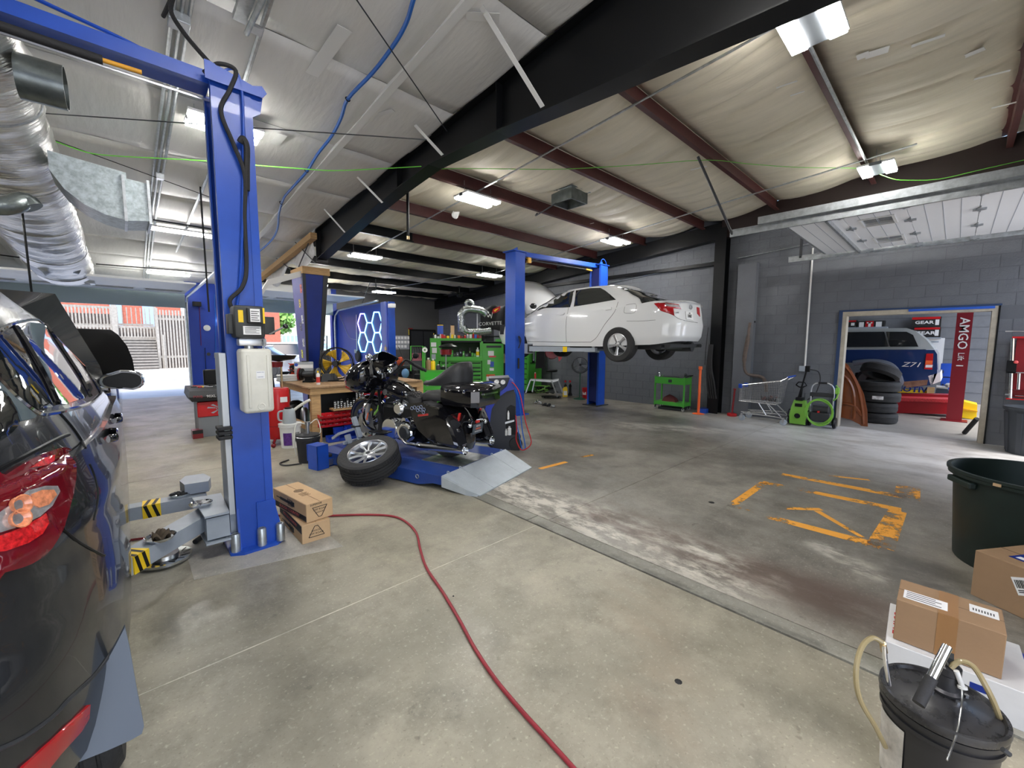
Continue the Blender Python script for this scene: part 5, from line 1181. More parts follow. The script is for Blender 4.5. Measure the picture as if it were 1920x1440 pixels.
chequer(-.42,-.02,-.54,.54,0,fn=lambda x:.012+(TH-.004)*(x+.44)/.435).done('ramp_pattern',mat('ramp_raised',lin(190,197,202),.4,metal=.4),ml,smooth=0,fixn=False,kind='stuff')
for y in (-.55,-.33,.33,.55):
    b=MB(); b.torus((0,y,TH+.012),.014,.005,(0,1,0),12,5); b.done('hinge_loop',rm_,ml)
b=MB(); b.torus((.35,.664,.11),.022,.005,(0,1,0),16,5); b.done('lifting_eye',M['steel'],ml)
# bike frame of reference
BO=Vector((2.93,4.30,TH)); BH=Vector((-.29,.957,0)).normalized(); BLf=Vector((-BH.y,BH.x,0)); brz=math.atan2(BH.y,BH.x)
def bk(px,py,off):
    v=ray(px,py); t=((BO-CAM).dot(BLf)+off)/v.dot(BLf); p=CAM+v*t-BO; return (p.dot(BH),off,p.z)
bike=thing('motorcycle','black touring motorcycle with bags and backrest strapped on the blue lift table','motorcycle',tuple(BO),brz)
bg=mat('bike_black',(.005,.005,.007),.07,coat=1); br=mat('black_leather',(.016,.016,.018),.42,bump=.15,bscale=120)
def bw_(cx,r,w,par_label):
    b=MB(); b.lathe([(r*.72,-w/2),(r*.8,-w*.52),(r*.93,-w*.42),(r,-w*.15),(r,w*.15),(r*.93,w*.42),(r*.8,w*.52),(r*.72,w/2)],(cx,0,r),(0,1,0),44); ty=b.done('tyre',M['tire'],bike)
    b=MB(); b.lathe([(r*.74,-w*.46),(r*.68,-w*.3),(r*.68,w*.3),(r*.74,w*.46)],(cx,0,r),(0,1,0),44); b.done('rim',M['chrome'],ty)
    for k in range(10):
        a=2*PI*k/10; b=MB(); b.tube([(cx+.03*math.cos(a),-.02,r+.03*math.sin(a)),(cx+r*.69*math.cos(a+.12),.02,r+r*.69*math.sin(a+.12))],.009,6); b.done('spoke',M['black'],ty)
    b=MB(); b.cyl((cx,-w*.7,r),(cx,w*.7,r),.035); b.done('hub',M['chrome'],ty)
    for s in (-1,1):
        b=MB(); b.lathe([(.07,0),(.15,0),(.15,.006),(.07,.006)],(cx,s*w*.62,r),(0,1,0),28); b.done('brake_disc',M['steel'],ty)
    return ty
RW,FW=.0,1.41
bw_(RW,.315,.17,''); bw_(FW,.315,.13,'')
def arcstrip(cx,cz,r,a0,a1,w,n=18,dr=0):
    out=[]
    for k in range(n+1):
        a=a0+(a1-a0)*k/n; q=1-.25*abs(2*k/n-1)**3
        out.append([(cx+(r)*math.cos(a),-w*q,cz+r*math.sin(a)),(cx+(r+.03)*math.cos(a),-w*.6*q,cz+(r+.03)*math.sin(a)),(cx+(r+.04)*math.cos(a),0,cz+(r+.04)*math.sin(a)),(cx+(r+.03)*math.cos(a),w*.6*q,cz+(r+.03)*math.sin(a)),(cx+r*math.cos(a),w*q,cz+r*math.sin(a)),(cx+(r-.01)*math.cos(a),w*.9*q,cz+(r-.01)*math.sin(a)),(cx+(r+.02)*math.cos(a),0,cz+(r+.02)*math.sin(a)),(cx+(r-.01)*math.cos(a),-w*.9*q,cz+(r-.01)*math.sin(a))])
    return out
b=MB(); b.loft(arcstrip(FW,.315,.345,R(5),R(175),.085)); b.done('front_fender',bg,bike,smooth=60)
b=MB(); b.loft(arcstrip(RW,.315,.36,R(60),R(205),.12)); b.done('rear_fender',bg,bike,smooth=60)
for s in (-1,1):
    b=MB(); b.cyl((1.20,s*.105,.80),(1.33,s*.105,.56),.027); b.done('fork_tube',M['black'],bike)
    b=MB(); b.cyl((1.31,s*.105,.60),(FW,s*.105,.315),.034,.030); b.done('fork_slider',M['alu'],bike)
    b=MB(); b.box((FW-.09,s*.128-.006,.33),(FW-.035,s*.128+.006,.43),rot=None); b.done('brake_caliper',M['chrome'],bike)
b=MB(); b.box((FW-.11,.138,.36),(FW-.095,.146,.47),rot=(0,-.35,0)); b.done('fork_reflector',M['orange'],bike)
# shark-nosed fairing
def fr(x,zc,hw,hh,k=2.6,n=22):
    o=[]
    for j in range(n):
        a=2*PI*j/n; c,s=math.cos(a),math.sin(a); o.append((x,hw*(abs(c)**(2/k))*(1 if c>0 else -1),zc+hh*(abs(s)**(2/k))*(1 if s>0 else -1)))
    return o
b=MB(); b.loft([fr(1.68,.92,.06,.05),fr(1.65,.91,.20,.10),fr(1.57,.91,.30,.15),fr(1.45,.93,.38,.20),fr(1.33,.96,.42,.23),fr(1.22,.99,.38,.22),fr(1.14,1.01,.30,.18)]); b.done('fairing',bg,bike,smooth=70,label='shark-nosed black fairing')
b=MB(); 
for s in (-1,1): b.ball((1.60,s*.10,.93),(.05,.07,.045),14,8)
b.done('headlight',mat('dark_lens',(.05,.05,.055),.05,coat=1),bike)
b=MB(); b.box((1.36,.33,.82),(1.46,.37,.86),.01); b.done('turn_signal',mat('bike_red_lens',(.35,.02,.02),.2,coat=1),bike)
b=MB(); b.sheet(lambda u,v:(1.40-.27*v-.5*(u-.5)**2,(u-.5)*(.62-.22*v**2),1.12+.20*math.sin(v*1.35)-.45*(u-.5)**2*v),18,10); b.done('windscreen',mat('smoked_screen',(.01,.013,.02),.06,coat=1),bike,solid=.006,smooth=60)
b=MB(); b.lathe([(0,0),(.045,0),(.05,.012),(.03,.02),(0,.02)],(1.12,.11,1.05),(-1,0,.35),20); b.lathe([(0,0),(.045,0),(.05,.012),(.03,.02),(0,.02)],(1.12,-.11,1.05),(-1,0,.35),20); b.done('gauge',M['chrome'],bike)
b=MB(); b.box((1.08,-.08,.93),(1.14,.08,1.03),.01); b.done('display',M['blackg'],bike)
# handlebars, grips, levers, mirrors
for s in (-1,1):
    b=MB(); b.tube(cr([(1.12,s*.03,.99),(1.08,s*.16,1.02),(1.03,s*.29,1.17),(.98,s*.33,1.18),(.90,s*.42,1.10)],6),.016,10); b.done('handlebar',M['black'],bike)
    b=MB(); b.tube([(.93,s*.39,1.13),(.79,s*.50,1.03)],.021,12); b.done('grip',M['blackm'],bike)
    b=MB(); b.tube(cr([(1.0,s*.36,1.15),(.98,s*.45,1.10),(.88,s*.52,1.03)],5),.008,6); b.done('lever',M['black'],bike)
    b=MB(); b.tube([(.97,s*.37,1.17),(.95,s*.40,1.23)],.007,6); b.ball((.92,s*.42,1.25),(.018,.062,.042),14,8); b.done('mirror',M['chrome'] if s>0 else M['black'],bike)
b=MB(); b.tube([bk(757,676,-.3),bk(747,650,-.35)],.004,5); b.done('antenna',M['black'],bike)
# tank, seat, engine
def sec(x,zc,hw,hh,k=2.3,n=20): return fr(x,zc,hw,hh,k,n)
b=MB(); b.loft([sec(1.10,.83,.05,.05),sec(1.06,.83,.11,.09),sec(.95,.81,.155,.12),sec(.82,.79,.16,.12),sec(.68,.76,.13,.10),sec(.58,.73,.07,.07)]); b.done('tank',bg,bike,smooth=70)
b=MB(); b.loft([[(x,-.035,z),(x,.035,z),(x,.03,z+.012),(x,-.03,z+.012)] for x,z in ((1.02,.925),(.9,.925),(.78,.908),(.66,.86),(.58,.81))]); b.done('tank_console',M['chrome'],bike,smooth=50)
b=MB(); b.lathe([(0,0),(.038,0),(.04,.008),(0,.012)],(.93,.158,.78),(0,1,.15),20); b.done('tank_badge',M['steel'],bike)
def seatsec(x,zt,hw,th): return [(x,-hw,zt-th),(x,-hw,zt-.04),(x,-hw*.7,zt-.005),(x,0,zt),(x,hw*.7,zt-.005),(x,hw,zt-.04),(x,hw,zt-.01-th)]
b=MB(); b.loft([seatsec(.60,.80,.09,.06),seatsec(.52,.77,.14,.09),seatsec(.42,.745,.175,.11),seatsec(.34,.76,.18,.12),seatsec(.28,.80,.17,.10)]); b.done('rider_seat',br,bike,smooth=60)
b=MB()
for i in range(5):
    for j in range(5): b.ball((.57-.05*i,-.10+.05*j+.025*(i%2),.789-.012*i),(.024,.024,.008),6,4)
b.done('quilting',br,bike,kind='stuff')
b=MB(); b.loft([seatsec(.32,.80,.15,.09),seatsec(.24,.835,.17,.10),seatsec(.10,.84,.17,.10),seatsec(-.05,.83,.15,.10),seatsec(-.10,.80,.12,.06)]); b.done('pillion_seat',br,bike,smooth=60)
for (x,t) in ((.82,.38),(.62,-.38)):
    bot=Vector((.72,0,.42)); d=Vector((math.sin(t),0,math.cos(t))); b=MB()
    for k in range(9): c=bot+d*(.05+.018*k); b.tube([c,c+d*.009],[.068,.068],18)
    b.done('cylinder_fins',M['darkg'],bike,smooth=0,kind='stuff'); b=MB(); b.cyl(bot,bot+d*.23,.05); b.done('cylinder',M['steel'],bike)
    b=MB(); c=bot+d*.23; b.box((c.x-.075,-.075,c.z-.03),(c.x+.075,.085,c.z+.04),.02,rot=(0,t,0)); b.done('rocker_cover',M['chrome'],bike,smooth=40)
b=MB(); b.box((.30,-.10,.14),(1.08,.10,.62),.05); b.done('engine_core',M['black'],bike,smooth=0)
b=MB(); b.box((.58,-.11,.22),(.88,.13,.44),.05,3); b.done('crankcase',M['alu'],bike,smooth=40)
b=MB(); b.lathe([(0,.0),(.13,.0),(.15,-.03),(.15,-.08)],(.80,.23,.31),(0,1,0),28); b.lathe([(0,.0),(.11,.0),(.125,-.02),(.125,-.08)],(.53,.235,.29),(0,1,0),28); b.box((.53,.15,.20),(.80,.225,.42),.02); b.done('primary_cover',M['chrome'],bike,smooth=35)
b=MB(); b.lathe([(0,.02),(.07,.02),(.09,0)],(.53,.235,.29),(0,1,0),24); b.done('derby_cover',M['darkg'],bike)
b=MB(); b.lathe([(0,.03),(.06,.03),(.085,.0),(.085,-.05)],(.72,.13,.57),(0,1,0),24); b.done('air_filter',M['chrome'],bike)
b=MB(); b.loft([sec(.52,.40,.16,.05),sec(.46,.42,.20,.10),sec(.34,.42,.22,.11),sec(.27,.40,.18,.07)]); b.done('battery_cover',bg,bike,smooth=60)
b=MB(); b.loft([[(x,.13,z-.025),(x,.21,z-.02),(x,.22,z+.02),(x,.14,z+.03)] for x,z in ((.62,.40),(.56,.46),(.48,.455),(.42,.40))]); b.done('starter_cover',M['chrome'],bike,smooth=50)
b=MB(); b.tube(cr([(1.14,.08,.8),(1.12,.07,.55),(1.05,.06,.3),(.85,.05,.16),(.5,.05,.14)],5),.02,8); b.done('frame_downtube',M['black'],bike)
for s in (-1,1):
    b=MB(); b.tube(cr([(1.14,s*.06,.66),(1.18,s*.22,.66),(1.15,s*.33,.55),(1.12,s*.34,.36),(1.04,s*.2,.24),(1.0,s*.05,.22)],6),.017,8); b.done('crash_bar',M['chrome'],bike)
    b=MB(); b.box((.82,s*.25-.05,.245),(1.10,s*.25+.06,.265),.008); b.done('floorboard',M['black'],bike,smooth=0)
    b=MB(); b.tube(cr([(.66,s*.12,.40),(.60,s*.2,.24),(.48,s*.26,.17),(.30,s*.275,.165),(.2,s*.28,.165)],5),.024,10); b.done('header_pipe',M['chrome'],bike)
    b=MB(); b.lathe([(.0,.0),(.03,.0),(.042,.04),(.047,.10),(.050,.70),(.056,.745),(.052,.75),(.040,.69),(0,.68)],(.27,s*.285,.165),(-1,0,.055),24); b.done('silencer',M['chrome'],bike)
    b=MB(); P=[(.31,.70),(.24,.52),(.16,.39),(.0,.29),(-.40,.235),(-.44,.27),(-.30,.60),(-.16,.66),(.1,.72)]
    y0,y1=(.20,.40) if s>0 else (-.40,-.20)
    def ins(P,k): 
        cx=sum(p[0] for p in P)/len(P); cz_=sum(p[1] for p in P)/len(P); return [(cx+(p[0]-cx)*k,cz_+(p[1]-cz_)*k) for p in P]
    b.loft([[(x,y,z) for x,z in ins(P,k)] for y,k in ((y0,.94 if s<0 else 1),(y0+.03,1),(y1-.03,1),(y1,.9 if s>0 else 1))]); b.done('saddlebag',bg,bike,smooth=40)
    b=MB(); b.loft([[(x,s*y,z) for x,z in ((.31,.70),(.1,.735),(-.16,.675),(-.30,.61),(-.29,.585),(.30,.675))] for y in (.20,.405)]); b.done('bag_lid',bg,bike,smooth=40)
    b=MB(); b.box((-.03,s*.405-.003,.575),(.13,s*.405+.003,.60),rot=(0,.18,0)); b.done('side_reflector',mat('bike_red'),bike) if 0 else b.done('side_reflector',mat('bike_red_lens'),bike)
    b=MB(); b.box((-.36,s*.18-.02,.40),(-.33,s*.18+.02,.60),.008,rot=(0,-.3,0)); b.done('fender_strut',bg,bike)
    b=MB(); b.box((-.345,s*.215-.012,.52),(-.325,s*.215+.012,.62),rot=(0,-.25,0)); b.done('tail_light',mat('bike_bright_red',(.7,.04,.03),.3),bike)
gr=mat('silver_graphic',lin(150,160,190),.4)
for (cx,cz_,n) in ((.22,.655,5),(.12,.67,3)):
    for k in range(n):
        c=Vector((cx-.045*k,.409,cz_-.008*k+(.02 if k%2 else 0))); b=MB(); b.tube([c+Vector((.022*math.cos(a),0,.022*math.sin(a))) for a in [2*PI*j/6 for j in range(6)]],.003,4,closed=True); b.done('hexagon_graphic',gr,bike,smooth=0)
# trunk and wrap-round backrest
b=MB(); b.loft([[(x,y,.70+dz) for x,y in ((-.58,-.20),(-.60,.20),(-.53,.26),(-.12,.24),(-.07,.19),(-.07,-.19),(-.12,-.24),(-.53,-.26))] for dz in (0,)]+[[(x,y,z) for x,y in ((-.63,-.22),(-.63,.22),(-.56,.29),(-.11,.27),(-.05,.20),(-.05,-.20),(-.11,-.27),(-.56,-.29))] for z in (.76,.885)]); b.done('trunk',bg,bike,smooth=30,label='black top trunk')
b=MB(); b.loft([[(x*1.0,y*1.0,.888) for x,y in ((-.64,-.23),(-.64,.23),(-.57,.295),(-.11,.275),(-.045,.20),(-.045,-.20),(-.11,-.275),(-.57,-.295))],[(x,y,.93) for x,y in ((-.63,-.22),(-.63,.22),(-.56,.28),(-.12,.265),(-.06,.20),(-.06,-.20),(-.12,-.265),(-.56,-.28))],[(x,y,.975) for x,y in ((-.52,-.18),(-.52,.18),(-.46,.19),(-.16,.19),(-.12,.15),(-.12,-.15),(-.16,-.19),(-.46,-.19))]]); b.done('trunk_lid',bg,bike,smooth=50)
for x in (-.20,-.46):
    b=MB(); b.box((x-.016,.284,.862),(x+.016,.296,.905),.004); b.done('latch',M['chrome'],bike)
b=MB(); b.box((-.645,-.15,.84),(-.638,.15,.86)); b.done('trunk_trim',M['chrome'],bike)
def bkr(t):
    # a pad sweeping from the left arm, up behind the rider, to the right arm
    a=R(-100)+R(200)*t; y=.27*math.sin(a); x=-.10-.20*math.cos(a)+ .20*(abs(math.sin(a))**3); h=.98+.23*math.exp(-((a/R(60))**4)); return x,y,h
b=MB(); se=[]
for i in range(29):
    t=i/28; x,y,h=bkr(t); a=R(-100)+R(200)*t; nx,ny=-math.cos(a),math.sin(a); lo=.93
    se.append([(x-nx*.03,y-ny*.03,lo),(x+nx*.03,y+ny*.03,lo),(x+nx*.035,y+ny*.035,(lo+h)/2),(x+nx*.02,y+ny*.02,h-.01),(x-nx*.005,y-ny*.005,h),(x-nx*.03,y-ny*.03,(lo+h)/2+.01)])
b.loft(se); b.done('backrest',br,bike,smooth=70)
b=MB(); b.box((-.455,-.10,.35),(-.445,.10,.47),rot=(0,-.12,0)); b.done('number_plate',mat('paper_plate',lin(70,80,90),.5),bike)
lo=(BO+BH*-.468+Vector((0,0,.415)))
for k,(s,tx,m_) in enumerate(((.026,'BAYOU','chars'),(.03,'HARLEY','orange'),(.02,'MOTORCYCLES','chars'))):
    text(tx,s,(-.4625+.0035*k,0,.445-.033*k),(0,-1,0),(.12,0,1),m_,bike,ext=.0005)
b=MB(); b.box((-.46,-.035,.48),(-.44,.035,.51),.004); b.done('plate_light',mat('bike_bright_red'),bike)
for s in (-1,1):
    b=MB(); b.tube(cr([(-.40,s*.04,.5),(-.44,s*.12,.50),(-.44,s*.17,.46)],4),.012,8); b.ball((-.45,s*.16,.47),.028); b.done('rear_indicator',M['chrome'],bike)
b=MB(); b.tube([bk(708,768,.2),bk(702,777,.2)],.014,8); b.tube([bk(709,760,.2),bk(708,768,.2)],.007,6); ob=b.done('tie_hook',M['greend'],None); ob.parent=bike
TM_b=TM[bike.name]
# wheel vice and straps on the table
vc=thing('wheel_vice','grey box-section wheel vice clamping the motorcycle front wheel','wheel clamp',tuple(BO+BH*1.62+BLf*.2),brz)
def sq(pts,r,nm='bar'):
    b=MB(); P=[BO+BH*q[0]+BLf*q[1]+Vector((0,0,q[2])) for q in pts]
    for a,c in zip(P,P[1:]): b.tube([a,c],r,4)
    return b.done(nm,gy,vc,world=True,smooth=0)
sq([bk(663,782,.22),bk(675,820,.22)],.042); sq([bk(624,822,.22),bk(636,813,.24),bk(668,803,.22)],.024); sq([bk(672,823,.22),(1.32,.22,.04)],.042); sq([bk(651,815,.22),bk(656,832,.22)],.045); sq([(1.62,.30,.03),(1.62,-.25,.03)],.03)
b=MB(); 
for q in (bk(667,799,.22),): P=BO+BH*q[0]+BLf*q[1]+Vector((0,0,q[2])); b.box((P.x-.05,P.y-.05,P.z-.012),(P.x+.05,P.y+.05,P.z+.012))
b.done('rubber_pad',M['blackm'],vc,world=True,smooth=0)
q=bk(662,828,.34); P=BO+BH*q[0]+BLf*q[1]+Vector((0,0,.03))
rs_=thing('ratchet_strap','black and green ratchet strap lying by the wheel vice','strap',tuple(P))
b=MB(); b.tube(cr([(-.08,0,.0),(-.03,.03,.015),(.03,.0,.01),(.09,.02,.01)],4),.022,8); b.done('webbing',M['cloth'],rs_); b=MB(); b.tube(cr([(.04,-.03,.0),(.09,-.02,.02),(.12,.03,.045)],4),.014,6); b.done('handle',M['greend'],rs_)
# ---------------------------------------------------------------- foot control box
fc=thing('foot_control','blue angle bracket with a black foot pedal and silver air valve box','foot pedal',(1.80,5.52,0),rzl)
b=MB(); b.box((-.13,-.0,0),(-.12,.16,.31)); b.box((-.13,.0,.30),(.08,.16,.312)); b.box((.07,.0,.10),(.08,.16,.30)); b.box((-.13,.15,0),(.06,.16,.31)); b.done('bracket',M['blue'],fc,smooth=0)
b=MB(); b.box((-.09,-.14,0),(.10,.07,.015)); b.box((-.09,-.14,0),(-.08,.07,.12)); b.box((-.09,-.14,0),(.1,-.13,.12)); b.done('tray',M['blue'],fc,smooth=0)
b=MB(); b.box((-.105,-.12,.02),(-.092,.04,.10)); b.done('silver_plate',M['steel'],fc,smooth=0)
b=MB(); b.box((-.09,-.12,.11),(.09,.03,.15),.015,rot=(0,.15,0)); b.done('pedal',M['blackm'],fc,smooth=30)
# ---------------------------------------------------------------- loose wheel leaning on the table
lw=thing('car_wheel','loose car wheel with silver multi-spoke alloy leaning on the blue lift table','wheel',(2.03,4.60,.245))
Rq=Vector((0,0,1)).rotation_difference(Vector((-.31,-.20,.93)).normalized()); lw.rotation_mode='QUATERNION'; lw.rotation_quaternion=Rq; 
r,w=.345,.235
prof=[(.225,-w*.5),(.31,-w*.52),(.335,-w*.44)]
for k in (-.32,-.16,0,.16,.32): prof+=[(r,w*(k-.065)),(r,w*(k+.045)),(r-.009,w*(k+.055)),(r-.009,w*(k+.085))]
prof+=[(.335,w*.46),(.31,w*.52),(.235,w*.5),(.225,w*.42)]
b=MB(); b.lathe(prof,(0,0,0),(0,0,1),60); b.done('tyre',M['tire'],lw,smooth=25)
b=MB()
for k in range(64):
    a=2*PI*k/64
    for s in (-1,1): b.tube([(r*math.cos(a)*1.0,r*math.sin(a),s*w*.44),((r+.001)*math.cos(a+.03),(r+.001)*math.sin(a+.03),s*w*.2)],.003,4)
b.done('tread_sipes',M['black'],lw,kind='stuff')
al=mat('alloy_silver'); b=MB(); b.lathe([(.232,w*.46),(.226,w*.50),(.214,w*.46),(.205,w*.2),(.20,-w*.4)],n=48); b.done('rim',al,lw,smooth=50)
for k in range(5):
    for s in (-1,1):
        a=2*PI*k/5+s*.17; a2=2*PI*k/5+s*.30; b=MB()
        def q(rad,an,hw,h): c=Vector((math.cos(an),math.sin(an),0)); p=Vector((-math.sin(an),math.cos(an),0)); return [c*rad-p*hw+Vector((0,0,h-.02)),c*rad+p*hw+Vector((0,0,h-.02)),c*rad+p*hw*.6+Vector((0,0,h)),c*rad-p*hw*.6+Vector((0,0,h))]
        b.loft([q(.05,a*1.0,.014,w*.36),q(.13,2*PI*k/5+s*.2,.013,w*.41),q(.212,a2,.018,w*.45)]); b.done('spoke',al,lw,smooth=30)
b=MB(); b.lathe([(0,w*.40),(.028,w*.40),(.034,w*.37),(.075,w*.33),(.08,w*.25)],n=30); b.done('hub',al,lw)
b=MB(); b.lathe([(0,w*.405),(.026,w*.405),(.027,w*.38)],n=24); b.done('centre_cap',M['dark'],lw)
for k in range(5):
    a=2*PI*(k+.5)/5; b=MB(); b.cyl((.055*math.cos(a),.055*math.sin(a),w*.30),(.055*math.cos(a),.055*math.sin(a),w*.345),.009,n=8); b.done('lug_hole',M['black'],lw)
# ---------------------------------------------------------------- blue refrigerant machine
rp=Vector((4.02,4.62,0)); rn=Vector((rp.x,rp.y,0)).normalized(); rxd=Vector((rn.y,-rn.x,0))
def rpl(px,py,d=0):
    v=ray(px,py); t=(rp-CAM).dot(rn)/v.dot(rn); p=CAM+v*t; p=p*1; return p+rn*d
mc=thing('refrigerant_machine','blue and charcoal refrigerant service machine with gauges behind the motorcycle','service machine',tuple(rp),math.atan2(rxd.y,rxd.x))
def slab(name,pts,d0,d1,m_,smooth=30):
    b=MB(); A=[rpl(x,y,d0) for x,y in pts]; C=[rpl(x,y,d0)+rn*(d1-d0) for x,y in pts]; b.hexa(A,C); return b.done(name,m_,mc,world=True,smooth=smooth)
chp=mat('charcoal_plastic',lin(52,54,60),.5); bpl=mat('royal_blue_plastic',lin(36,56,160),.4)
slab('side_shell',[(930,742),(946,731),(962,727),(967,740),(968,800),(973,836),(950,846),(930,842),(916,832),(913,800),(917,768)],.0,.5,chp)
slab('blue_shell',[(955,711),(964,716),(966,729),(950,733),(935,744),(922,766),(917,800),(920,834),(909,818),(899,792),(902,768),(914,750),(934,738),(950,724)],-.05,.53,bpl)
slab('gauge_panel',[(916,710),(955,708),(958,714),(944,732),(934,742),(920,735)],.02,.5,chp)
slab('opening',[(950,765),(958,759),(966,762),(966,815),(952,815),(948,800)],-.006,.0,M['black'],0)
slab('shelf',[(947,790),(964,786),(964,789),(947,794)],-.05,.02,M['steel'],0)
slab('base',[(914,832),(930,842),(950,846),(974,838),(974,844),(950,852),(925,846)],-.02,.52,M['dark'])
for (x,y) in ((931,716),(943,716.5)):
    p=rpl(x,y,-.005); b=MB(); b.lathe([(0,.0),(.030,.0),(.036,.006),(.036,-.01)],p,-rn+Vector((0,0,.5)),24); b.done('gauge',M['skinw'],mc,world=True)
    b=MB(); b.torus(p-rn*.005,.036,.004,-rn+Vector((0,0,.5)),24,6); b.done('gauge_ring',M['chrome'],mc,world=True); b=MB(); b.tube([p-rn*.008+Vector((0,0,.004)),p-rn*.006+rxd*.02+Vector((0,0,.02))],.002,4); b.done('needle',M['ink'],mc,world=True)
for (x,y,r_,h) in ((953,782,.016,.10),(955,811,.028,.10),(949,812,.016,.07)):
    p=rpl(x,y,-.03); b=MB(); b.lathe([(0,0),(r_,0),(r_,h),(r_*.5,h+.012),(r_*.5,h+.03),(0,h+.03)],p-Vector((0,0,.03)),(0,0,1),16); b.done('bottle',M['white'],mc,world=True)
for dd in (-.02,.42):
    p=rpl(967,834,dd); b=MB(); b.lathe([(0,-.02),(.05,-.025),(.095,-.02),(.10,0),(.095,.02),(.05,.025),(0,.02)],(p.x,p.y,.10),-rn,24); b.done('wheel',M['tire'],mc,world=True)
for col_,pts in ((M['red'],((959,716),(966,722),(975,740),(985,790),(995,825),(985,838),(975,838),(967,820),(968,800),(966,775))),(mat('bright_blue_hose'),((960,717),(967,730),(974,755),(978,800),(984,835),(978,838),(972,810),(966,780)))):
    b=MB(); b.tube(cr([rpl(x,y,-.06-.012*i) for i,(x,y) in enumerate(pts)],5),.008,7); b.done('service_hose',col_,mc,world=True)
# ---------------------------------------------------------------- two shock-absorber cartons
def carton(name,label,cx,cy,z,L,W,H,rz,m=None,group=None,cat='box'):
    t=thing(name,label,cat,(cx,cy,z),rz,group); b=MB(); b.box((-L/2,-W/2,0),(L/2,W/2,H),.004,1); b.done('carton',m or M['card'],t,smooth=0)
    b=MB(); b.box((-L/2,-.002,H),(L/2,.002,H+.0015)); b.done('flap_gap',M['cardd'],t,smooth=0); return t
p1=flo(567,1022); p2=flo(610,1010); p3=flo(520,970)
dW=Vector((p2.x-p1.x,p2.y-p1.y,0)); dL=Vector((p3.x-p1.x,p3.y-p1.y,0)); 
bL=dL.length; bW=dW.length; rz1=math.atan2(-dL.y,-dL.x)     # local -x face looks away, +x face to the viewer
c1=(p1+p2+p3+Vector((p2.x+p3.x-p1.x,p2.y+p3.y-p1.y,0)))/4
bW=.22; bL=.62; bH=.155
ux=Vector((math.cos(rz1),math.sin(rz1),0)); uy=Vector((-ux.y,ux.x,0))
cc=p1-ux*bL/2+uy*bW/2
def shockbox(c,z,rz,label,tx,flip):
    t=carton('shock_absorber_box',label,c.x,c.y,z,bL,bW,bH,rz,M['card'],'shock absorber boxes stacked by the lift post')
    s=-1
    b=MB(); b.box((-bL/2+.005,-bW/2-.0012,.01 if not flip else .085),(bL/2-.002,-bW/2,.055 if not flip else .15)); b.done('black_band',M['ink'],t,smooth=0)
    text('ROUGH COUNTRY',.036,(0,-bW/2-.0018,.033 if not flip else .118),(1,0,0),(0,0,1),mat('faded_red_ink',lin(190,90,80),.6),t,ext=.0004,shear=.2,sx=1.2)
    # printed shock absorber silhouette
    b=MB(); z0=.10 if not flip else .045
    b.box((-.17,-bW/2-.0014,z0-.012),(.05,-bW/2,z0+.012)); b.box((-.24,-bW/2-.0014,z0-.004),(-.17,-bW/2,z0+.004)); b.box((.05,-bW/2-.0014,z0-.02),(.10,-bW/2,z0+.02))
    for k in range(5): b.box((-.02+.02*k,-bW/2-.0014,z0-.03),(-.012+.02*k,-bW/2,z0+.03))
    b.done('printed_silhouette',M['ink'],t,smooth=0)
    x=bL/2+.0012; s=1 if not flip else -1; cz_=bH/2
    tri=[(-.055,-.035*s*-1),(.055,.035*s),(0,-.05*s)]
    tri=[(-.06,.035*s),(.06,.035*s),(.035,-.01*s),(.012,-.05*s),(-.012,-.05*s),(-.035,-.01*s)]
    for i in range(6):
        a,c_=tri[i],tri[(i+1)%6]; b=MB(); b.tube([(x,a[0],cz_+a[1]),(x,c_[0],cz_+c_[1])],.0028,4); b.done('triangle_logo',M['ink'],t,smooth=0)
    text('OFF ROAD',.022,(x,0,cz_+.012*s),(0,1,0),(0,0,1),'ink',t,ext=.0004); text('SHOCKS',.02,(x,0,cz_-.012*s),(0,1,0),(0,0,1),'ink',t,ext=.0004)
    if not flip: text('SUPERIOR',.022,(x,-.03,cz_+.06),(0,1,0),(0,0,1),'ink',t,ext=.0004)
    b=MB(); 
    for k in range(5): b.box((.02+.018*k,-.04,bH),(.026+.018*k,.03-.01*(k%2),bH+.0016))
    b.lathe([(0,bH+.0016),(.04,bH+.0016),(.04,bH)],(-.06,0,0),n=16); b.done('top_print',mat('faded_ink',lin(120,96,70),.8),t,smooth=0)
    return t
shockbox(cc,0,rz1,'lower of the two black-banded kraft boxes beside the near lift post','',True)
shockbox(cc+ux*-.03+uy*.0,bH+.002,rz1+R(8),'upper black-banded kraft box, turned slightly on the one below','',False)
# ---------------------------------------------------------------- red air hose on the floor
hp_=[(505,966),(560,967),(610,967),(690,965),(745,970),(778,995),(788,1030),(800,1065),(830,1110),(860,1160),(890,1215),(930,1275),(980,1335),(1030,1390),(1075,1440),(1110,1480)]
b=MB(); b.tube(cr([flo(x,y,.011) for x,y in hp_],8),.0095,10); tag(b.done('air_hose',mat('dark_red_hose',lin(140,42,52),.45,noise=.1),None),'dark red air hose snaking across the concrete floor','hose')
b=MB(); b.tube(cr([flo(x,y,.011) for x,y in ((470,978),(430,985),(300,1005),(248,1012),(200,1020))],6),.0095,8); tag(b.done('air_hose',mat('dark_red_hose'),None),'dark red hose running under the grey lift arms','hose')
for (x,y,s) in ((1272,1278,.018),(1334,942,.03),(850,1118,.006)):
    p=flo(x,y); b=MB(); b.lathe([(0,.006),(s*.7,.004),(s,0)],p,(0,0,1),9); tag(b.done('debris_chip',M['ink'],None),{.018:'black scrap lying alone on the near concrete',.03:'largest black scrap, beyond the stained floor joint',.006:'tiny black speck beside the red hose'}[s],'scrap')
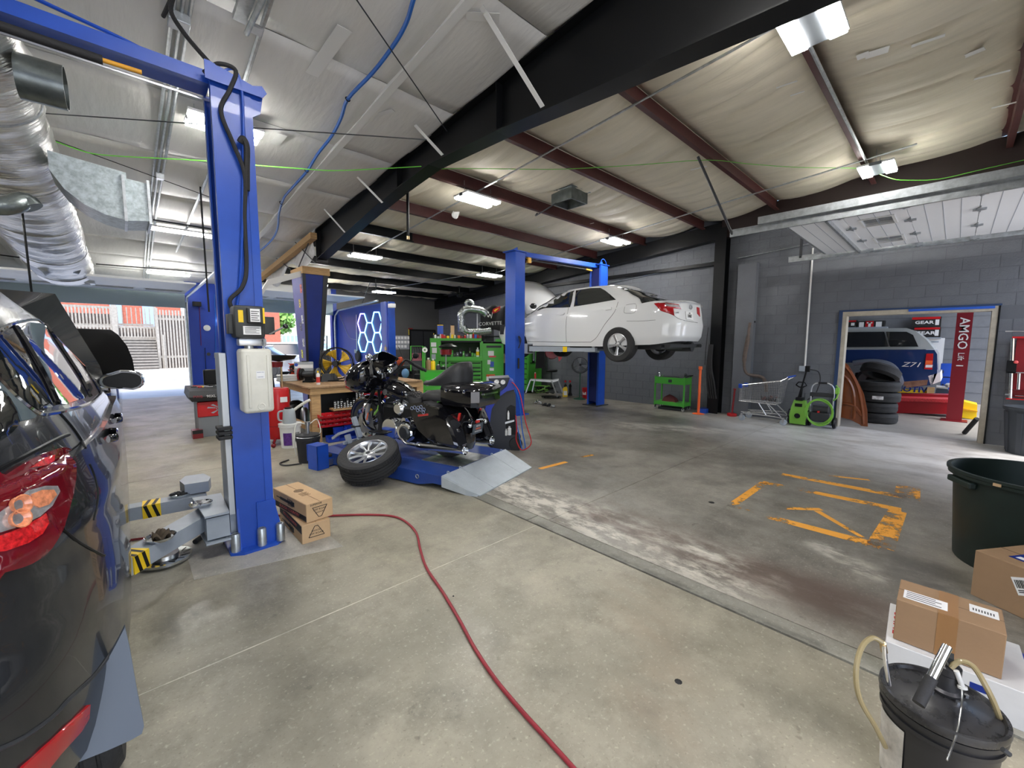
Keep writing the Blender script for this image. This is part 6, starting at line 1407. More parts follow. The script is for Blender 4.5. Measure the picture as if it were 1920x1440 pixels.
# ================================================================ SMALL-THING HELPERS
class Face:
    """a vertical working plane standing on the floor at a given spot; d is depth behind it"""
    def __init__(s,x,y,rz=None,h=0):
        s.o=Vector((x,y,h))
        if rz is None: n=Vector((x,y,0)).normalized()
        else: n=Vector((math.cos(rz),math.sin(rz),0))
        s.n=n; s.x=Vector((n.y,-n.x,0)); s.rz=math.atan2(s.x.y,s.x.x)
    def p(s,px,py,d=0):
        v=ray(px,py); t=(s.o-CAM).dot(s.n)/v.dot(s.n); return CAM+v*t+s.n*d
    def u(s,px,py):
        q=s.p(px,py)-s.o; return q.dot(s.x),q.z
    def thing(s,name,label,cat,group=None,px=None,py=None):
        q=s.p(px,py if py else 700) if px else s.o
        return thing(name,label,cat,(q.x,q.y,q.z if py else 0),s.rz,group)
    def box(s,name,x0,y0,x1,y1,d0,d1,m,par,bev=0,smooth=0,kind=None,label=None):
        A=s.u(x0,y0); B=s.u(x1,y1); b=MB(); T=Matrix((s.x,s.n,Vector((0,0,1)))).transposed().to_4x4(); T.translation=Vector((s.o.x,s.o.y,0)); b.M=T
        b.box((A[0],d0,B[1]),(B[0],d1,A[1]),bev); return b.done(name,m,par,world=True,smooth=smooth,kind=kind,label=label)
    def poly(s,name,pts,d0,d1,m,par,smooth=30):
        b=MB(); b.hexa([s.p(x,y,d0) for x,y in pts],[s.p(x,y,d0)+s.n*(d1-d0) for x,y in pts]); return b.done(name,m,par,world=True,smooth=smooth)
    def tube(s,name,pts,r,m,par,n=7,sm=0,d=0):
        P=[s.p(q[0],q[1],q[2] if len(q)>2 else d) for q in pts]; b=MB(); b.tube(cr(P,sm) if sm else P,r,n); return b.done(name,m,par,world=True)
    def lathe(s,name,px,py,prof,m,par,axis=(0,0,1),d=0,n=20,smooth=38):
        b=MB(); b.lathe(prof,s.p(px,py,d),axis,n); return b.done(name,m,par,world=True,smooth=smooth)
def bottle(loc,r,h,label,m,cap='black',cat='bottle',group=None,lab=None,name='bottle'):
    t=thing(name,label,cat,loc,random.uniform(0,6),group)
    b=MB(); b.lathe([(0,0),(r,0),(r,h*.68),(r*.9,h*.76),(r*.38,h*.84),(r*.38,h*.88),(0,h*.88)],n=16); b.done('body',m,t)
    b=MB(); b.lathe([(r*.42,h*.86),(r*.42,h),(0,h)],n=12); b.done('cap',M[cap],t)
    if lab: 
        b=MB(); b.lathe([(r*1.01,h*.15),(r*1.01,h*.55)],n=16); b.done('label',lab,t)
    return t
# ================================================================ WORKBENCH CORNER
wbn=thing('workbench','timber workbench loaded with a fan and grinder in front of the blue column','workbench',(3.0,7.75,0))
b=MB(); 
for k in range(6): b.box((2.07,6.86+k*.31,.872),(4.1,6.86+k*.31+.306,.905)) if 0 else None
for k in range(6):
    b=MB(); b.box((2.07,6.86+k*.31,.875),(4.1,7.166+k*.31-.004,.905),.003,1); b.done('plank',M['woodo'],wbn,world=True,smooth=0)
for x,y in ((2.12,6.9),(2.12,8.55),(4.0,6.9),(4.0,8.55)):
    b=MB(); b.box((x,y,0),(x+.14,y+.09,.875)); b.done('leg',M['wood'],wbn,world=True,smooth=0)
for (lo,hi) in (((2.10,6.92,.78),(2.14,8.6,.87)),((2.1,6.88,.78),(4.05,6.92,.87)),((2.1,7.0,.18),(2.16,8.6,.27))):
    b=MB(); b.box(lo,hi); b.done('rail',M['wood'],wbn,world=True,smooth=0)
b=MB(); b.box((2.3,7.0,.05),(4.0,7.03,.87)); b.done('pegboard',M['black'],wbn,world=True,smooth=0)
b=MB(); b.box((2.42,6.80,.50),(3.02,7.0,.53)); b.done('shelf',M['wood'],wbn,world=True,smooth=0)
ORD=['first','second','third','fourth','fifth','sixth','seventh','eighth','ninth','tenth','eleventh','twelfth']+[a+b for a in ('twenty-','thirty-') for b in ('first','second','third','fourth','fifth','sixth','seventh')]; ORD[12:12]=['thirteenth','fourteenth','fifteenth','sixteenth','seventeenth','eighteenth','nineteenth','twentieth']; ROW=['top','middle','bottom']
# spray cans on the bench shelf
random.seed(11); k=0
for i in range(11):
    for j in range(random.choice((1,2,3)) if i not in (0,1) else 2):
        t=thing('socket_stack','black and white lettered can, '+ORD[i]+' from the bench leg on its shelf','can',(2.46+i*.052,6.84+.05*(j%2),.53+.0),0,'cans on the bench shelf') if j==0 else None
        if t:
            h=random.choice((.10,.14,.22,.26)) if i>1 else .12; b=MB(); b.lathe([(0,0),(.019,0),(.019,h),(.01,h+.012),(0,h+.012)],n=12); b.done('can',M['black'],t)
            b=MB(); 
            for q in range(int(h/.03)): b.box((-.0205,-.0205,.01+q*.03),(random.uniform(0,.02),-.0185,.024+q*.03)); 
            b.done('label_print',M['chars'],t,smooth=0)

def bin_(x,y,z,w,m,label,group,h=.075):
    t=thing('parts_bin',label,'storage bin',(x,y,z),0,group); b=MB()
    b.box((0,0,0),(w,.12,.004)); b.hexa([(0,0,0),(w,0,0),(w,.004,0),(0,.004,0)],[(0,-.02,h*.55),(w,-.02,h*.55),(w,-.016,h*.55),(0,-.016,h*.55)]); b.box((0,.116,0),(w,.12,h)); b.box((0,0,0),(.004,.12,h*.8)); b.box((w-.004,0,0),(w,.12,h*.8)); b.done('tray',m,t,smooth=0)
    b=MB(); 
    for q in range(4): b.ball((w*random.uniform(.2,.8),.05,.02),.016,6,4)
    b.done('contents',M['steel'],t,kind='stuff'); return t
rbin=mat('red_bin',lin(205,30,42),.4); bbin=mat('blue_bin',lin(30,70,190),.4); ybin=mat('yellow_bin',lin(230,190,30),.4)
for r_ in range(3):
    for k in range(4): bin_(2.93+k*.115,6.84,.785-r_*.075,.11,rbin,'small red bin high on the pegboard, '+ORD[k]+' from the cans, '+ROW[r_]+' row','red bins high on the pegboard',.07)
for r_ in range(3):
    for k in range(7): bin_(2.20+k*.115,6.80,.40-r_*.075,.11,rbin,'small red bin under the shelf of cans, '+ORD[k]+' from the leg, '+ROW[r_]+' row','red bins below the shelf of cans',.07)
for k in range(2): bin_(2.93+k*.2,6.82,.535,.19,bbin,('nearer','farther')[k]+' blue bin from the cans, under the high red bins','blue bins under the high red bins',.10); bin_(2.93+k*.2,6.82,.42,.19,ybin,('nearer','farther')[k]+' yellow bin from the bench leg, below the blue bins','yellow bins on the pegboard',.09)
for j_,(x,z) in enumerate(((2.42,.12),(2.60,.13),(2.78,.13),(2.30,.0),(2.48,-.0),(2.66,0))): bin_(x,6.74,max(z,.005),.17,bbin,'blue bin near the floor under the bench, '+ORD[j_%3]+' from the leg, '+('upper','floor')[j_//3]+' row','blue bins near the floor under the bench',.10)
# bench-top things (bench surface z .905)
ZT=.905
def onb(px,py): return at(px,py,2,ZT)
p=onb(633,714); 
fa=thing('drum_fan','round black floor fan with yellow blades standing on the workbench','fan',(p.x,p.y,ZT),R(-38))
fr_=.29; b=MB()
for r_ in (fr_,fr_*.97): b.torus((0,0,fr_+.03),r_,.008,(0,1,0),40,6)
b.torus((0,-.09,fr_+.03),fr_*.98,.005,(0,1,0),40,5); b.torus((0,.09,fr_+.03),fr_*.98,.005,(0,1,0),40,5)
b.done('hoop',M['black'],fa)
b=MB()
for k in range(26):
    a=2*PI*k/26
    for s in (-1,1): b.tube([(.05*math.cos(a),s*.11,fr_+.03+.05*math.sin(a)),(fr_*.7*math.cos(a),s*.115,fr_+.03+fr_*.7*math.sin(a)),(fr_*.98*math.cos(a),s*.09,fr_+.03+fr_*.98*math.sin(a))],.0022,4)
b.done('grille_wires',M['black'],fa,kind='stuff')
fy=mat('fan_yellow',lin(205,165,40),.4)
for k in range(5):
    a=2*PI*k/5+.3; b=MB()
    b.sheet(lambda u,v:((.05+.20*u)*math.cos(a+v*.95*(.5+.5*u)),-.03+.06*v,fr_+.03+(.05+.20*u)*math.sin(a+v*.95*(.5+.5*u))),5,5); b.done('blade',fy,fa,solid=.003,smooth=60)
b=MB(); b.cyl((0,-.06,fr_+.03),(0,.08,fr_+.03),.05); b.done('motor',M['black'],fa); b=MB(); b.cyl((0,-.12,fr_+.03),(0,-.125,fr_+.03),.05); b.done('badge',M['dark'],fa)
for s in (-1,1):
    b=MB(); b.tube([(s*(fr_+.01),0,fr_+.03),(s*(fr_+.02),.02,.02),(s*(fr_+.02),-.15,.012)],.012,7); b.done('stand_leg',M['black'],fa)
b=MB(); b.tube([(-fr_-.02,-.15,.012),(fr_+.02,-.15,.012)],.012,7); b.done('stand_bar',M['black'],fa)
p=onb(590,717); 
gr_=thing('bench_grinder','black double-wheel bench grinder on the workbench corner','bench grinder',(p.x-.05,p.y+.12,ZT),R(-35))
b=MB(); b.box((-.09,-.08,0),(.09,.08,.03),.006); b.box((-.06,-.05,.03),(.06,.05,.09)); b.done('base',M['black'],gr_,smooth=0)
b=MB(); b.cyl((-.10,0,.14),(.10,0,.14),.06); b.done('motor',M['darkg'],gr_)
for s in (-1,1):
    b=MB(); b.lathe([(0,-.02),(.10,-.02),(.105,0),(.10,.02),(0,.02)],(s*.12,0,.14),(1,0,0),26,); b.done('wheel_guard',M['black'],gr_)
    b=MB(); b.lathe([(0,-.012),(.112,-.012),(.112,.012),(0,.012)],(s*.155,0,.14),(1,0,0),26); b.done('grinding_wheel',M['redd'] if s<0 else M['greyd'],gr_)
def put(px,py,dx=0,dy=0): p=onb(px,py); return (p.x+dx,p.y+dy,ZT)
bottle(put(597,721),.03,.23,'white, red and yellow aerosol can beside the bench grinder',M['skinw'],'yellow','aerosol can',lab=mat('can_red',(.6,.05,.04),.4),name='aerosol_can')
t=thing('yellow_box','small yellow carton behind the aerosol can','box',put(603,708,0,.05),.3); b=MB(); b.box((-.05,-.03,0),(.05,.03,.15)); b.done('carton',M['yellow'],t,smooth=0); b=MB(); b.box((-.03,-.032,.05),(.03,-.03,.1)); b.done('print',M['ink'],t,smooth=0)
F1=Face(*put(575,713)[:2],None,0)
t=thing('plastic_case','grey moulded plastic tool case with a round blue badge on the bench','tool case',tuple(F1.o+Vector((0,0,ZT))),F1.rz); F1.box('case_shell',551,679,589,716,.0,.14,mat('case_grey',lin(150,154,158),.45,noise=.1),t,.012,smooth=30); F1.box('case_band',553,684,587,690,-.006,.0,M['skinw'],t); F1.lathe('round_badge',555.5,684,[(0,.0),(.03,0),(.03,-.008),(0,-.008)],M['blue'],t,axis=tuple(F1.n)); F1.box('handle',565,677,578,680,.03,.06,M['dark'],t)
t=thing('clear_tubs','stack of clear plastic lidded tubs at the bench end','tub',put(540,714,0,0),F1.rz); cl_=mat('frosted_plastic',(.55,.57,.58),.3)
for k in range(2):
    b=MB(); b.box((-.17,-.1,k*.055),(.15,.1,k*.055+.045),.008); b.done('tub',cl_,t,smooth=30); b=MB(); b.box((-.18,-.11,k*.055+.045),(.16,.11,k*.055+.054),.004); b.done('lid',M['white'],t,smooth=0)
ta=thing('strap_bundle','tangled heap of orange and black straps with a blue mug, on the bench','strap heap',put(560,707,0,0)); random.seed(4)
for k in range(26):
    pts=[]; a=random.uniform(0,6.28)
    for j in range(6): pts.append((random.uniform(-.17,.17),random.uniform(-.12,.12),.013+random.uniform(0,.30)*(1-.5*abs(j-2.5)/2.5)))
    b=MB(); b.tube(cr(pts,4),.012,5); b.done('strap',mat('strap_orange',lin(190,60,30),.7) if k%2 else M['cloth'],ta)
b=MB(); b.lathe([(.04,0),(.06,.14),(.055,.14),(.036,.005),(0,.005)],(-.02,-.12,.12),n=16); b.done('mug',M['navyb'],ta)
t=thing('suitcase','grey hard-shell suitcase with its handle pulled up, behind the bench fan','suitcase',(3.45,9.1,.0),F1.rz); Fs=Face(3.3,9.2)
Fs.box('shell',600,657,625,770,.0,.24,mat('case_charcoal',lin(60,62,66),.45),t,.02,smooth=30); Fs.tube('telescopic_handle',[(603,660),(603,630),(613,630),(613,660)],.012,M['dark'],t,sm=0); Fs.tube('led_ring',[(607+7*math.cos(a)+3,668+8*math.sin(a)) for a in [2*PI*k/20*.75+2.5 for k in range(21)]],.008,led[1],t,d=-.01) if 0 else None
for k in range(3): Fs.box('groove',604+k*6,662,605.2+k*6,765,-.004,.0,M['dark'],t)
t=thing('dark_bag','dark slumped tool bag and black cases at the fan foot','bag',put(618,715,.0,.02)); b=MB(); b.loft([[(x,y*s,0) for x,y in ((-.16,-.06),(.16,-.06),(.16,.06),(-.16,.06))] if s==1 else [(x*.8,y*.6,.09+.05*k) for x,y in ((-.16,-.06),(.12,-.06),(.12,.06),(-.1,.06))] for k,s in enumerate((1,.8))]); b.done('bag',M['dark'],t)
# things in front and beside the bench
tdr=thing('oil_drainer','red upright waste-oil drainer with black catch bowl behind the near lift post','oil drainer',(1.72,7.25,0)); 
b=MB(); b.lathe([(0,.10),(.16,.10),(.175,.13),(.175,.86),(.16,.89),(0,.89)],n=32); b.done('tank',M['red'],tdr)
b=MB(); b.lathe([(.176,.3),(.178,.3),(.178,.31),(.176,.31)],n=32); b.done('tank_band',M['redd'],tdr)
b=MB(); b.cyl((.08,0,.85),(.08,0,1.25),.015); b.done('riser_pipe',mat('brass'),tdr)
b=MB(); b.lathe([(.02,1.22),(.10,1.22),(.11,1.30),(.0,1.30)],n=24); b.done('bowl_hub',M['redd'],tdr); b=MB(); b.lathe([(0,1.30),(.22,1.34),(.26,1.40),(.24,1.40),(.20,1.36),(0,1.32)],(.05,0,0),n=32); b.done('catch_bowl',M['black'],tdr)
for a in (0,2.1,4.2): 
    b=MB(); b.tube([(.12*math.cos(a),.12*math.sin(a),.14),(.27*math.cos(a),.27*math.sin(a),.07)],.018,6); b.ball((.28*math.cos(a),.28*math.sin(a),.035),.034); b.done('caster_leg',M['redd'],tdr)
b=MB(); b.box((-.0,-.185,.68),(.1,-.176,.76)); b.done('brand_sticker',M['skinw'],tdr,smooth=0)
jk=thing('hanging_apron','dark jacket hanging over the stand beside the red drainer','jacket',(1.66,7.75,0)); b=MB(); b.loft([[(-.1,-.05,1.35),(.08,-.05,1.35),(.08,.05,1.35),(-.1,.05,1.35)],[(-.14,-.09,1.0),(.13,-.08,1.0),(.13,.08,1.0),(-.14,.08,1.0)],[(-.12,-.1,.5),(.15,-.1,.5),(.15,.1,.5),(-.12,.1,.5)]]); b.done('cloth',M['cloth'],jk,smooth=60)
def bucket(name,label,loc,r,h,m,lidm,cat='bucket'):
    t=thing(name,label,cat,loc); b=MB(); b.lathe([(0,0),(r*.88,0),(r*.98,h*.86),(r*1.05,h*.86),(r*1.05,h*.9),(r,h*.9),(r*1.0,h*.94),(r*1.06,h*.94),(r*1.07,h),(r*.98,h+.005),(0,h*.985)],n=40); b.done('pail',m,t); return t
pw=flo(550,840); t=bucket('oil_bucket','white lidded oil bucket with a purple label beside the red drainer',(pw.x,pw.y+.12,0),.15,.37,M['white'],M['white'])
b=MB(); b.lathe([(.146,.05),(.151,.24)],a0=R(215),a1=R(262),n=8); b.done('purple_label',mat('purple_label',lin(90,50,130),.5,noise=.4,nscale=30),t); b=MB(); b.lathe([(.147,.09),(.152,.24)],a0=R(280),a1=R(312),n=6); b.done('print_label',mat('print_grey',(.3,.3,.3),.6,noise=.8,nscale=60),t)
jg=thing('measuring_jug','grey long-spout pouring jug standing on the white bucket','jug',(pw.x-.01,pw.y+.10,.375),F1.rz); jm=mat('jug_plastic',lin(168,176,180),.35)
b=MB(); b.lathe([(0,0),(.09,0),(.095,.02),(.082,.20),(.07,.22),(.0,.225)],n=26); b.done('jug_body',jm,jg); b=MB(); b.tube(cr([(.04,0,.16),(.10,0,.22),(.22,0,.30),(.30,0,.34)],5),[.04]*6+[.03]*4+[.02]*3+[.012]*3 if 0 else .022,12); b.done('spout',tk,jg); b=MB(); b.tube(cr([(-.08,0,.19),(-.14,0,.17),(-.14,0,.06),(-.09,0,.04)],5),.014,8); b.done('handle',jm,jg); b=MB(); b.lathe([(.05,.215),(.05,.24),(0,.24)],(-.01,0,0),n=18); b.done('cap',M['black'],jg)
def pumpbucket(loc,label,rz=0,s=1.0):
    t=thing('grease_pump_bucket',label,'pump bucket',loc,rz); return t
pb=flo(585,868); t=thing('pump_bucket','black lidded bucket with hand pump beside the white oil bucket','pump bucket',(pb.x,pb.y+.12,0)); b=MB(); b.lathe([(0,0),(.125,0),(.145,.30),(.152,.30),(.152,.33),(.145,.33),(.15,.37),(0,.38)],n=32); b.done('pail',M['blackm'],t); b=MB(); b.lathe([(.15,.34),(.155,.345),(.15,.352)],n=32); b.cyl((0,0,.37),(0,0,.50),.025); b.cyl((0,0,.5),(0,0,.54),.035); b.done('pump',M['steel'],t); b=MB(); b.tube(cr([(.0,.02,.5),(-.12,.05,.52),(-.17,.0,.3),(-.15,.02,.1)],5),.008,6); b.tube(cr([(.02,.0,.5),(.14,.05,.55),(.16,-.02,.4),(.12,-.05,.36)],5),.006,6); b.done('hose',tk,t); b=MB(); b.tube(cr([(-.12,-.1,.012),(-.30,-.05,.012),(-.33,.1,.012),(-.2,.2,.012)],6),.010,6); b.done('floor_hose',M['blackm'],t)
wj=thing('welder_stand','black jumble of hoses and small cylinders under the bench end','equipment',(2.3,7.9,0)); 
for (x,y,z,r_,h,m_) in ((.0,.0,0,.08,.45,'steel'),(.18,.05,0,.07,.4,'alu'),(-.15,.1,.2,.1,.3,'dark'),(-.05,.3,.3,.12,.25,'black')):
    b=MB(); b.lathe([(0,0),(r_,0),(r_,h*.85),(r_*.4,h),(0,h)],(x,y,z),n=18); b.done('cylinder',M[m_],wj)
# wheel balancer far left
FBa=Face(1.0,8.6,PI/2); wbz=thing('wheel_balancer','red, black and grey wheel balancer standing before the blue pier','wheel balancer',(1.05,8.9,0))
b=MB(); b.box((.0-.20,-.3,.0),(.38,.25,.60)); b.done('cabinet',mat('machine_grey',lin(128,132,138),.5),wbz,smooth=0)
b=MB(); b.box((-.21,-.315,.34),(.39,-.295,.60),.01,1); b.done('front_panel',M['red'],wbz,smooth=0)
for k in range(10):
    a=2*PI*k/10+.3; 
    if abs(math.cos(a))>.95: continue
    b=MB(mtx((.09,-.317,.47),0,0,0)); c,s=math.cos(a),math.sin(a); b.prism([(c*.05-s*.008,s*.04+c*.006),(c*.17-s*.022,s*.09+c*.014),(c*.17+s*.022,s*.09-c*.014),(c*.05+s*.008,s*.04-c*.006)],-.002,.0,1); b.done('vent_slot',M['grey'],wbz,smooth=0)
b=MB(); b.torus((.09,-.317,.47),.035,.006,(0,1,0),20,6); b.done('round_emblem',M['grey'],wbz)
b=MB(); b.loft([[(-.28,-.38,.62),(.42,-.38,.62),(.42,.28,.62),(-.28,.28,.62)],[(-.32,-.42,.70),(.45,-.42,.70),(.45,.3,.72),(-.32,.3,.72)],[(-.30,-.38,.80),(.44,-.38,.80),(.44,.3,.84),(-.30,.3,.84)]]); b.done('weight_tray',M['dark'],wbz,smooth=0)
text('PWB',.06,(-.20,-.425,.70),(1,0,0),(0,.12,1),mat('dull_red_print',lin(150,50,60),.6),wbz); text('90XL',.06,(-.02,-.425,.70),(1,0,0),(0,.12,1),'chars',wbz)
b=MB(); b.box((-.05,.1,.84),(.42,.16,1.12),.02); b.done('display_head',M['black'],wbz,smooth=0)
random.seed(8)
for k in range(12):
    hc=('red','yellow','black','dark')[k%4]; tt=thing('hand_tool',{'red':'red','yellow':'yellow','black':'black','dark':'grey'}[hc]+'-handled tool lying in the wheel balancer tray, '+('by the lettered edge','in the tray middle','by the black display')[k//4],'hand tool',(1.05+random.uniform(-.25,.35),8.62+.13*(k//4)+random.uniform(-.04,.04),.85),random.uniform(0,6),'hand tools in the balancer tray'); b=MB(); b.cyl((-.08,0,.0),(.0,0,0),.011,n=8); b.done('handle',M[hc],tt); b=MB(); b.cyl((0,0,0),(.09,0,.0),.006,n=6); b.done('shaft',M['steel'],tt)
t=thing('red_carton','small red and black carton on the floor left of the wheel balancer','box',(.80,8.62,0)); b=MB(); b.box((-.05,-.1,0),(.09,.1,.14)); b.done('carton',M['redd'],t,smooth=0); b=MB(); b.box((-.05,-.102,.08),(.09,-.1,.14)); b.done('black_band',M['ink'],t,smooth=0)
Fp=Face(1.6,15.59,PI/2)
pf=thing('pier_fittings','white round disc and outlet on the blue pier','wall fitting',(1.8,15.58,1.6)); Fp.lathe('disc',388,615,[(0,0),(.09,0),(.09,-.02),(.03,-.025),(.03,-.03),(0,-.03)],M['white'],pf,axis=(0,1,0)); Fp.box('outlet_box',401,662,407,671,-.05,0,M['grey'],pf); Fp.tube('conduit',[(404,662),(404,600),(402,552)],.012,mat('bright_blue_hose'),pf,d=-.03); Fp.box('speaker',360,566,376,575,-.2,0,M['black'],pf); Fp.tube('grab_bar',[(384,652,-.04),(386,692,-.04)],.02,M['chrome'],pf); Fp.tube('red_cable',[(373,570,-.03),(377,648,-.03)],.008,M['redd'],pf); Fp.lathe('switch',391,664,[(0,0),(.05,0),(.05,-.03),(0,-.03)],M['dark'],pf,axis=(0,1,0))
fl_=thing('pier_lamp','small round bright lamp shining beside the near lift post','lamp',tuple(at(411,601,1,15.52))); b=MB(); b.ball((0,0,0),.05); b.done('globe',mat('warm_bulb',(1,.92,.75),.5,emit=14),fl_); b=MB(); b.cyl((0,0,0),(.0,.09,.0),.03); b.done('socket',M['dark'],fl_)
# ================================================================ GREEN TOOL CABINETS
G=M['green']; Fg=Face(6.35,8.6); gc=thing('tool_workstation','large lime green tool chest with open hutch shelf behind the motorcycle','tool chest',tuple(Fg.o),Fg.rz)
gd_=mat('green_shadowed',lin(58,175,46),.4)
Fg.box('carcass',825,676,903,762,.02,.60,G,gc); Fg.box('worktop',821,669,906,677,-.02,.62,G,gc,.004)
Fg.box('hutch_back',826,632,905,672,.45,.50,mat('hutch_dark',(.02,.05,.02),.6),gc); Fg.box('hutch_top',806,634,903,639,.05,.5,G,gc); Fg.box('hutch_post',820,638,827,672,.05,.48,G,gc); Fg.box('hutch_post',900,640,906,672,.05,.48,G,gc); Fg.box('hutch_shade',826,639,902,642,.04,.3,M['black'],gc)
Fg.box('side_locker',904,644,944,764,.0,.60,G,gc); Fg.box('side_locker',806,638,824,764,.03,.6,G,gc)
Fg.box('locker_recess',912,648,940,652,-.004,.02,M['dark'],gc)
rows=[(680,687),(689,694),(696,701),(703,709),(711,718),(720,728),(730,740)]
for i,(y0,y1) in enumerate(rows):
    for x0,x1 in (((827,842),(844,902)) if i in (0,1,2) else ((827,880),(882,902))):
        d=Fg.box('drawer',x0,y0,x1,y1,-.004,.03,G,gc); h=Fg.box('handle',x0+1,y0-.2,x1-1,y0+1.6,-.02,-.004,M['black'],gc); h.parent=d
for (x0,y0,x1,y1,m_) in ((915,658,926,667,'skinw'),(917,667,930,670,'red'),(914,675,920,683,'skinw'),(919,678,926,688,'blue'),(918,690,926,695,'skinw'),(912,702,928,706,'orange'),(912,706,928,714,'skinw'),(808,642,818,650,'skinw'),(810,652,819,662,'skinw'),(809,664,817,674,'grey')):
    Fg.box('sticker',x0,y0,x1,y1,-.004,.0,M[m_],gc)
text('WARNING',.05,Fg.p(920,704,-.006),tuple(Fg.x),(0,0,1),'ink',gc,world=True)
random.seed(21)
its=['skinw','red','yellow','steel','blue','orange','white','dark','grey','black','redd']
x=812; NM={'skinw':'white','steel':'silver','redd':'dark red','dark':'charcoal','darkg':'charcoal','greyd':'mid grey'}; ni=0
while x<903:
    w=random.uniform(2.5,6); hgt=random.uniform(4,11); p=Fg.p(x,634.5,random.uniform(.1,.35)); s=(p-CAM).dot(FWD)/FPX
    k=random.choice(its); nm=random.choice(('bottle','bottle','carton'))
    lb=NM.get(k,k)+(' bottle' if nm=='bottle' else ' carton')+' on the green hutch top, '+ORD[ni]+' thing from the planning-board end'; ni+=1
    if nm=='bottle': bottle((p.x,p.y,Fg.p(x,634,.1).z),w*s*.45,hgt*s,lb,M[k],random.choice(('white','red','black','yellow')),group='bottles and cans on the green hutch top')
    else:
        t=thing('carton',lb,'box',(p.x,p.y,Fg.p(x,634,.1).z),Fg.rz,'small cartons on the green hutch top'); b=MB(); b.box((-w*s*.5,-.04,0),(w*s*.5,.04,hgt*s*.7)); b.done('carton',M[k],t,smooth=0)
    x+=w+.6
x=829; ni=0
while x<898:
    w=random.uniform(3,8); hgt=random.uniform(5,18); p=Fg.p(x+w/2,669,random.uniform(.1,.3)); s=(p-CAM).dot(FWD)/FPX
    t=thing('shelf_item','dark badged tool case inside the green hutch, '+ORD[ni]+' from the planning-board end','tool box',(p.x,p.y,Fg.p(x,669,.1).z),Fg.rz,'dark cases inside the green hutch'); b=MB(); b.box((-w*s*.48,-.06,0),(w*s*.48,.06,hgt*s),.004,1); b.done('case',M[random.choice(('dark','black','darkg','greyd','dark','green'))],t,smooth=0); ni+=1; b=MB(); b.box((-w*s*.2,-.063,hgt*s*.4),(w*s*.2,-.06,hgt*s*.6)); b.done('badge',M[random.choice(('grey','skinw','greend'))],t,smooth=0)
    x+=w+.5
p=Fg.p(896,669,.12); bottle((p.x,p.y,p.z),.045,.24,'yellow-labelled white bottle at the end of the green hutch shelf',M['skinw'],'white',lab=M['yellow'])
# black bin and white jugs beside it
Fk=Face(6.9,8.7); t=Fk.thing('waste_bin','black bin carrying a white jug and rags, left of the far blue post','bin',px=930); Fk.box('bin_body',926,680,944,755,.0,.4,M['black'],t); jg2=thing('white_jug','white plastic jug and rags on the black bin','jug',tuple(Fk.p(937,680))); Fk.poly('jug_body',[(930,680),(930,668),(933,662),(936,668),(943,670),(943,680)],.05,.2,M['white'],jg2); Fk.poly('rag',[(938,680),(940,668),(946,663),(950,672),(950,681)],.0,.1,mat('rag_yellow',(.6,.5,.3),.9),jg2)
# tool cart with side rack in front of the workstation
Fc=Face(5.0,7.5); tc_=Fc.thing('rolling_tool_cart','green rolling tool cart with a tall hook rack and loaded tray','tool cart')
Fc.box('tray',797,694,842,697,-.1,.45,G,tc_); Fc.poly('tray_front',[(797,696),(842,696),(836,714),(797,712)],-.1,-.09,gd_,tc_); Fc.box('upright',794,650,798,742,-.08,.45,G,tc_); Fc.box('lower_tray',797,724,842,730,-.1,.45,G,tc_); Fc.box('side_panel',788,694,799,748,-.09,.45,G,tc_); Fc.box('dark_panel',777,702,789,754,-.1,.3,M['black'],tc_); Fc.tube('rack_frame',[(771,695,-.1),(771,649,-.1),(793,649,-.1),(793,695,-.1)],.014,M['green'],tc_); Fc.box('rack_pad',773,662,792,676,-.08,-.06,mat('dusty_pink',lin(150,90,100),.8),tc_); Fc.box('rack_panel',773,651,792,693,-.06,-.05,M['darkg'],tc_)
for k in range(4): Fc.tube('hook',[(775+4.5*k,653,-.1),(777+4.5*k,651,-.12),(778+4.5*k,655,-.12),(777+4.5*k,672,-.1)],.006,M['black'],tc_)
Fc.lathe('tape_roll',797,656,[(.02,0),(.055,0),(.055,.04),(.02,.04)],M['white'],tc_,axis=tuple(Fc.n),d=-.12)
for x,y in ((779,754),(797,754),(840,754)):
    q=Fc.p(x,y,.1); b=MB(); b.cyl((q.x,q.y,.05),(q.x,q.y,.5),.015); b.lathe([(0,-.02),(.05,-.02),(.05,.02),(0,.02)],(q.x,q.y,.05),tuple(Fc.x)); b.done('caster',M['blackm'],tc_,world=True)
for (x,y,m_,r_,h,lb) in ((812,694,'yellow',.05,.24,'tall yellow bottle on the green cart tray'),(803,694,'cardd',.06,.26,'brown jar beside the yellow bottle on the cart tray'),(782,694,'white',.07,.20,'white bottle hooked behind the motorcycle mirror'),(822,694,'dark',.05,.12,'squat dark bottle on the cart tray'),(831,695,'black',.05,.10,'low black can at the end of the cart tray'),(801,724,'white',.03,.16,'white bottle on the lower cart shelf'),(828,724,'redd',.045,.10,'red can on the lower cart shelf')):
    p=Fc.p(x,y,.1); bottle((p.x,p.y,p.z),r_,h,lb,M[m_],'white' if m_!='white' else 'black')
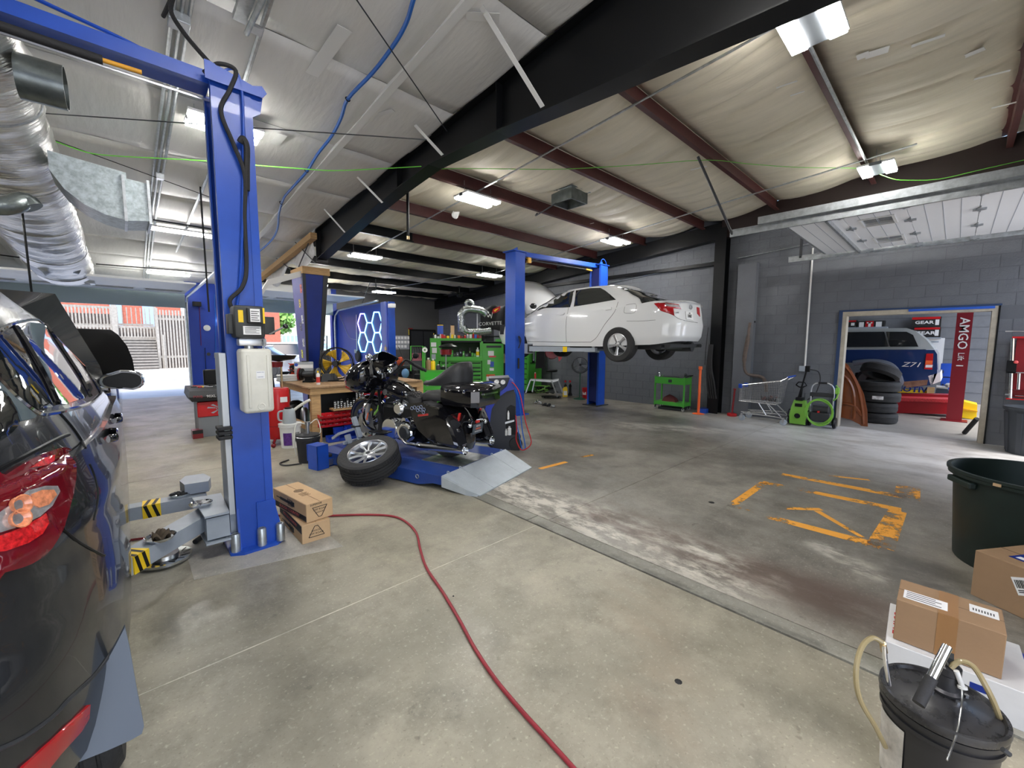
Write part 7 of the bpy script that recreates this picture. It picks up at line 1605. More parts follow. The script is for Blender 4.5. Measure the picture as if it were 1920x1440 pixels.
# second red-bowl drainer in front of hutch
Fd=Face(5.6,8.0); t=Fd.thing('oil_drainer','second waste-oil drainer with red bowl in front of the green hutch','oil drainer',px=835); zc0=Fd.p(836,655).z
Fd.lathe('catch_bowl',836,655,[(0,-.12),(.13,-.12),(.14,.0),(.0,.0)],M['redd'],t); Fd.lathe('bowl_rim',840,652,[(0,.0),(.20,.0),(.22,.03),(.1,.09),(0,.1)],M['black'],t); Fd.tube('post',[(836,665),(836,735)],.018,M['steel'],t); Fd.lathe('base',836,740,[(0,0),(.2,0),(.2,.1),(0,.1)],M['redd'],t); Fd.lathe('knob',826,652,[(0,0),(.03,0),(.03,.05),(0,.05)],M['skinw'],t)
# second green chest by the block wall, facing across the room
g2_=thing('tool_chest','lime green tool chest against the block wall, seen between blue post and bench','tool chest',(9.5,9.8,0)); b=MB(); b.box((9.42,9.3,.08),(10.05,10.9,1.75)); b.done('carcass',G,g2_,world=True,smooth=0)
for k in range(9):
    z=.16+k*.165; 
    for y0,y1 in (((9.34,9.95),(9.98,10.86)) if k<5 else ((9.34,10.86),)):
        b=MB(); b.box((9.405,y0,z),(9.42,y1,z+.15)); d=b.done('drawer',G,g2_,world=True,smooth=0); b=MB(); b.box((9.395,y0+.01,z+.125),(9.405,y1-.01,z+.148)); h=b.done('handle',M['black'],g2_,world=True,smooth=0); h.parent=d
b=MB(); b.box((9.6,9.26,1.0),(9.66,9.3,1.6)); b.box((9.5,9.24,.98),(9.95,9.3,1.0)); b.done('hook_rail',M['black'],g2_,world=True,smooth=0)
for x in (9.60,9.66):
    b=MB(); b.cyl((x,9.25,1.05),(x,9.25,1.75),.012); b.done('torque_wrench',M['chrome'],g2_,world=True)
# exhaust ducting on shelf, fabric banner
Fe=Face(6.2,11.0); ex=Fe.thing('flexible_ducting','shiny clear-wrapped flexible ducting coiled above the green hutch','ducting',px=875,py=600); dm=mat('clear_duct',(.5,.54,.54),.15,metal=.9,noise=.2,bump=.5,bscale=30)
def bellow(pts,r): 
    P=cr([Fe.p(*q) for q in pts],7); b=MB(); b.tube(P,[r*(1+.05*(i%2)) for i in range(len(P))],14); b.done('duct_run',dm,ex,world=True,smooth=60)
bellow([(866,622),(865,600),(866,588),(876,580),(900,582),(912,590)],.115); bellow([(868,612),(876,622),(900,622),(920,620)],.115); bellow([(878,578),(874,568),(880,564),(887,570),(886,580)],.055)
Fe.box('outlet_box',868,575,880,582,-.1,.1,M['white'],ex); Fe.box('support',895,578,897,616,.1,.15,M['steel'],ex)
Ff=Face(7.4,10.4); bn=Ff.thing('banner','black cloth banner with chequered and red flags and silver lettering','banner',px=925,py=580)
b=MB(); 
def bfn(u,v):
    xx=901+u*46; yy=577+(-6*u)+v*(44+4*u)+2*math.sin(9*u); return Ff.p(xx,yy,.04*math.sin(11*u+3*v))
b.sheet(bfn,24,10); b.done('cloth',mat('banner_black',(.02,.02,.022),.85),bn,world=True,solid=.004)
for i in range(5):
    for j in range(3):
        x=904+i*3.2; y=580.5+j*3.4+i*1.2; Ff.poly('check_square',[(x,y),(x+3.1,y+1.1),(x+3.1,y+4.4),(x,y+3.3)],-.065,-.06,M['skinw'] if (i+j)%2 else M['ink'],bn,0)
Ff.poly('red_flag',[(922,587),(924,580),(930,577),(938,574),(937,582),(931,586),(925,588)],-.065,-.06,M['red'],bn,0); Ff.poly('gold_emblem',[(925,583),(929,580),(935,578),(931,582),(928,585)],-.07,-.065,M['yellow'],bn,0); Ff.tube('flag_pole',[(921,597,-.06),(919,590,-.06)],.008,M['chars'],bn); Ff.tube('flag_pole',[(921,597,-.06),(923,586,-.06)],.008,M['chars'],bn)
text('CORVETTE',.145,Ff.p(919,607,-.055),Ff.p(930,606)-Ff.p(905,607.5),(0,0,1),'chars',bn,world=True,sx=1.0)
Fh=Face(7.2,11.2); 
for (nm,lb,cat,x0,y0,x1,y1,m_) in (('tall_carton','tall brown carton standing left of the flexible ducting','box',845,609,852,630,'card'),('speaker_box','dark square cabinet beneath the banner','cabinet',896,616,926,640,'dark'),('fan_frame','blue and yellow frame leaning at the end wall corner','frame',820,609,831,627,'blue'),('wall_case','grey flat case leaning beside the banner','case',895,616,910,640,'greyd')):
    t=Fh.thing(nm,lb,cat,px=(x0+x1)/2,py=y1); Fh.box('body',x0,y0,x1,y1,.0,.25,M[m_],t); Fh.box('edge',x0,y0,x1,y0+1.5,-.004,.0,M['yellow'] if m_=='blue' else M['black'],t)
shf=thing('wall_shelf','dark high storage shelf behind the green hutch','shelf',tuple(Fh.p(880,640))); Fh.box('shelf_board',830,629.5,955,632,-.05,.6,M['black'],shf)
Fh.box('rear_bench',830,640,955,750,.3,.6,M['black'],shf)
# orange-red jackets / clutter left of cart
Fo=Face(5.9,9.6)
for (x,y,m_,lb) in ((751,678,'orange','crumpled orange cloth on the rack behind the handlebar'),(760,700,'grey','pale blue cloth behind the handlebar')):
    t=Fo.thing('cloth',lb,'cloth',px=x,py=y+8); b=MB(); q=Fo.p(x,y); b.ball(q,(.10,.1,.13),10,7); b.done('cloth',mat('dull_orange',lin(170,70,40),.9) if m_=='orange' else mat('pale_blue_cloth',lin(110,150,190),.9),t,world=True)
t=Fo.thing('storage_rack','dark storage rack with tyres against the end wall behind the handlebar','rack',px=760); Fo.box('rack_frame',744,686,776,690,.1,.6,M['darkg'],t); Fo.box('rack_frame',744,730,776,734,.1,.6,M['darkg'],t)
for x in (745,775): Fo.box('rack_post',x,684,x+1.5,750,.1,.14,M['darkg'],t)
for x,y in ((765,702),(752,712),(766,722)):
    t=Fo.thing('tyre',{765:'upper tyre on the dark rack behind the motorcycle',752:'middle tyre on the dark rack, nearest the blue wall',766:'lowest tyre on the dark rack behind the motorcycle'}[x],'tyre','tyres on the dark rack',px=x,py=y) ; b=MB(); b.lathe([(.14,-.07),(.22,-.08),(.27,-.05),(.27,.05),(.22,.08),(.14,.07)],Fo.p(x,y,.3),tuple(Fo.n+Fo.x*.5),28); b.done('tread',M['tire'],t,world=True)
# small hut of things hanging on the wing wall
Fw=thing('hanging_reel','dark cable reel and tools hanging at the foot of the wing wall','reel',(5.7,14.0,1.2)); b=MB(); q=at(671,668,0,5.74); b.lathe([(0,-.04),(.16,-.04),(.2,0),(.16,.04),(0,.04)],q,(1,0,0),20); b.done('reel',M['blackm'],Fw,world=True); q2=at(669,662,0,5.74); b=MB(); b.box((q2.x-.06,q2.y-.07,q2.z),(q2.x,q2.y+.07,q2.z+.12)); b.done('holder',M['grey'],Fw,world=True)
kq=thing('key_hook','keys and gloves on a hook on the pale jamb panel','keys',(5.72,11.9,1.4)); q=at(724,652,0,5.73); b=MB(); b.box((q.x-.03,q.y-.05,q.z-.08),(q.x,q.y+.05,q.z+.02)); b.cyl((q.x-.02,q.y,q.z+.02),(q.x-.02,q.y,q.z+.09),.01); b.done('keys',mat('brass'),kq,world=True)
sw=thing('security_light','white security lamp unit at the top of the wing wall','security light',(5.7,11.7,2.7)); q=at(734,568,0,5.72); b=MB(); b.box((q.x-.07,q.y-.1,q.z-.14),(q.x+.09,q.y+.1,q.z-.02),.02); b.done('housing',M['skinw'],sw,world=True)
# under the raised sedan: creeper seat, bench, jug, fan, bucket
Fm=Face(8.75,8.15); wk=Fm.thing('work_platform','low silver folding work platform with splayed legs under the raised sedan','work platform')
Fm.poly('deck',[(995,711),(1036,713),(1048,711),(1047,714),(1036,717),(995,714)],.0,.25,M['alu'],wk)
for pts in (((995,712),(986,737)),((1003,712),(998,735)),((1034,714),(1045,744)),((1047,713),(1055,736))): Fm.tube('leg',pts,.022,M['alu'],wk,n=4)
t=Fm.thing('spray_can','small red and white spray can on the work platform','spray can',px=1003,py=710); Fm.lathe('can',1003.5,710,[(0,0),(.03,0),(.03,.13),(.015,.16),(0,.2)],M['red'],t,d=.1); Fm.lathe('cap',1003.5,702,[(0,0),(.02,0),(.02,.05),(0,.05)],M['skinw'],t,d=.1)
t=Fm.thing('mechanic_creeper','flat black creeper board on the floor beneath the raised sedan','creeper',px=1035); q=flo(1034,746); b=MB(mtx((q.x,q.y,0),Fm.rz)); b.box((-.30,-.1,.03),(.28,.12,.05),.01); b.M=mtx((q.x,q.y,0),Fm.rz); b.done('board',M['black'],t,world=True,smooth=0)
for s in (-1,1): b=MB(); b.M=mtx((q.x,q.y,0),Fm.rz); b.cyl((s*.2,-.05,.02),(s*.2,.05,.02),.02); b.done('caster',M['blackm'],t,world=True)
Fy=Face(9.6,8.0); t=Fy.thing('oil_jug','yellow oil jug on the floor beside the work platform','jug',px=1060); Fy.poly('jug_body',[(1055,744),(1055,729),(1058,726),(1062,725),(1064,728),(1064,744)],0,.12,M['yellow'],t); Fy.box('cap',1058,722,1061,726,.03,.08,M['black'],t); Fy.box('print',1057,733,1063,741,-.004,.0,M['skinw'],t)
for (x,y) in ((1060,709),(1069,712)):
    t=Fy.thing('jack_stand',('left' if x<1065 else 'right')+'-hand black and red bottle jack behind the yellow jug','jack','jacks behind the yellow jug',px=x); Fy.lathe('jack_body',x,743,[(0,0),(.07,0),(.06,.05),(.035,.1),(.035,.25),(.05,.3),(0,.38)],M['black'],t,d=.2); Fy.lathe('red_collar',x,718,[(0,0),(.03,0),(.03,.06),(0,.06)],M['red'],t,d=.2)
Fq=Face(9.55,7.45); pf_=Fq.thing('pedestal_fan','grey pedestal fan on a green base beside the far lift post','fan',px=1087)
q=Fq.p(1088,684); r_=.215; ax=Fq.n
b=MB(); b.torus(q,r_,.010,ax,36,6); b.torus(q-ax*.07,r_*.97,.006,ax,36,5); b.done('guard_ring',M['darkg'],pf_,world=True)
b=MB(); rx_,rz_=Fq.x,Vector((0,0,1))
for k in range(30): a=2*PI*k/30; b.tube([q-ax*.09+(rx_*math.cos(a)+rz_*math.sin(a))*.03,q-ax*.07+(rx_*math.cos(a)+rz_*math.sin(a))*r_],.002,4)
b.done('guard_wires',M['steel'],pf_,world=True,kind='stuff')
for k in range(3):
    b=MB(); a0=2*PI*k/3; b.sheet(lambda u,v:q+(rx_*math.cos(a0+v*1.5)+rz_*math.sin(a0+v*1.5))*(.03+.165*u)-ax*(.05*v),5,6); b.done('blade',M['greyd'],pf_,world=True,solid=.003)
b=MB(); b.cyl(q-ax*.04,q+ax*.12,.05); b.done('motor',M['dark'],pf_,world=True)
b=MB(); b.tube([q+(rx_*math.cos(a)+rz_*math.sin(a))*(r_+.03) for a in [R(180)+R(180)*k/14 for k in range(15)]],.010,6); b.done('yoke',M['darkg'],pf_,world=True)
b=MB(); b.cyl((q.x,q.y,.05),(q.x,q.y,q.z-r_-.02),.016); b.done('pole',mat('dark_green_metal',lin(30,80,60),.45),pf_,world=True); b=MB(); b.lathe([(0,.05),(.06,.045),(.17,.02),(.185,0)],(q.x,q.y,0),n=30); b.done('base',mat('dark_green_metal'),pf_,world=True)
t=thing('red_bucket','red bucket behind the far lift post','bucket',(9.75,7.35,0)); q=flo(1100,747); t.location=(q.x,q.y,0); b=MB(); b.lathe([(0,0),(.12,0),(.14,.29),(.145,.29),(.145,.31),(.13,.31),(.11,.02),(0,.02)],n=26); b.done('pail',M['red'],t); b=MB(); b.box((-.13,-.06,.12),(-.1,.05,.2)); b.done('label',M['skinw'],t,smooth=0)
Fr=Face(9.9,8.6); t=Fr.thing('floor_jack','tall red jack leaning on the wall behind the pedestal fan','jack',px=1090); Fr.tube('handle',[(1089,745),(1091,655)],.02,M['redd'],t); Fr.box('jack_foot',1086,733,1094,746,0,.1,M['redd'],t); Fr.tube('lift_bar',[(1093,700),(1094,740)],.02,M['black'],t)
# stool, jackets, red apron in the dark beneath the car
Fs2=Face(8.9,8.95); t=Fs2.thing('shop_stool','dark round workshop stool under the raised sedan','stool',px=1034); Fs2.lathe('seat',1034,697,[(0,0),(.17,0),(.19,.03),(.17,.06),(0,.06)],M['black'],t); Fs2.tube('column',[(1034,697),(1034,728)],.025,M['darkg'],t); Fs2.tube('backrest_post',[(1028,697),(1028,670)],.02,M['darkg'],t); Fs2.lathe('base',1034,735,[(0,0),(.22,0),(.05,.08),(0,.1)],M['darkg'],t)
t=Fs2.thing('hanging_jacket','dark jackets hanging by the green chest under the sedan','jacket',px=1012,py=680); Fs2.poly('jacket',[(1006,660),(1020,658),(1022,690),(1004,691)],.0,.08,M['cloth'],t)
t=Fs2.thing('red_hose_reel','red round hose reel hanging beneath the sedan sill','hose reel',px=1035,py=665); Fs2.lathe('reel',1035,660,[(0,0),(.20,0),(.22,.04),(.2,.08),(0,.08)],M['redd'],t,axis=tuple(Fs2.n)); Fs2.poly('bracket',[(1046,668),(1054,665),(1053,672),(1048,678)],-.02,.03,M['red'],t)
t=Fs2.thing('equipment_heap','tangle of black cords and yellow-green gear on the floor beneath the chest','equipment',px=1020); random.seed(31)
for k in range(14):
    b=MB(); pts=[Fs2.p(random.uniform(998,1040),random.uniform(722,738),random.uniform(-.1,.2)) for _ in range(5)]; b.tube(cr(pts,5),.014,5); b.done('cord',M['black'] if k%4 else M['greend'],t,world=True)
q=flo(1020,757); t=thing('drive_parts','dismantled shiny and dark suspension parts on the floor below the sedan','car parts',(q.x,q.y,0)); random.seed(33)
for (x,y,m_) in ((1004,757,'chrome'),(1009,755,'chrome'),(1013,758,'steel'),(1022,761,'dark'),(1030,762,'dark'),(1037,764,'steel')):
    p=flo(x,y); b=MB(); b.cyl((p.x-.08,p.y,.03),(p.x+.08,p.y+.05,.04),.03,n=10); b.ball((p.x,p.y,.035),.045,8,6); b.done('suspension_part',M[m_],t,world=True)
# ================================================================ ALONG THE BLOCK WALL
gt=thing('service_cart','small bright green two-shelf service cart against the block wall','tool cart',(9.78,4.72,0),0)
def bb(name,lo,hi,m,par,bev=0,world=True,sm=0): b=MB(); b.box(lo,hi,bev); return b.done(name,m,par,world=world,smooth=sm)
X0,X1,Y0,Y1=9.6,9.98,4.30,5.06
for x in (X0,X1-.03):
    for y in (Y0,Y1-.03): bb('post',(x,y,.10),(x+.03,y+.03,.82),G,gt)
bb('top_tray',(X0,Y0,.64),(X1,Y1,.80),G,gt); bb('tray_recess',(X0+.03,Y0+.03,.80),(X1-.03,Y1-.03,.803),M['dark'],gt); bb('bottom_shelf',(X0,Y0,.12),(X1,Y1,.20),G,gt); bb('latch',(X0-.01,4.62,.68),(X0,4.70,.75),M['darkg'],gt)
for x in (X0+.03,X1-.03):
    for y in (Y0+.03,Y1-.03): b=MB(); b.lathe([(0,-.012),(.038,-.012),(.038,.012),(0,.012)],(x,y,.04),(1,0,0),18); b.done('caster',M['steel'],gt,world=True); bb('caster_fork',(x-.015,y-.015,.04),(x+.015,y+.015,.12),M['dark'],gt)
b=MB(); b.tube([(X0+.1,Y0,.83),(X0+.1,Y0-.06,.86),(X1-.1,Y0-.06,.86),(X1-.1,Y0,.83)],.012,7); b.done('handle',M['black'],gt,world=True)
for (nm,lb,x,y,z,m_) in (('socket_tool','chrome socket wrench set lying on the green service cart',9.68,4.98,.80,'chrome'),('bottle','tiny dark bottle cluster at the near end of the green cart',9.75,4.36,.80,'dark')):
    t=thing(nm,lb,'tool',(x,y,z)); b=MB(); b.cyl((0,0,.0),(0,0,.05),.03); b.ball((0,0,.08),.03); b.done('body',M[m_],t); b=MB(); b.cyl((0,-.02,.02),(.02,-.5,.02),.008) if m_=='chrome' else b.cyl((.05,0,0),(.05,0,.07),.02); b.done('arm',M['dark'],t)
t=thing('red_tool_bag','dark red tool bag on the lower shelf of the green cart','bag',(9.78,4.72,.20)); b=MB(); b.loft([[(-.09,-.17,0),(.09,-.17,0),(.09,.18,0),(-.09,.18,0)],[(-.08,-.13,.08),(.08,-.13,.08),(.08,.13,.1),(-.08,.13,.1)],[(-.02,-.06,.14),(.02,-.06,.14),(.02,.03,.17),(-.02,.03,.17)]]); b.done('bag',mat('maroon_cloth',(.10,.02,.02),.85),t,smooth=60)
t=thing('flat_case','flat dark case under the green cart','case',(9.8,4.7,.0)); bb('case',(9.66,4.4,0),(9.96,4.98,.06),M['dark'],t,.01)
def ringstand(name,label,x,y,h,m,r,base,tipr=None):
    t=thing(name,label,'post',(x,y,0)); b=MB(); b.lathe([(0,.03),(base*.3,.028),(base,.008),(base,0),(0,0)],n=28); b.done('base',m,t); b=MB(); b.lathe([(r,.02),(r,h*.45),(r*1.15,h*.46),(r*1.15,h*.52),(r,h*.53),(r,h*.93),(r*1.5,h*.94),(r*1.5,h),(0,h)],n=18); b.done('tube',m,t); return t
ringstand('jack_post','tall orange telescoping post on a flat base beside the black column',9.62,3.96,1.10,M['orange'],.028,.13)
t=thing('red_post','short dark red post on a round foot in front of the grey pilaster','post',(9.9,3.33,0),0,None,R(3)); b=MB(); b.lathe([(0,.07),(.06,.07),(.10,.06),(.10,.01),(.09,0),(0,0)],n=22); b.done('foot',M['red'],t); b=MB(); b.cyl((0,0,.06),(0,0,.60),.019); b.cyl((0,0,.60),(0,0,.625),.032); b.done('tube',M['redd'],t)
t=thing('blue_tray','small blue tray on the floor behind the orange post','tray',(9.9,3.95,0)); bb('tray',(9.80,3.86,0),(10.1,4.06,.10),M['blue'],t); bb('tray_inside',(9.82,3.88,.095),(10.08,4.04,.101),M['navy'],t)
b=MB(); b.tube([(10.19,4.06,2.0),(9.95,4.0,1.45),(9.93,3.99,1.12)],.006,5); tag(b.done('wall_cable',M['black'],None),'thin black cord hanging above the orange post','cord')
# salvaged exhaust pipe on the wall
eg=mat('rusty_exhaust',lin(110,98,92),.7,metal=.4,noise=.2,nscale=12)
ep=thing('exhaust_pipe','old bent rusty exhaust pipe hung on the block wall above the shopping cart','exhaust pipe',(10.1,3.0,1.5))
q=lambda x,y:at(x,y,0,10.06)
b=MB(); P=cr([q(1407,605),(q(1405,618)),q(1402,640),q(1398,660),q(1396,680),q(1397,693),q(1402,701),q(1412,704),q(1424,706),q(1432,710),q(1436,722),q(1437,735)],4)
rr=[.05 if 6<i<16 else .036 for i in range(len(P))]; b.tube(P,rr,12); b.done('pipe',eg,ep,world=True)
b=MB(); b.tube([q(1401,606)+Vector((.05,0,0)),q(1415,603)+Vector((.05,0,0))],.02,6); b.tube([q(1403,605),q(1395,690)],.012,6); b.done('wall_hook',M['black'],ep,world=True)
# shopping cart
sc=thing('shopping_cart','chrome wire shopping cart with blue handle parked at the block wall','shopping cart',(9.7,2.7,0))
wr_=mat('chrome_wire',(.72,.74,.76),.25,metal=.9)
yf,yb=3.08,2.32                                             # nose and handle ends
def bk_(u,v,s): # basket surface: u along, v up, s side
    y=yf+(yb-yf)*u; zt=.74+.14*u; zb=.40-.0*u; hw=(.17+.10*u)*(.85+.15*v); z=zb+(zt-zb)*v
    y+= (.02*(1-v) if u<.01 else 0)-(.0 if u<.99 else .06*(1-v)*-1)
    return (9.72+s*hw,y,z)
b=MB()
for s in (-1,1):
    for k in range(25): b.tube([bk_(k/24,0,s),bk_(k/24,1,s)],.0022,4)
    for v in (.12,.28,.44,.60,.76,.9): b.tube([bk_(k/12,v,s) for k in range(13)],.0022,4)
for e in (0,1):
    for k in range(13): a=bk_(e,0,-1+k/6); c=bk_(e,1,-1+k/6); b.tube([a,c],.0022,4)
    for v in (.12,.28,.44,.6,.76,.9): b.tube([bk_(e,v,-1),bk_(e,v,1)],.0022,4)
for k in range(17): b.tube([bk_(k/16,0,-1),bk_(k/16,0,1)],.0022,4)
for k in range(9): b.tube([bk_(0,0,-1+k/4),bk_(1,0,-1+k/4)],.0022,4)
b.done('basket_mesh',wr_,sc,world=True,smooth=0,kind='stuff')
b=MB(); b.tube([bk_(0,1,-1),bk_(1,1,-1),bk_(1,1,1),bk_(0,1,1)],.007,6,closed=True); b.tube([bk_(0,0,-1),bk_(1,0,-1),bk_(1,0,1),bk_(0,0,1)],.006,6,closed=True); b.done('basket_rim',wr_,sc,world=True)
for s in (-1,1):
    x=9.72+s*.22
    b=MB(); b.tube(cr([(x,2.98,.16),(x,2.5,.16),(x+.0,2.24,.14)],3),.011,7); b.tube([(x,2.55,.17),(x,2.70,.40)],.011,7); b.tube([(x,2.28,.16),(x,2.52,.40)],.011,7); b.tube([bk_(1,1,s),(9.72+s*.27,2.24,.93),(9.72+s*.27,2.20,.97)],.009,6); b.tube([(x,3.02,.18),(x,2.3,.22)],.008,6); b.done('frame_rail',wr_,sc,world=True)
    for y in (3.0,2.24):
        b=MB(); b.lathe([(0,-.015),(.055,-.015),(.062,-.008),(.062,.008),(.055,.015),(0,.015)],(x,y,.062),(1,0,0),22); b.done('wheel',M['grey'],sc,world=True); bb('wheel_fork',(x-.022,y-.015,.06),(x+.022,y+.02,.15),M['steel'],sc)
b=MB(); b.tube([(9.45,2.20,.97),(9.99,2.20,.97)],.017,10); b.done('handle_grip',M['blue'],sc,world=True); bb('corner_bumper',(9.52,3.04,.68),(9.58,3.11,.77),M['blue'],sc,.01); bb('corner_bumper',(9.86,3.04,.68),(9.92,3.11,.77),M['blue'],sc,.01)
b=MB(); 
for k in range(6): b.box((9.55,2.3+k*.11,.158),(9.9,2.31+k*.11,.165))
b.done('lower_rack',wr_,sc,world=True,smooth=0)
random.seed(41)
t=thing('cart_contents','heap of dark scrap parts in the bottom of the shopping cart','scrap',(9.72,2.6,.42))
for k in range(9): b=MB(); b.cyl((random.uniform(-.15,.15),random.uniform(-.22,.1),.03+.03*random.random()),(random.uniform(-.15,.15),random.uniform(-.2,.1),.10),.025,n=8); b.done('scrap_part',M[random.choice(('dark','darkg','brown'))],t)
# pressure washers
w1=thing('pressure_washer','upright bright green and black electric pressure washer between shopping cart and hose reel','pressure washer',(9.82,2.05,0))
lg=mat('lime_plastic',lin(122,180,66),.42)
b=MB(); b.loft([[(-.12,-.13,.03),(.12,-.13,.03),(.12,.13,.03),(-.12,.13,.03)],[(-.13,-.14,.2),(.12,-.14,.2),(.12,.14,.2),(-.13,.14,.2)],[(-.11,-.12,.36),(.1,-.12,.36),(.1,.12,.36),(-.11,.12,.36)],[(-.07,-.09,.50),(.07,-.09,.50),(.07,.09,.50),(-.07,.09,.50)]]); b.done('housing',lg,w1,smooth=40)
b=MB(); b.lathe([(0,0),(.045,0),(.05,-.02),(0,-.03)],(-.135,0,.20),(1,0,0),20); b.box((-.12,-.06,.38),(-.085,.06,.44)); b.box((-.11,-.06,.50),(.06,.06,.56),.01); b.done('front_detail',M['black'],w1,smooth=20)
for s in (-1,1):
    b=MB(); b.lathe([(0,-.02),(.08,-.02),(.085,0),(.08,.02),(0,.02)],(.06,s*.17,.085),(0,1,0),24); b.done('wheel',M['black'],w1)
b=MB(); b.tube(cr([(.02,.10,.2),(-.0,.17,.3),(-.02,.16,.1),(.0,-.16,.12),(.0,-.17,.32),(-.05,-.1,.2)],6),.009,7); b.done('cord_loop',M['blackm'],w1)
b=MB(); b.tube([(.02,0,.5),(.0,-.02,.78)],.017,8); b.tube([(.0,.09,.80),(-.0,.05,.86),(0,-.05,.86),(0,-.09,.80),(0,-.03,.76),(0,.03,.76),(0,.09,.8)],.012,8); b.done('handle',M['black'],w1)
b=MB(); b.tube([(.0,.03,.55),(-.02,-.08,1.13)],.016,8); b.box((-.05,-.13,1.07),(.01,-.05,1.19),.01); b.done('spray_gun',M['black'],w1)
b=MB(); b.tube(cr([(-.02,-.12,1.12),(.0,-.26,1.08),(.0,-.30,.9),(0,-.24,.65),(0,-.12,.52)],6),.009,7); b.done('gun_hose',M['blackm'],w1)
w2=thing('pressure_washer','wheeled pressure washer draped with a big loop of lime green hose, beside the doorway','pressure washer',(9.80,1.70,0))
for s in (-1,1):
    b=MB(); b.tube(cr([(.02,s*.17,.08),(.0,s*.18,.6),(.0,s*.17,.78),(.0,s*.10,.86),(0,0,.87)],4),.014,8); b.done('frame_tube',M['steel'],w2)
    b=MB(); b.lathe([(0,-.025),(.10,-.025),(.115,0),(.10,.025),(0,.025)],(.04,s*.22,.115),(0,1,0),24); b.done('wheel',M['black'],w2)
b=MB(); b.box((-.02,-.19,.60),(.04,.19,.68),.01); b.box((-.08,-.16,.12),(.12,.16,.30),.02); b.cyl((-.02,-.12,.36),(-.02,.12,.36),.07); b.done('pump_unit',M['dark'],w2,smooth=20)
b=MB(); b.tube([(0,-.07,.87),(0,.07,.87)],.019,8); b.done('grip',M['blackm'],w2)
b=MB(); b.cyl((-.09,.02,.30),(-.09,.02,.33),.02); b.done('red_knob',M['red'],w2)
for k in range(4):
    b=MB(); rz2=.235+.012*k; b.tube([(-.13-.012*k+.02*math.sin(3*a+k),rz2*.82*math.cos(a),.32+rz2*math.sin(a)*.95+.01*math.sin(2*a+k)) for a in [2*PI*j/32 for j in range(32)]],.0085,7,closed=True); b.done('hose_loop',lg,w2)
b=MB(); b.tube(cr([(-.05,-.19,.55),(-.06,-.24,.62),(-.05,-.25,.78),(-.04,-.21,.84)],5),.012,7); b.box((-.08,-.27,.68),(-.02,-.21,.80),.01); b.done('lance_holster',lg,w2)
b=MB(); b.tube([(-.05,-.235,.2),(-.05,-.235,.68)],.012,7); b.done('lance',M['black'],w2)
# wall-mounted red spring compressor and grey bin by the near end of the wall
sp2=thing('strut_compressor','red and chrome wall-mounted strut spring compressor past the doorway','spring compressor',(10.05,-.75,1.25))
Q=lambda x,y,d=0:at(x,y,0,10.02-d)
for x0,y0,x1,y1,rad in ((1899,632,1894,748,.022),(1911,700,1909,730,.018),(1903,742,1960,745,.014)):
    b=MB(); b.cyl(Q(x0,y0),Q(x1,y1),rad,n=14); b.done('chrome_rod',M['chrome'],sp2,world=True)
for (x0,y0,x1,y1,m_) in ((1898,631,1960,634,'red'),(1889,676,1904,700,'black'),(1889,697,1960,701,'steel'),(1885,730,1960,734,'black'),(1884,738,1894,741,'steel'),(1886,748,1960,751,'red')):
    a=Q(x0,y0,.03);c=Q(x1,y1,.03); b=MB(); b.box((9.95,min(a.y,c.y),min(a.z,c.z)),(10.06,max(a.y,c.y),max(a.z,c.z))); b.done('carriage_plate',M[m_],sp2,world=True,smooth=0)
a=Q(1908,634);c=Q(1965,749); b=MB(); b.box((10.08,c.y,c.z),(10.14,a.y,a.z)); b.done('back_plate',M['redd'],sp2,world=True,smooth=0)
b=MB(); b.ball(Q(1905,679,.08),.025); b.done('red_knob',mat('pink_knob',lin(225,90,90),.4),sp2,world=True)
b=MB(); b.box((10.05,-.9,1.05),(10.08,-.80,1.45)); b.done('paper_label',M['skinw'],sp2,world=True,smooth=0)
b=MB(); b.cyl(Q(1885,621),Q(1898,621),.014); b.cyl(Q(1898,621),Q(1960,622),.008); tag(b.done('wall_tool',M['steel'],None),'thin steel bar tool hung above the red spring compressor','hand tool')
def bin2(name,label,x,y,r0,r1,h,m,rz=0,ribs=0):
    t=thing(name,label,'rubbish bin',(x,y,0),rz); b=MB(); b.lathe([(0,0),(r0,0),(r0+.005,.01),(r1*.97,h*.93),(r1*1.03,h*.93),(r1*1.03,h*.96),(r1*1.05,h*.97),(r1*1.05,h),(r1,h),(r1*.97,h*.95),(r0*.97,.02),(0,.02)],n=56); b.done('bin_wall',m,t,smooth=30); return t
gb=bin2('rubbish_bin','dark grey ribbed rubbish bin against the block wall at the picture edge',9.72,-.90,.27,.33,.70,mat('bin_grey',lin(58,62,68),.5))
for k in range(10):
    a=2*PI*k/10; b=MB(mtx((0,0,0),a)); b.hexa([(.265,-.025,.02),(.285,-.025,.02),(.285,.025,.02),(.265,.025,.02)],[(.31,-.03,.62),(.335,-.03,.62),(.335,.03,.62),(.31,.03,.62)]); b.done('rib',mat('bin_grey'),gb,smooth=0)
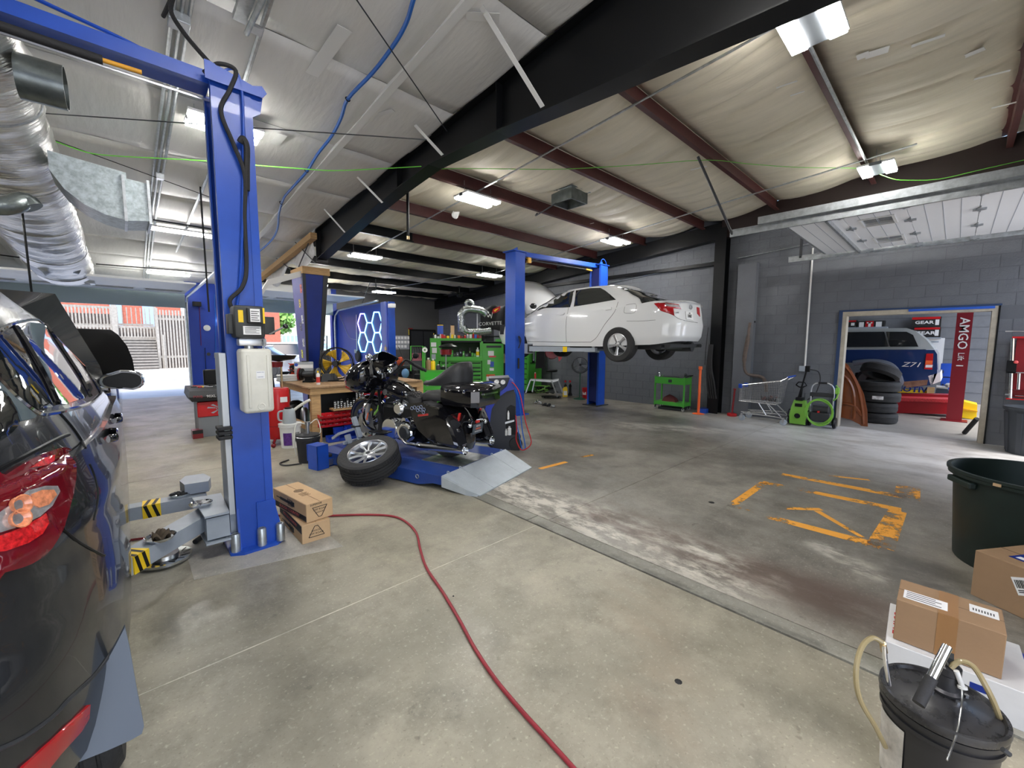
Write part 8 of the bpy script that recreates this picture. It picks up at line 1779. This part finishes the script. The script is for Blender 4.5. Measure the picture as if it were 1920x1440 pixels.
# ================================================================ ROOM BEYOND THE DOORWAY
rs2=sroot('wall_side_room')
lw_=mat('side_room_wall',lin(118,121,126),.6,noise=.05)
bb('side_room_floor',(10.28,-4,-.12),(20,8,0),mat('side_concrete',lin(150,148,142),.5,noise=.12,nscale=1.3),rs2)
bb('back_wall',(17.0,-4,0),(17.2,8,4.5),lw_,rs2); bb('end_wall',(10.4,7.8,0),(17,8,4.5),lw_,rs2); bb('side_room_ceiling',(10.4,-2.5,4.4),(17.2,8,4.5),M['whitep'],rs2); bb('skirt_line',(16.985,-4,1.50),(17.0,8,1.52),M['greyd'],rs2)
b=MB()
for r_ in range(14): b.box((16.992,-3,r_*.3),(17.0,7,r_*.3+.006))
b.done('block_joints',mat('joint_grey',lin(88,91,96),.7),rs2,smooth=0,kind='stuff')
FT=lambda X:Face(X,0,0.0)
T_=FT(14.0); tk_=thing('pickup_truck','dark blue pickup truck with a pale grey canopy, tail seen through the doorway','pickup truck',(14.9,3.2,.3))
tb=mat('truck_blue',lin(30,56,110),.25,metal=.3,coat=.8); tg=mat('canopy_grey',lin(168,174,174),.4,coat=.3)
T_.poly('bed_side',[(1500,656),(1752,656),(1757,664),(1757,700),(1748,722),(1700,727),(1688,700),(1680,690),(1665,684),(1630,680),(1600,680),(1500,680)],.0,1.9,tb,tk_,20)
T_.poly('canopy',[(1500,617),(1700,615),(1716,620),(1737,637),(1752,655),(1500,656)],.03,1.85,tg,tk_,20)
T_.poly('side_window',[(1560,623),(1658,622),(1666,650),(1560,651)],-.006,.0,M['glass'],tk_,0); T_.poly('side_window',[(1661,622),(1700,622),(1712,628),(1722,650),(1669,650)],-.006,.0,M['glass'],tk_,0)
T_.tube('arch_flare',[(1600,681,-.04),(1630,678,-.04),(1660,681,-.04),(1678,692,-.04),(1688,715,-.04),(1683,720,-.04)],.07,mat('flare_grey',lin(92,98,108),.5),tk_,sm=4,n=8)
tl_=T_.poly('tail_light',[(1737,663),(1750,663),(1748,693),(1733,692)],-.02,.1,M['red'],tk_,0)
for y0,y1,m_ in ((676,683,'orange'),(684,689,'skinw')): o=T_.poly('lens_band',[(1736,y0),(1749,y0),(1748,y1),(1735,y1)],-.025,-.02,M[m_],tk_,0); o.parent=tl_
T_.poly('bumper',[(1740,705),(1763,698),(1764,715),(1745,722)],.0,1.8,M['skinw'],tk_,20)
T_.poly('rust_sill',[(1690,716),(1740,712),(1738,722),(1700,727)],-.005,.0,mat('rusty_dirt',lin(130,100,80),.8,noise=.3),tk_,0)
q=T_.p(1708,684,-.01); text('Z71',.16,q,(0,-1,0),(0,0,1),'chars',tk_,world=True,shear=.3,sx=1.3); 
b=MB(); b.lathe([(.18,-.1),(.32,-.12),(.38,-.08),(.38,.08),(.32,.12),(.18,.1)],T_.p(1638,716,.15),(1,0,0),32); b.done('tyre',M['tire'],tk_,world=True)
T_.box('underbody',1600,700,1740,722,.3,1.6,M['black'],tk_)
# orange bonnet leaning in the doorway
hd=thing('loose_bonnet','loose burnt-orange car bonnet standing on edge inside the doorway','car bonnet',(10.6,1.2,0)); Oh=FT(10.62)
om=mat('burnt_orange',lin(122,62,26),.35,coat=.4,noise=.12,nscale=3)
hp2=[(1570,680),(1582,679),(1590,684),(1600,700),(1612,722),(1620,740),(1626,770),(1627,800),(1625,808),(1612,796),(1595,787),(1575,782),(1560,780)]
Oh.poly('bonnet_skin',hp2,.0,.02,om,hd,20)
for pts in (((1582,684),(1597,702),(1610,730),(1617,765),(1619,795)),((1575,700),(1590,712),(1600,735),(1602,770),(1600,785)),((1572,755),(1600,760),(1616,780))): Oh.tube('stiffening_rib',[(x,y,-.01) for x,y in pts],.03,om,hd,sm=4,n=6)
Oh.poly('rubber_edge',[(1583,684),(1593,691),(1602,706),(1606,714),(1600,708),(1590,696)],-.02,-.005,M['black'],hd,0)
# tyre stack
Tx=FT(11.35); tyres=[(1639,785,.0),(1639,768,1),(1639,751,2),(1638,735,3)]
q0=at(1640,792,2,0)
for k in range(4):
    t=thing('tyre',('bottom','third','second','top')[k]+' tyre of the stack just inside the doorway'+(', with a red and white sticker' if k==2 else ''),'tyre',(11.45,1.03+.02*math.sin(k*2),.11+.215*k),k*.7); b=MB(); b.lathe([(.20,-.09),(.27,-.105),(.32,-.09),(.335,-.05),(.335,-.02),(.328,-.018),(.328,-.008),(.335,-.006),(.335,.006),(.328,.008),(.328,.018),(.335,.02),(.335,.05),(.32,.09),(.27,.105),(.20,.09)],n=40); b.done('casing',M['tire'],t,smooth=30)
    if k==2: b=MB(mtx((0,0,0),-t.rotation_euler[2])); b.lathe([(.337,-.04),(.337,.03)],a0=R(166),a1=R(196),n=8); b.done('sticker',mat('tyre_sticker',(.8,.75,.75),.5,noise=.5,nscale=14),t,fixn=False)
t=thing('tyre','upright tyre resting on top of the tyre stack','tyre',(11.65,1.05,1.04)); b=MB(); b.lathe([(.20,-.09),(.28,-.11),(.335,-.06),(.335,.06),(.28,.11),(.20,.09)],(0,0,0),(.35,-.25,.9),40); b.done('casing',M['tire'],t)
# red runway lift
rl=thing('runway_lift','red four-post alignment lift runways lying low in the side room','vehicle lift',(14,1,0)); rd_=mat('lift_red',lin(160,26,36),.4)
L1=FT(13.3)
L1.poly('runway',[(1560,748),(1785,755),(1785,777),(1560,771)],.0,.5,rd_,rl,0); L1.poly('runway_top',[(1560,742),(1785,749),(1785,755),(1560,748)],-.02,.5,mat('runway_tread',lin(205,60,66),.5,noise=.3,nscale=40),rl,0)
L1.poly('runway',[(1560,741),(1790,747),(1790,752),(1560,748)],.9,1.3,rd_,rl,0)
yl=thing('yellow_ramp','yellow ramp block at the end of the red runways','ramp',(13.0,-.4,0)); L1.poly('ramp_block',[(1800,752),(1833,760),(1831,788),(1800,784)],.1,.6,M['yellow'],yl,0); L1.poly('ramp_step',[(1800,765),(1833,771),(1833,773),(1800,768)],.05,.12,mat('amber_box'),yl,0)
ps=thing('lift_post','dark red lift post lettered down its face, inside the side room','lift post',(12.75,-.05,0)); Fpz=FT(12.75)
Fpz.poly('post',[(1794,560),(1826,560),(1803,792),(1773,790)],.0,.25,M['redd'],ps,0) if 0 else None
a=Fpz.p(1773,789);c=Fpz.p(1803,791); bb('post',(12.75,c.y,0),(12.98,a.y,3.4),mat('post_red',lin(122,22,34),.45),ps); bb('base_plate',(12.68,c.y-.08,0),(13.05,a.y+.08,.02),mat('post_red'),ps)
yc=(a.y+c.y)/2
text('AMGO',.20,(12.744,yc,1.85),(0,0,-1),(0,-1,0),'chars',ps,bold=.002,sx=1.1,world=True); text('Lift',.13,(12.744,yc+.0,1.37),(0,0,-1),(0,-1,0),'chars',ps,world=True); bb('white_mark',(12.745,yc-.05,1.17),(12.75,yc+.05,1.19),M['chars'],ps)
# things on the far wall of the side room
Gx=FT(16.9)
def gearbox(x0,y0,x1,y1,label,tx='GEAR',red=True):
    t=Gx.thing('off_road_light_box',label,'box',px=(x0+x1)/2,py=y1,group=None); Gx.box('carton',x0,y0,x1,y1,-.3,0,M['ink'],t); 
    if red: Gx.box('red_band',x0,y0,x1,y0+(y1-y0)*.17,-.304,-.29,M['red'],t)
    p_=Gx.p((x0+x1)/2-4,(y0+y1)/2+1,-.31); 
    if tx: text(tx,(y1-y0)*.0068,p_,(0,-1,0),(0,0,1),'chars',t,world=True,sx=1.3,bold=.004)
    Gx.box('price_sticker',x1-9,y0+4,x1-3,y1-3,-.306,-.3,M['skinw'],t); return t
gearbox(1712,596,1764,613,'upper red and black box high on the side room wall'); gearbox(1716,615,1763,633,'lower red and black box, stacked below its twin on the side room wall')
gearbox(1580,602,1608,614,'red-topped box at the jamb side of the doorway, above the truck canopy',''); 
t=Gx.thing('parts_carton','black and red carton with white emblem above the truck canopy','box',px=1635,py=615); Gx.box('carton',1611,603,1660,615,-.3,0,M['ink'],t); Gx.box('red_panel',1626,603,1640,615,-.305,-.29,M['red'],t); Gx.box('emblem',1631,605,1635,613,-.31,-.3,M['skinw'],t); Gx.box('emblem',1628,605,1638,607,-.31,-.3,M['skinw'],t); Gx.box('white_label',1614,605,1622,614,-.306,-.3,M['skinw'],t); Gx.box('white_label',1645,604,1655,614,-.306,-.3,M['skinw'],t)
shelf2=Gx.thing('wall_shelf','grey wall shelf carrying boxes in the side room','shelf',px=1650,py=617); Gx.box('board',1560,615,1665,618,-.35,.05,M['grey'],shelf2); Gx.box('board',1710,633,1765,635,-.35,.05,M['grey'],shelf2)
t=Gx.thing('wall_poster','pale paper sheet on the wall beside the truck tailgate','poster',px=1750,py=660); Gx.box('sheet',1738,634,1765,700,-.02,0,M['skinw'],t); Gx.box('print_line',1742,640,1760,642,-.024,-.02,M['grey'],t)
Bx=FT(16.2); 
for (y0,y1,lb) in ((681,706,'upper half of the blue cabinet by the red post'),(707,729,'lower blue box under its twin, by the red post')):
    t=Bx.thing('blue_locker',lb,'cabinet',px=1775,py=y1); Bx.box('door',1765,y0,1788,y1,-.3,.3,M['blue'],t,.01); Bx.box('handle',1768,(y0+y1)/2,1769.5,(y0+y1)/2+5,-.32,-.3,M['dark'],t)
Sx=FT(15.6); ys=Sx.thing('yellow_sign','yellow sign lettered in dark blue lying on edge behind the truck','sign',px=1700,py=742); Sx.box('panel',1600,724,1740,743,-.02,.02,mat('sign_gold',lin(232,190,40),.5),ys); q=Sx.p(1700,729.5,-.03); text('AUTOMOTIVE',.21,q+Vector((0,.16,0)),(0,-1,0),(0,0,1),'navy',ys,world=True,bold=.005,sx=1.0)
t=Sx.thing('timber_block','pale timber block beside the yellow sign','timber',px=1746,py=743); Sx.box('block',1739,726,1751,743,-.1,.1,M['wood'],t)
t=Sx.thing('hitch_assembly','dark folded tarp and silver tow hitch behind the red post','tow hitch',px=1765,py=745); Sx.poly('tarp',[(1752,745),(1755,730),(1770,726),(1782,735),(1784,746)],0,.3,mat('dark_blue_tarp',(.02,.03,.05),.8),t); Sx.tube('tow_bar',[(1756,724,-.2),(1778,726,-.2)],.04,M['alu'],t); Sx.lathe('tow_ball',1778,726,[(0,0),(.06,.02),(.07,.08),(.03,.12),(0,.12)],M['alu'],t,d=-.2)
b=MB(); a=at(1808,812,2,.02); c=at(1832,785,0,10.8); b.tube([a,(c.x,c.y,c.z)],.035,8); tag(b.done('rubber_hose',M['blackm'],None),'short black hose leaning at the doorway foot','hose')
# ================================================================ FOREGROUND RIGHT
tb_=bin2('rubbish_bin','large very dark green round rubbish bin at the edge of the worn yellow markings',4.66,-.50,.40,.46,.69,mat('dark_green_bin',lin(20,34,30),.5,noise=.1))
for a in (R(118),R(200),R(300)):
    b=MB(mtx((0,0,0),a)); b.box((.43,-.12,.58),(.475,.12,.625),.01); b.done('handle',mat('dark_green_bin'),tb_,smooth=0)
b=MB(mtx((0,0,0),R(150))); b.box((.482,-.02,.655),(.486,.02,.675)); b.done('tan_sticker',M['card'],tb_,smooth=0)
def boxat(name,label,p0,pR,pL,H,z0,m,LW=None,cat='box'):
    """carton whose lower front edge runs p0->pR, and whose side runs p0->pL (floor points)"""
    p0=Vector(p0);d=(Vector(pR)-p0);w_=d.length if LW is None else LW[0]; d=d.normalized(); n=Vector((-d.y,d.x,0)); 
    if n.dot(Vector(pL)-p0)<0: n=-n
    l_=(Vector(pL)-p0).length if LW is None else LW[1]
    t=thing(name,label,cat,(p0.x,p0.y,z0),math.atan2(d.y,d.x)); s=1 if n.dot(Vector((-d.y,d.x,0)))>0 else -1
    b=MB(); b.box((0,0 if s>0 else -l_,0),(w_,l_ if s>0 else 0,H),.003,1); b.done('carton',m,t,smooth=0); return t,w_,l_,s
P=lambda x,y,z:flo(x,y,z)
# big carton at the frame edge
t,w_,l_,s=boxat('cardboard_box','large plain brown cardboard box in front of the dark green bin',P(1819,1114,0),P(1925,1164,0),P(1840,1075,0),.30,0,M['cardd'],(.55,.42))
BIG=t; S1=s
b=MB(); b.box((.0,.205*s-.002,.30),(.55,.205*s+.002,.3012)); b.done('flap_gap',mat('card_shadow',(.12,.08,.05),.9),t,smooth=0)
yy=0 if s>0 else 0
b=MB(mtx((.25,-.001*s,.20),0,0,R(-25))); b.box((-.06,-.001,-.05),(.07,.0005,.05)); b.done('address_label',M['skinw'],t,smooth=0)
b=MB(mtx((.25,-.0025*s,.20),0,0,R(-25)))
for k in range(11): b.box((-.05+k*.008,-.001,-.01),(-.05+k*.008+random.uniform(.002,.006),.0,.035))
b.box((-.05,-.001,-.035),(.04,.0,-.03)); b.box((-.05,-.001,-.025),(.05,.0,-.02)); b.done('barcode',M['ink'],t,smooth=0)
b=MB(); b.box((.10,.10*s,.3005),(.34,.24*s,.302)); b.done('navy_label',M['navy'],t,smooth=0); b=MB(); b.box((.12,.12*s,.302),(.30,.16*s,.3028)); b.lathe([(0,.3028),(.03,.3028),(.03,.302)],(.2,.2*s,0),n=16); b.done('label_print',M['skinw'],t,smooth=0)
# white box and brown box stacked
t,w_,l_,s=boxat('white_carton','flat white carton lettered in red, under the small brown box',P(1654,1262,0),P(1852,1345,0),P(1675,1190,0),.17,0,mat('white_card',(.62,.62,.62),.7,noise=.04),(.46,.42))
text('PARTS',.06,(-.0012,.20*s,.10),(0,-1*s,0),(0,0,1),'red',t) if 0 else None
b=MB(); 
for k in range(5): b.box((.06+.05*k,-.0012,.04),(.085+.05*k,0,.10 if k%2 else .07))
b.done('printed_marks',M['ink'],t,smooth=0)
b=MB(); b.box((.28,-.0014,.10),(.33,0,.13)); b.done('flag_print',M['navy'],t,smooth=0)
text('PRIME',.09,(.055,.21*s,.1715),(0,-1*s,0),(-1*s*s,0,0),'red',t,ext=.0006,sx=1.0)
t,w_,l_,s=boxat('cardboard_box','small brown taped cardboard box on top of the white carton',P(1674,1197,.172),P(1802,1246,.172),P(1690,1160,.172),.205,.172,M['cardd'],(.345,.25))
b=MB(); b.box((.14,-.0012,.0),(.205,.0,.205)); b.box((.14,0,.205),(.205,.25*s,.2062)); b.done('packing_tape',mat('tape_tan',lin(150,112,74),.35),t,smooth=0)
b=MB(); b.box((.02,.04*s,.2055),(.17,.13*s,.207)); b.box((.24,.12*s,.2055),(.33,.2*s,.207)); b.done('shipping_label',M['skinw'],t,smooth=0)
b=MB(); 
for k in range(4): b.box((.03,(.052+.02*k)*s,.207),(.15-.02*(k%2),(.058+.02*k)*s,.2074))
for k in range(8): b.box((.25+.009*k,.14*s,.207),(.254+.009*k,.165*s,.2074))
b.done('label_print',M['ink'],t,smooth=0)
b=MB(); b.box((0,.124*s,.205),(.345,.127*s,.2055)); b.done('flap_gap',mat('card_shadow'),t,smooth=0)
# pump bucket in front
kb0=at(1765,1305,2,.37); kbx,kby=kb0.x,kb0.y
kb_=thing('grease_pump_bucket','black lidded bucket with steel hand pump and yellowed hoses in the near corner','pump bucket',(kbx,kby,0))
r=.158
b=MB(); b.lathe([(0,0),(r*.86,0),(r*.95,.28),(r*1.0,.28),(r*1.0,.295),(r*.96,.295),(r*.965,.315),(r*1.02,.315),(r*1.02,.33),(r*.97,.33),(r*.97,.345)],n=64); b.done('pail',mat('bucket_black',(.02,.02,.022),.35),kb_,smooth=30)
b=MB(); b.lathe([(r*1.03,.335),(r*1.045,.345),(r*1.03,.362),(r*.97,.362),(r*.93,.352),(r*.5,.356),(r*.45,.36),(0,.362)],n=64); b.done('lid',mat('greasy_lid',(.03,.03,.032),.28,noise=.5,nscale=10,rn=.12),kb_,smooth=30)
b=MB(); b.lathe([(r*.905,.03),(r*.965,.26)],a0=math.atan2(-kby+0,-kbx)-R(75),a1=math.atan2(-kby,-kbx)-R(30),n=10); b.done('paper_label',mat('dirty_label',(.5,.48,.44),.8,noise=.25,nscale=12),kb_,fixn=False,label='worn white paper label')
T0=lambda x,y,z:at(x,y,2,z)-Vector((kbx,kby,0))
c0=T0(1772,1295,.362)
b=MB(); b.lathe([(.042,0),(.045,.012),(.036,.02),(.032,.07),(.036,.075),(.036,.10),(.02,.115),(0,.118)],(c0.x,c0.y,.362),n=26); b.done('pump_body',mat('pump_grey',(.07,.07,.075),.4,metal=.6),kb_)
top=Vector((c0.x,c0.y,.46))
b=MB(); b.box((top.x-.02,top.y-.012,.45),(top.x+.02,top.y+.012,.50)); b.done('lever_bracket',M['darkg'],kb_,smooth=0)
h1=T0(1776,1212,.575); h0=T0(1722,1320,.43)
b=MB(); b.cyl(h1,h0+(h1-h0)*.42,.0135,n=16); b.done('pump_lever',M['chrome'],kb_); b=MB(); b.cyl(h0+(h1-h0)*.44,h0,.0165,n=16); b.done('lever_grip',M['blackm'],kb_,label='black rubber lever grip')
b=MB(); b.tube([top,(h0+(h1-h0)*.8)],.007,6); b.done('linkage',M['darkg'],kb_)
hm=mat('yellowed_hose',lin(150,136,100),.35,coat=.3)
b=MB(); b.tube(cr([T0(1782,1252,.47),T0(1800,1240,.50),T0(1825,1250,.50),T0(1850,1290,.46),T0(1870,1335,.38),T0(1878,1375,.28),T0(1850,1420,.2)],7),.0085,9); b.done('delivery_hose',hm,kb_)
b=MB(); b.tube(cr([T0(1655,1205,.52),T0(1635,1196,.53),T0(1615,1215,.51),T0(1605,1260,.45),T0(1612,1310,.36),T0(1640,1360,.25),T0(1660,1400,.15)],7),.0085,9); b.done('suction_hose',hm,kb_)
b=MB(); b.tube([T0(1657,1210,.515),T0(1660,1240,.455),T0(1668,1284,.365)],.0075,10); b.done('nozzle',M['chrome'],kb_); b=MB(); b.cyl(T0(1655,1206,.52),T0(1658,1222,.485),.0105,n=12); b.done('hose_fitting',mat('brass'),kb_)
b=MB(); b.cyl(T0(1793,1258,.47),T0(1804,1286,.42),.008,n=10); b.cyl(T0(1804,1286,.42),T0(1805,1291,.412),.013,n=12); b.done('dip_handle',M['white'],kb_)
b=MB(); b.tube(cr([T0(1804,1290,.415),T0(1803,1320,.385),T0(1795,1370,.36),T0(1776,1425,.345)],6),.0028,6); b.done('steel_wire',M['steel'],kb_)
b=MB(); b.tube([T0(1880,1405,.37),T0(1893,1415,.36)],.008,8); b.done('rim_clip',M['dark'],kb_)
for k in range(5):
    a=2*PI*k/5; b=MB(); b.cyl((c0.x+.055*math.cos(a),c0.y+.055*math.sin(a),.36),(c0.x+.055*math.cos(a),c0.y+.055*math.sin(a),.37),.007,n=6); b.done('bolt',M['steel'],kb_,smooth=0)
# blue glove at the frame edge
gl_=thing('blue_glove','crumpled blue rubber glove on the floor at the picture edge','glove',tuple(flo(1915,1245))); b=MB(); b.ball((0,0,.025),(.05,.045,.025),12,8); b.done('palm',mat('glove_blue',lin(40,60,150),.5),gl_)
for k in range(4): b=MB(); a=R(60+32*k); b.tube([(.02*math.cos(a),.02*math.sin(a),.025),(.08*math.cos(a),.08*math.sin(a),.03),(.105*math.cos(a),.105*math.sin(a),.015)],[.013,.012,.009],8); b.done('finger',mat('glove_blue'),gl_)
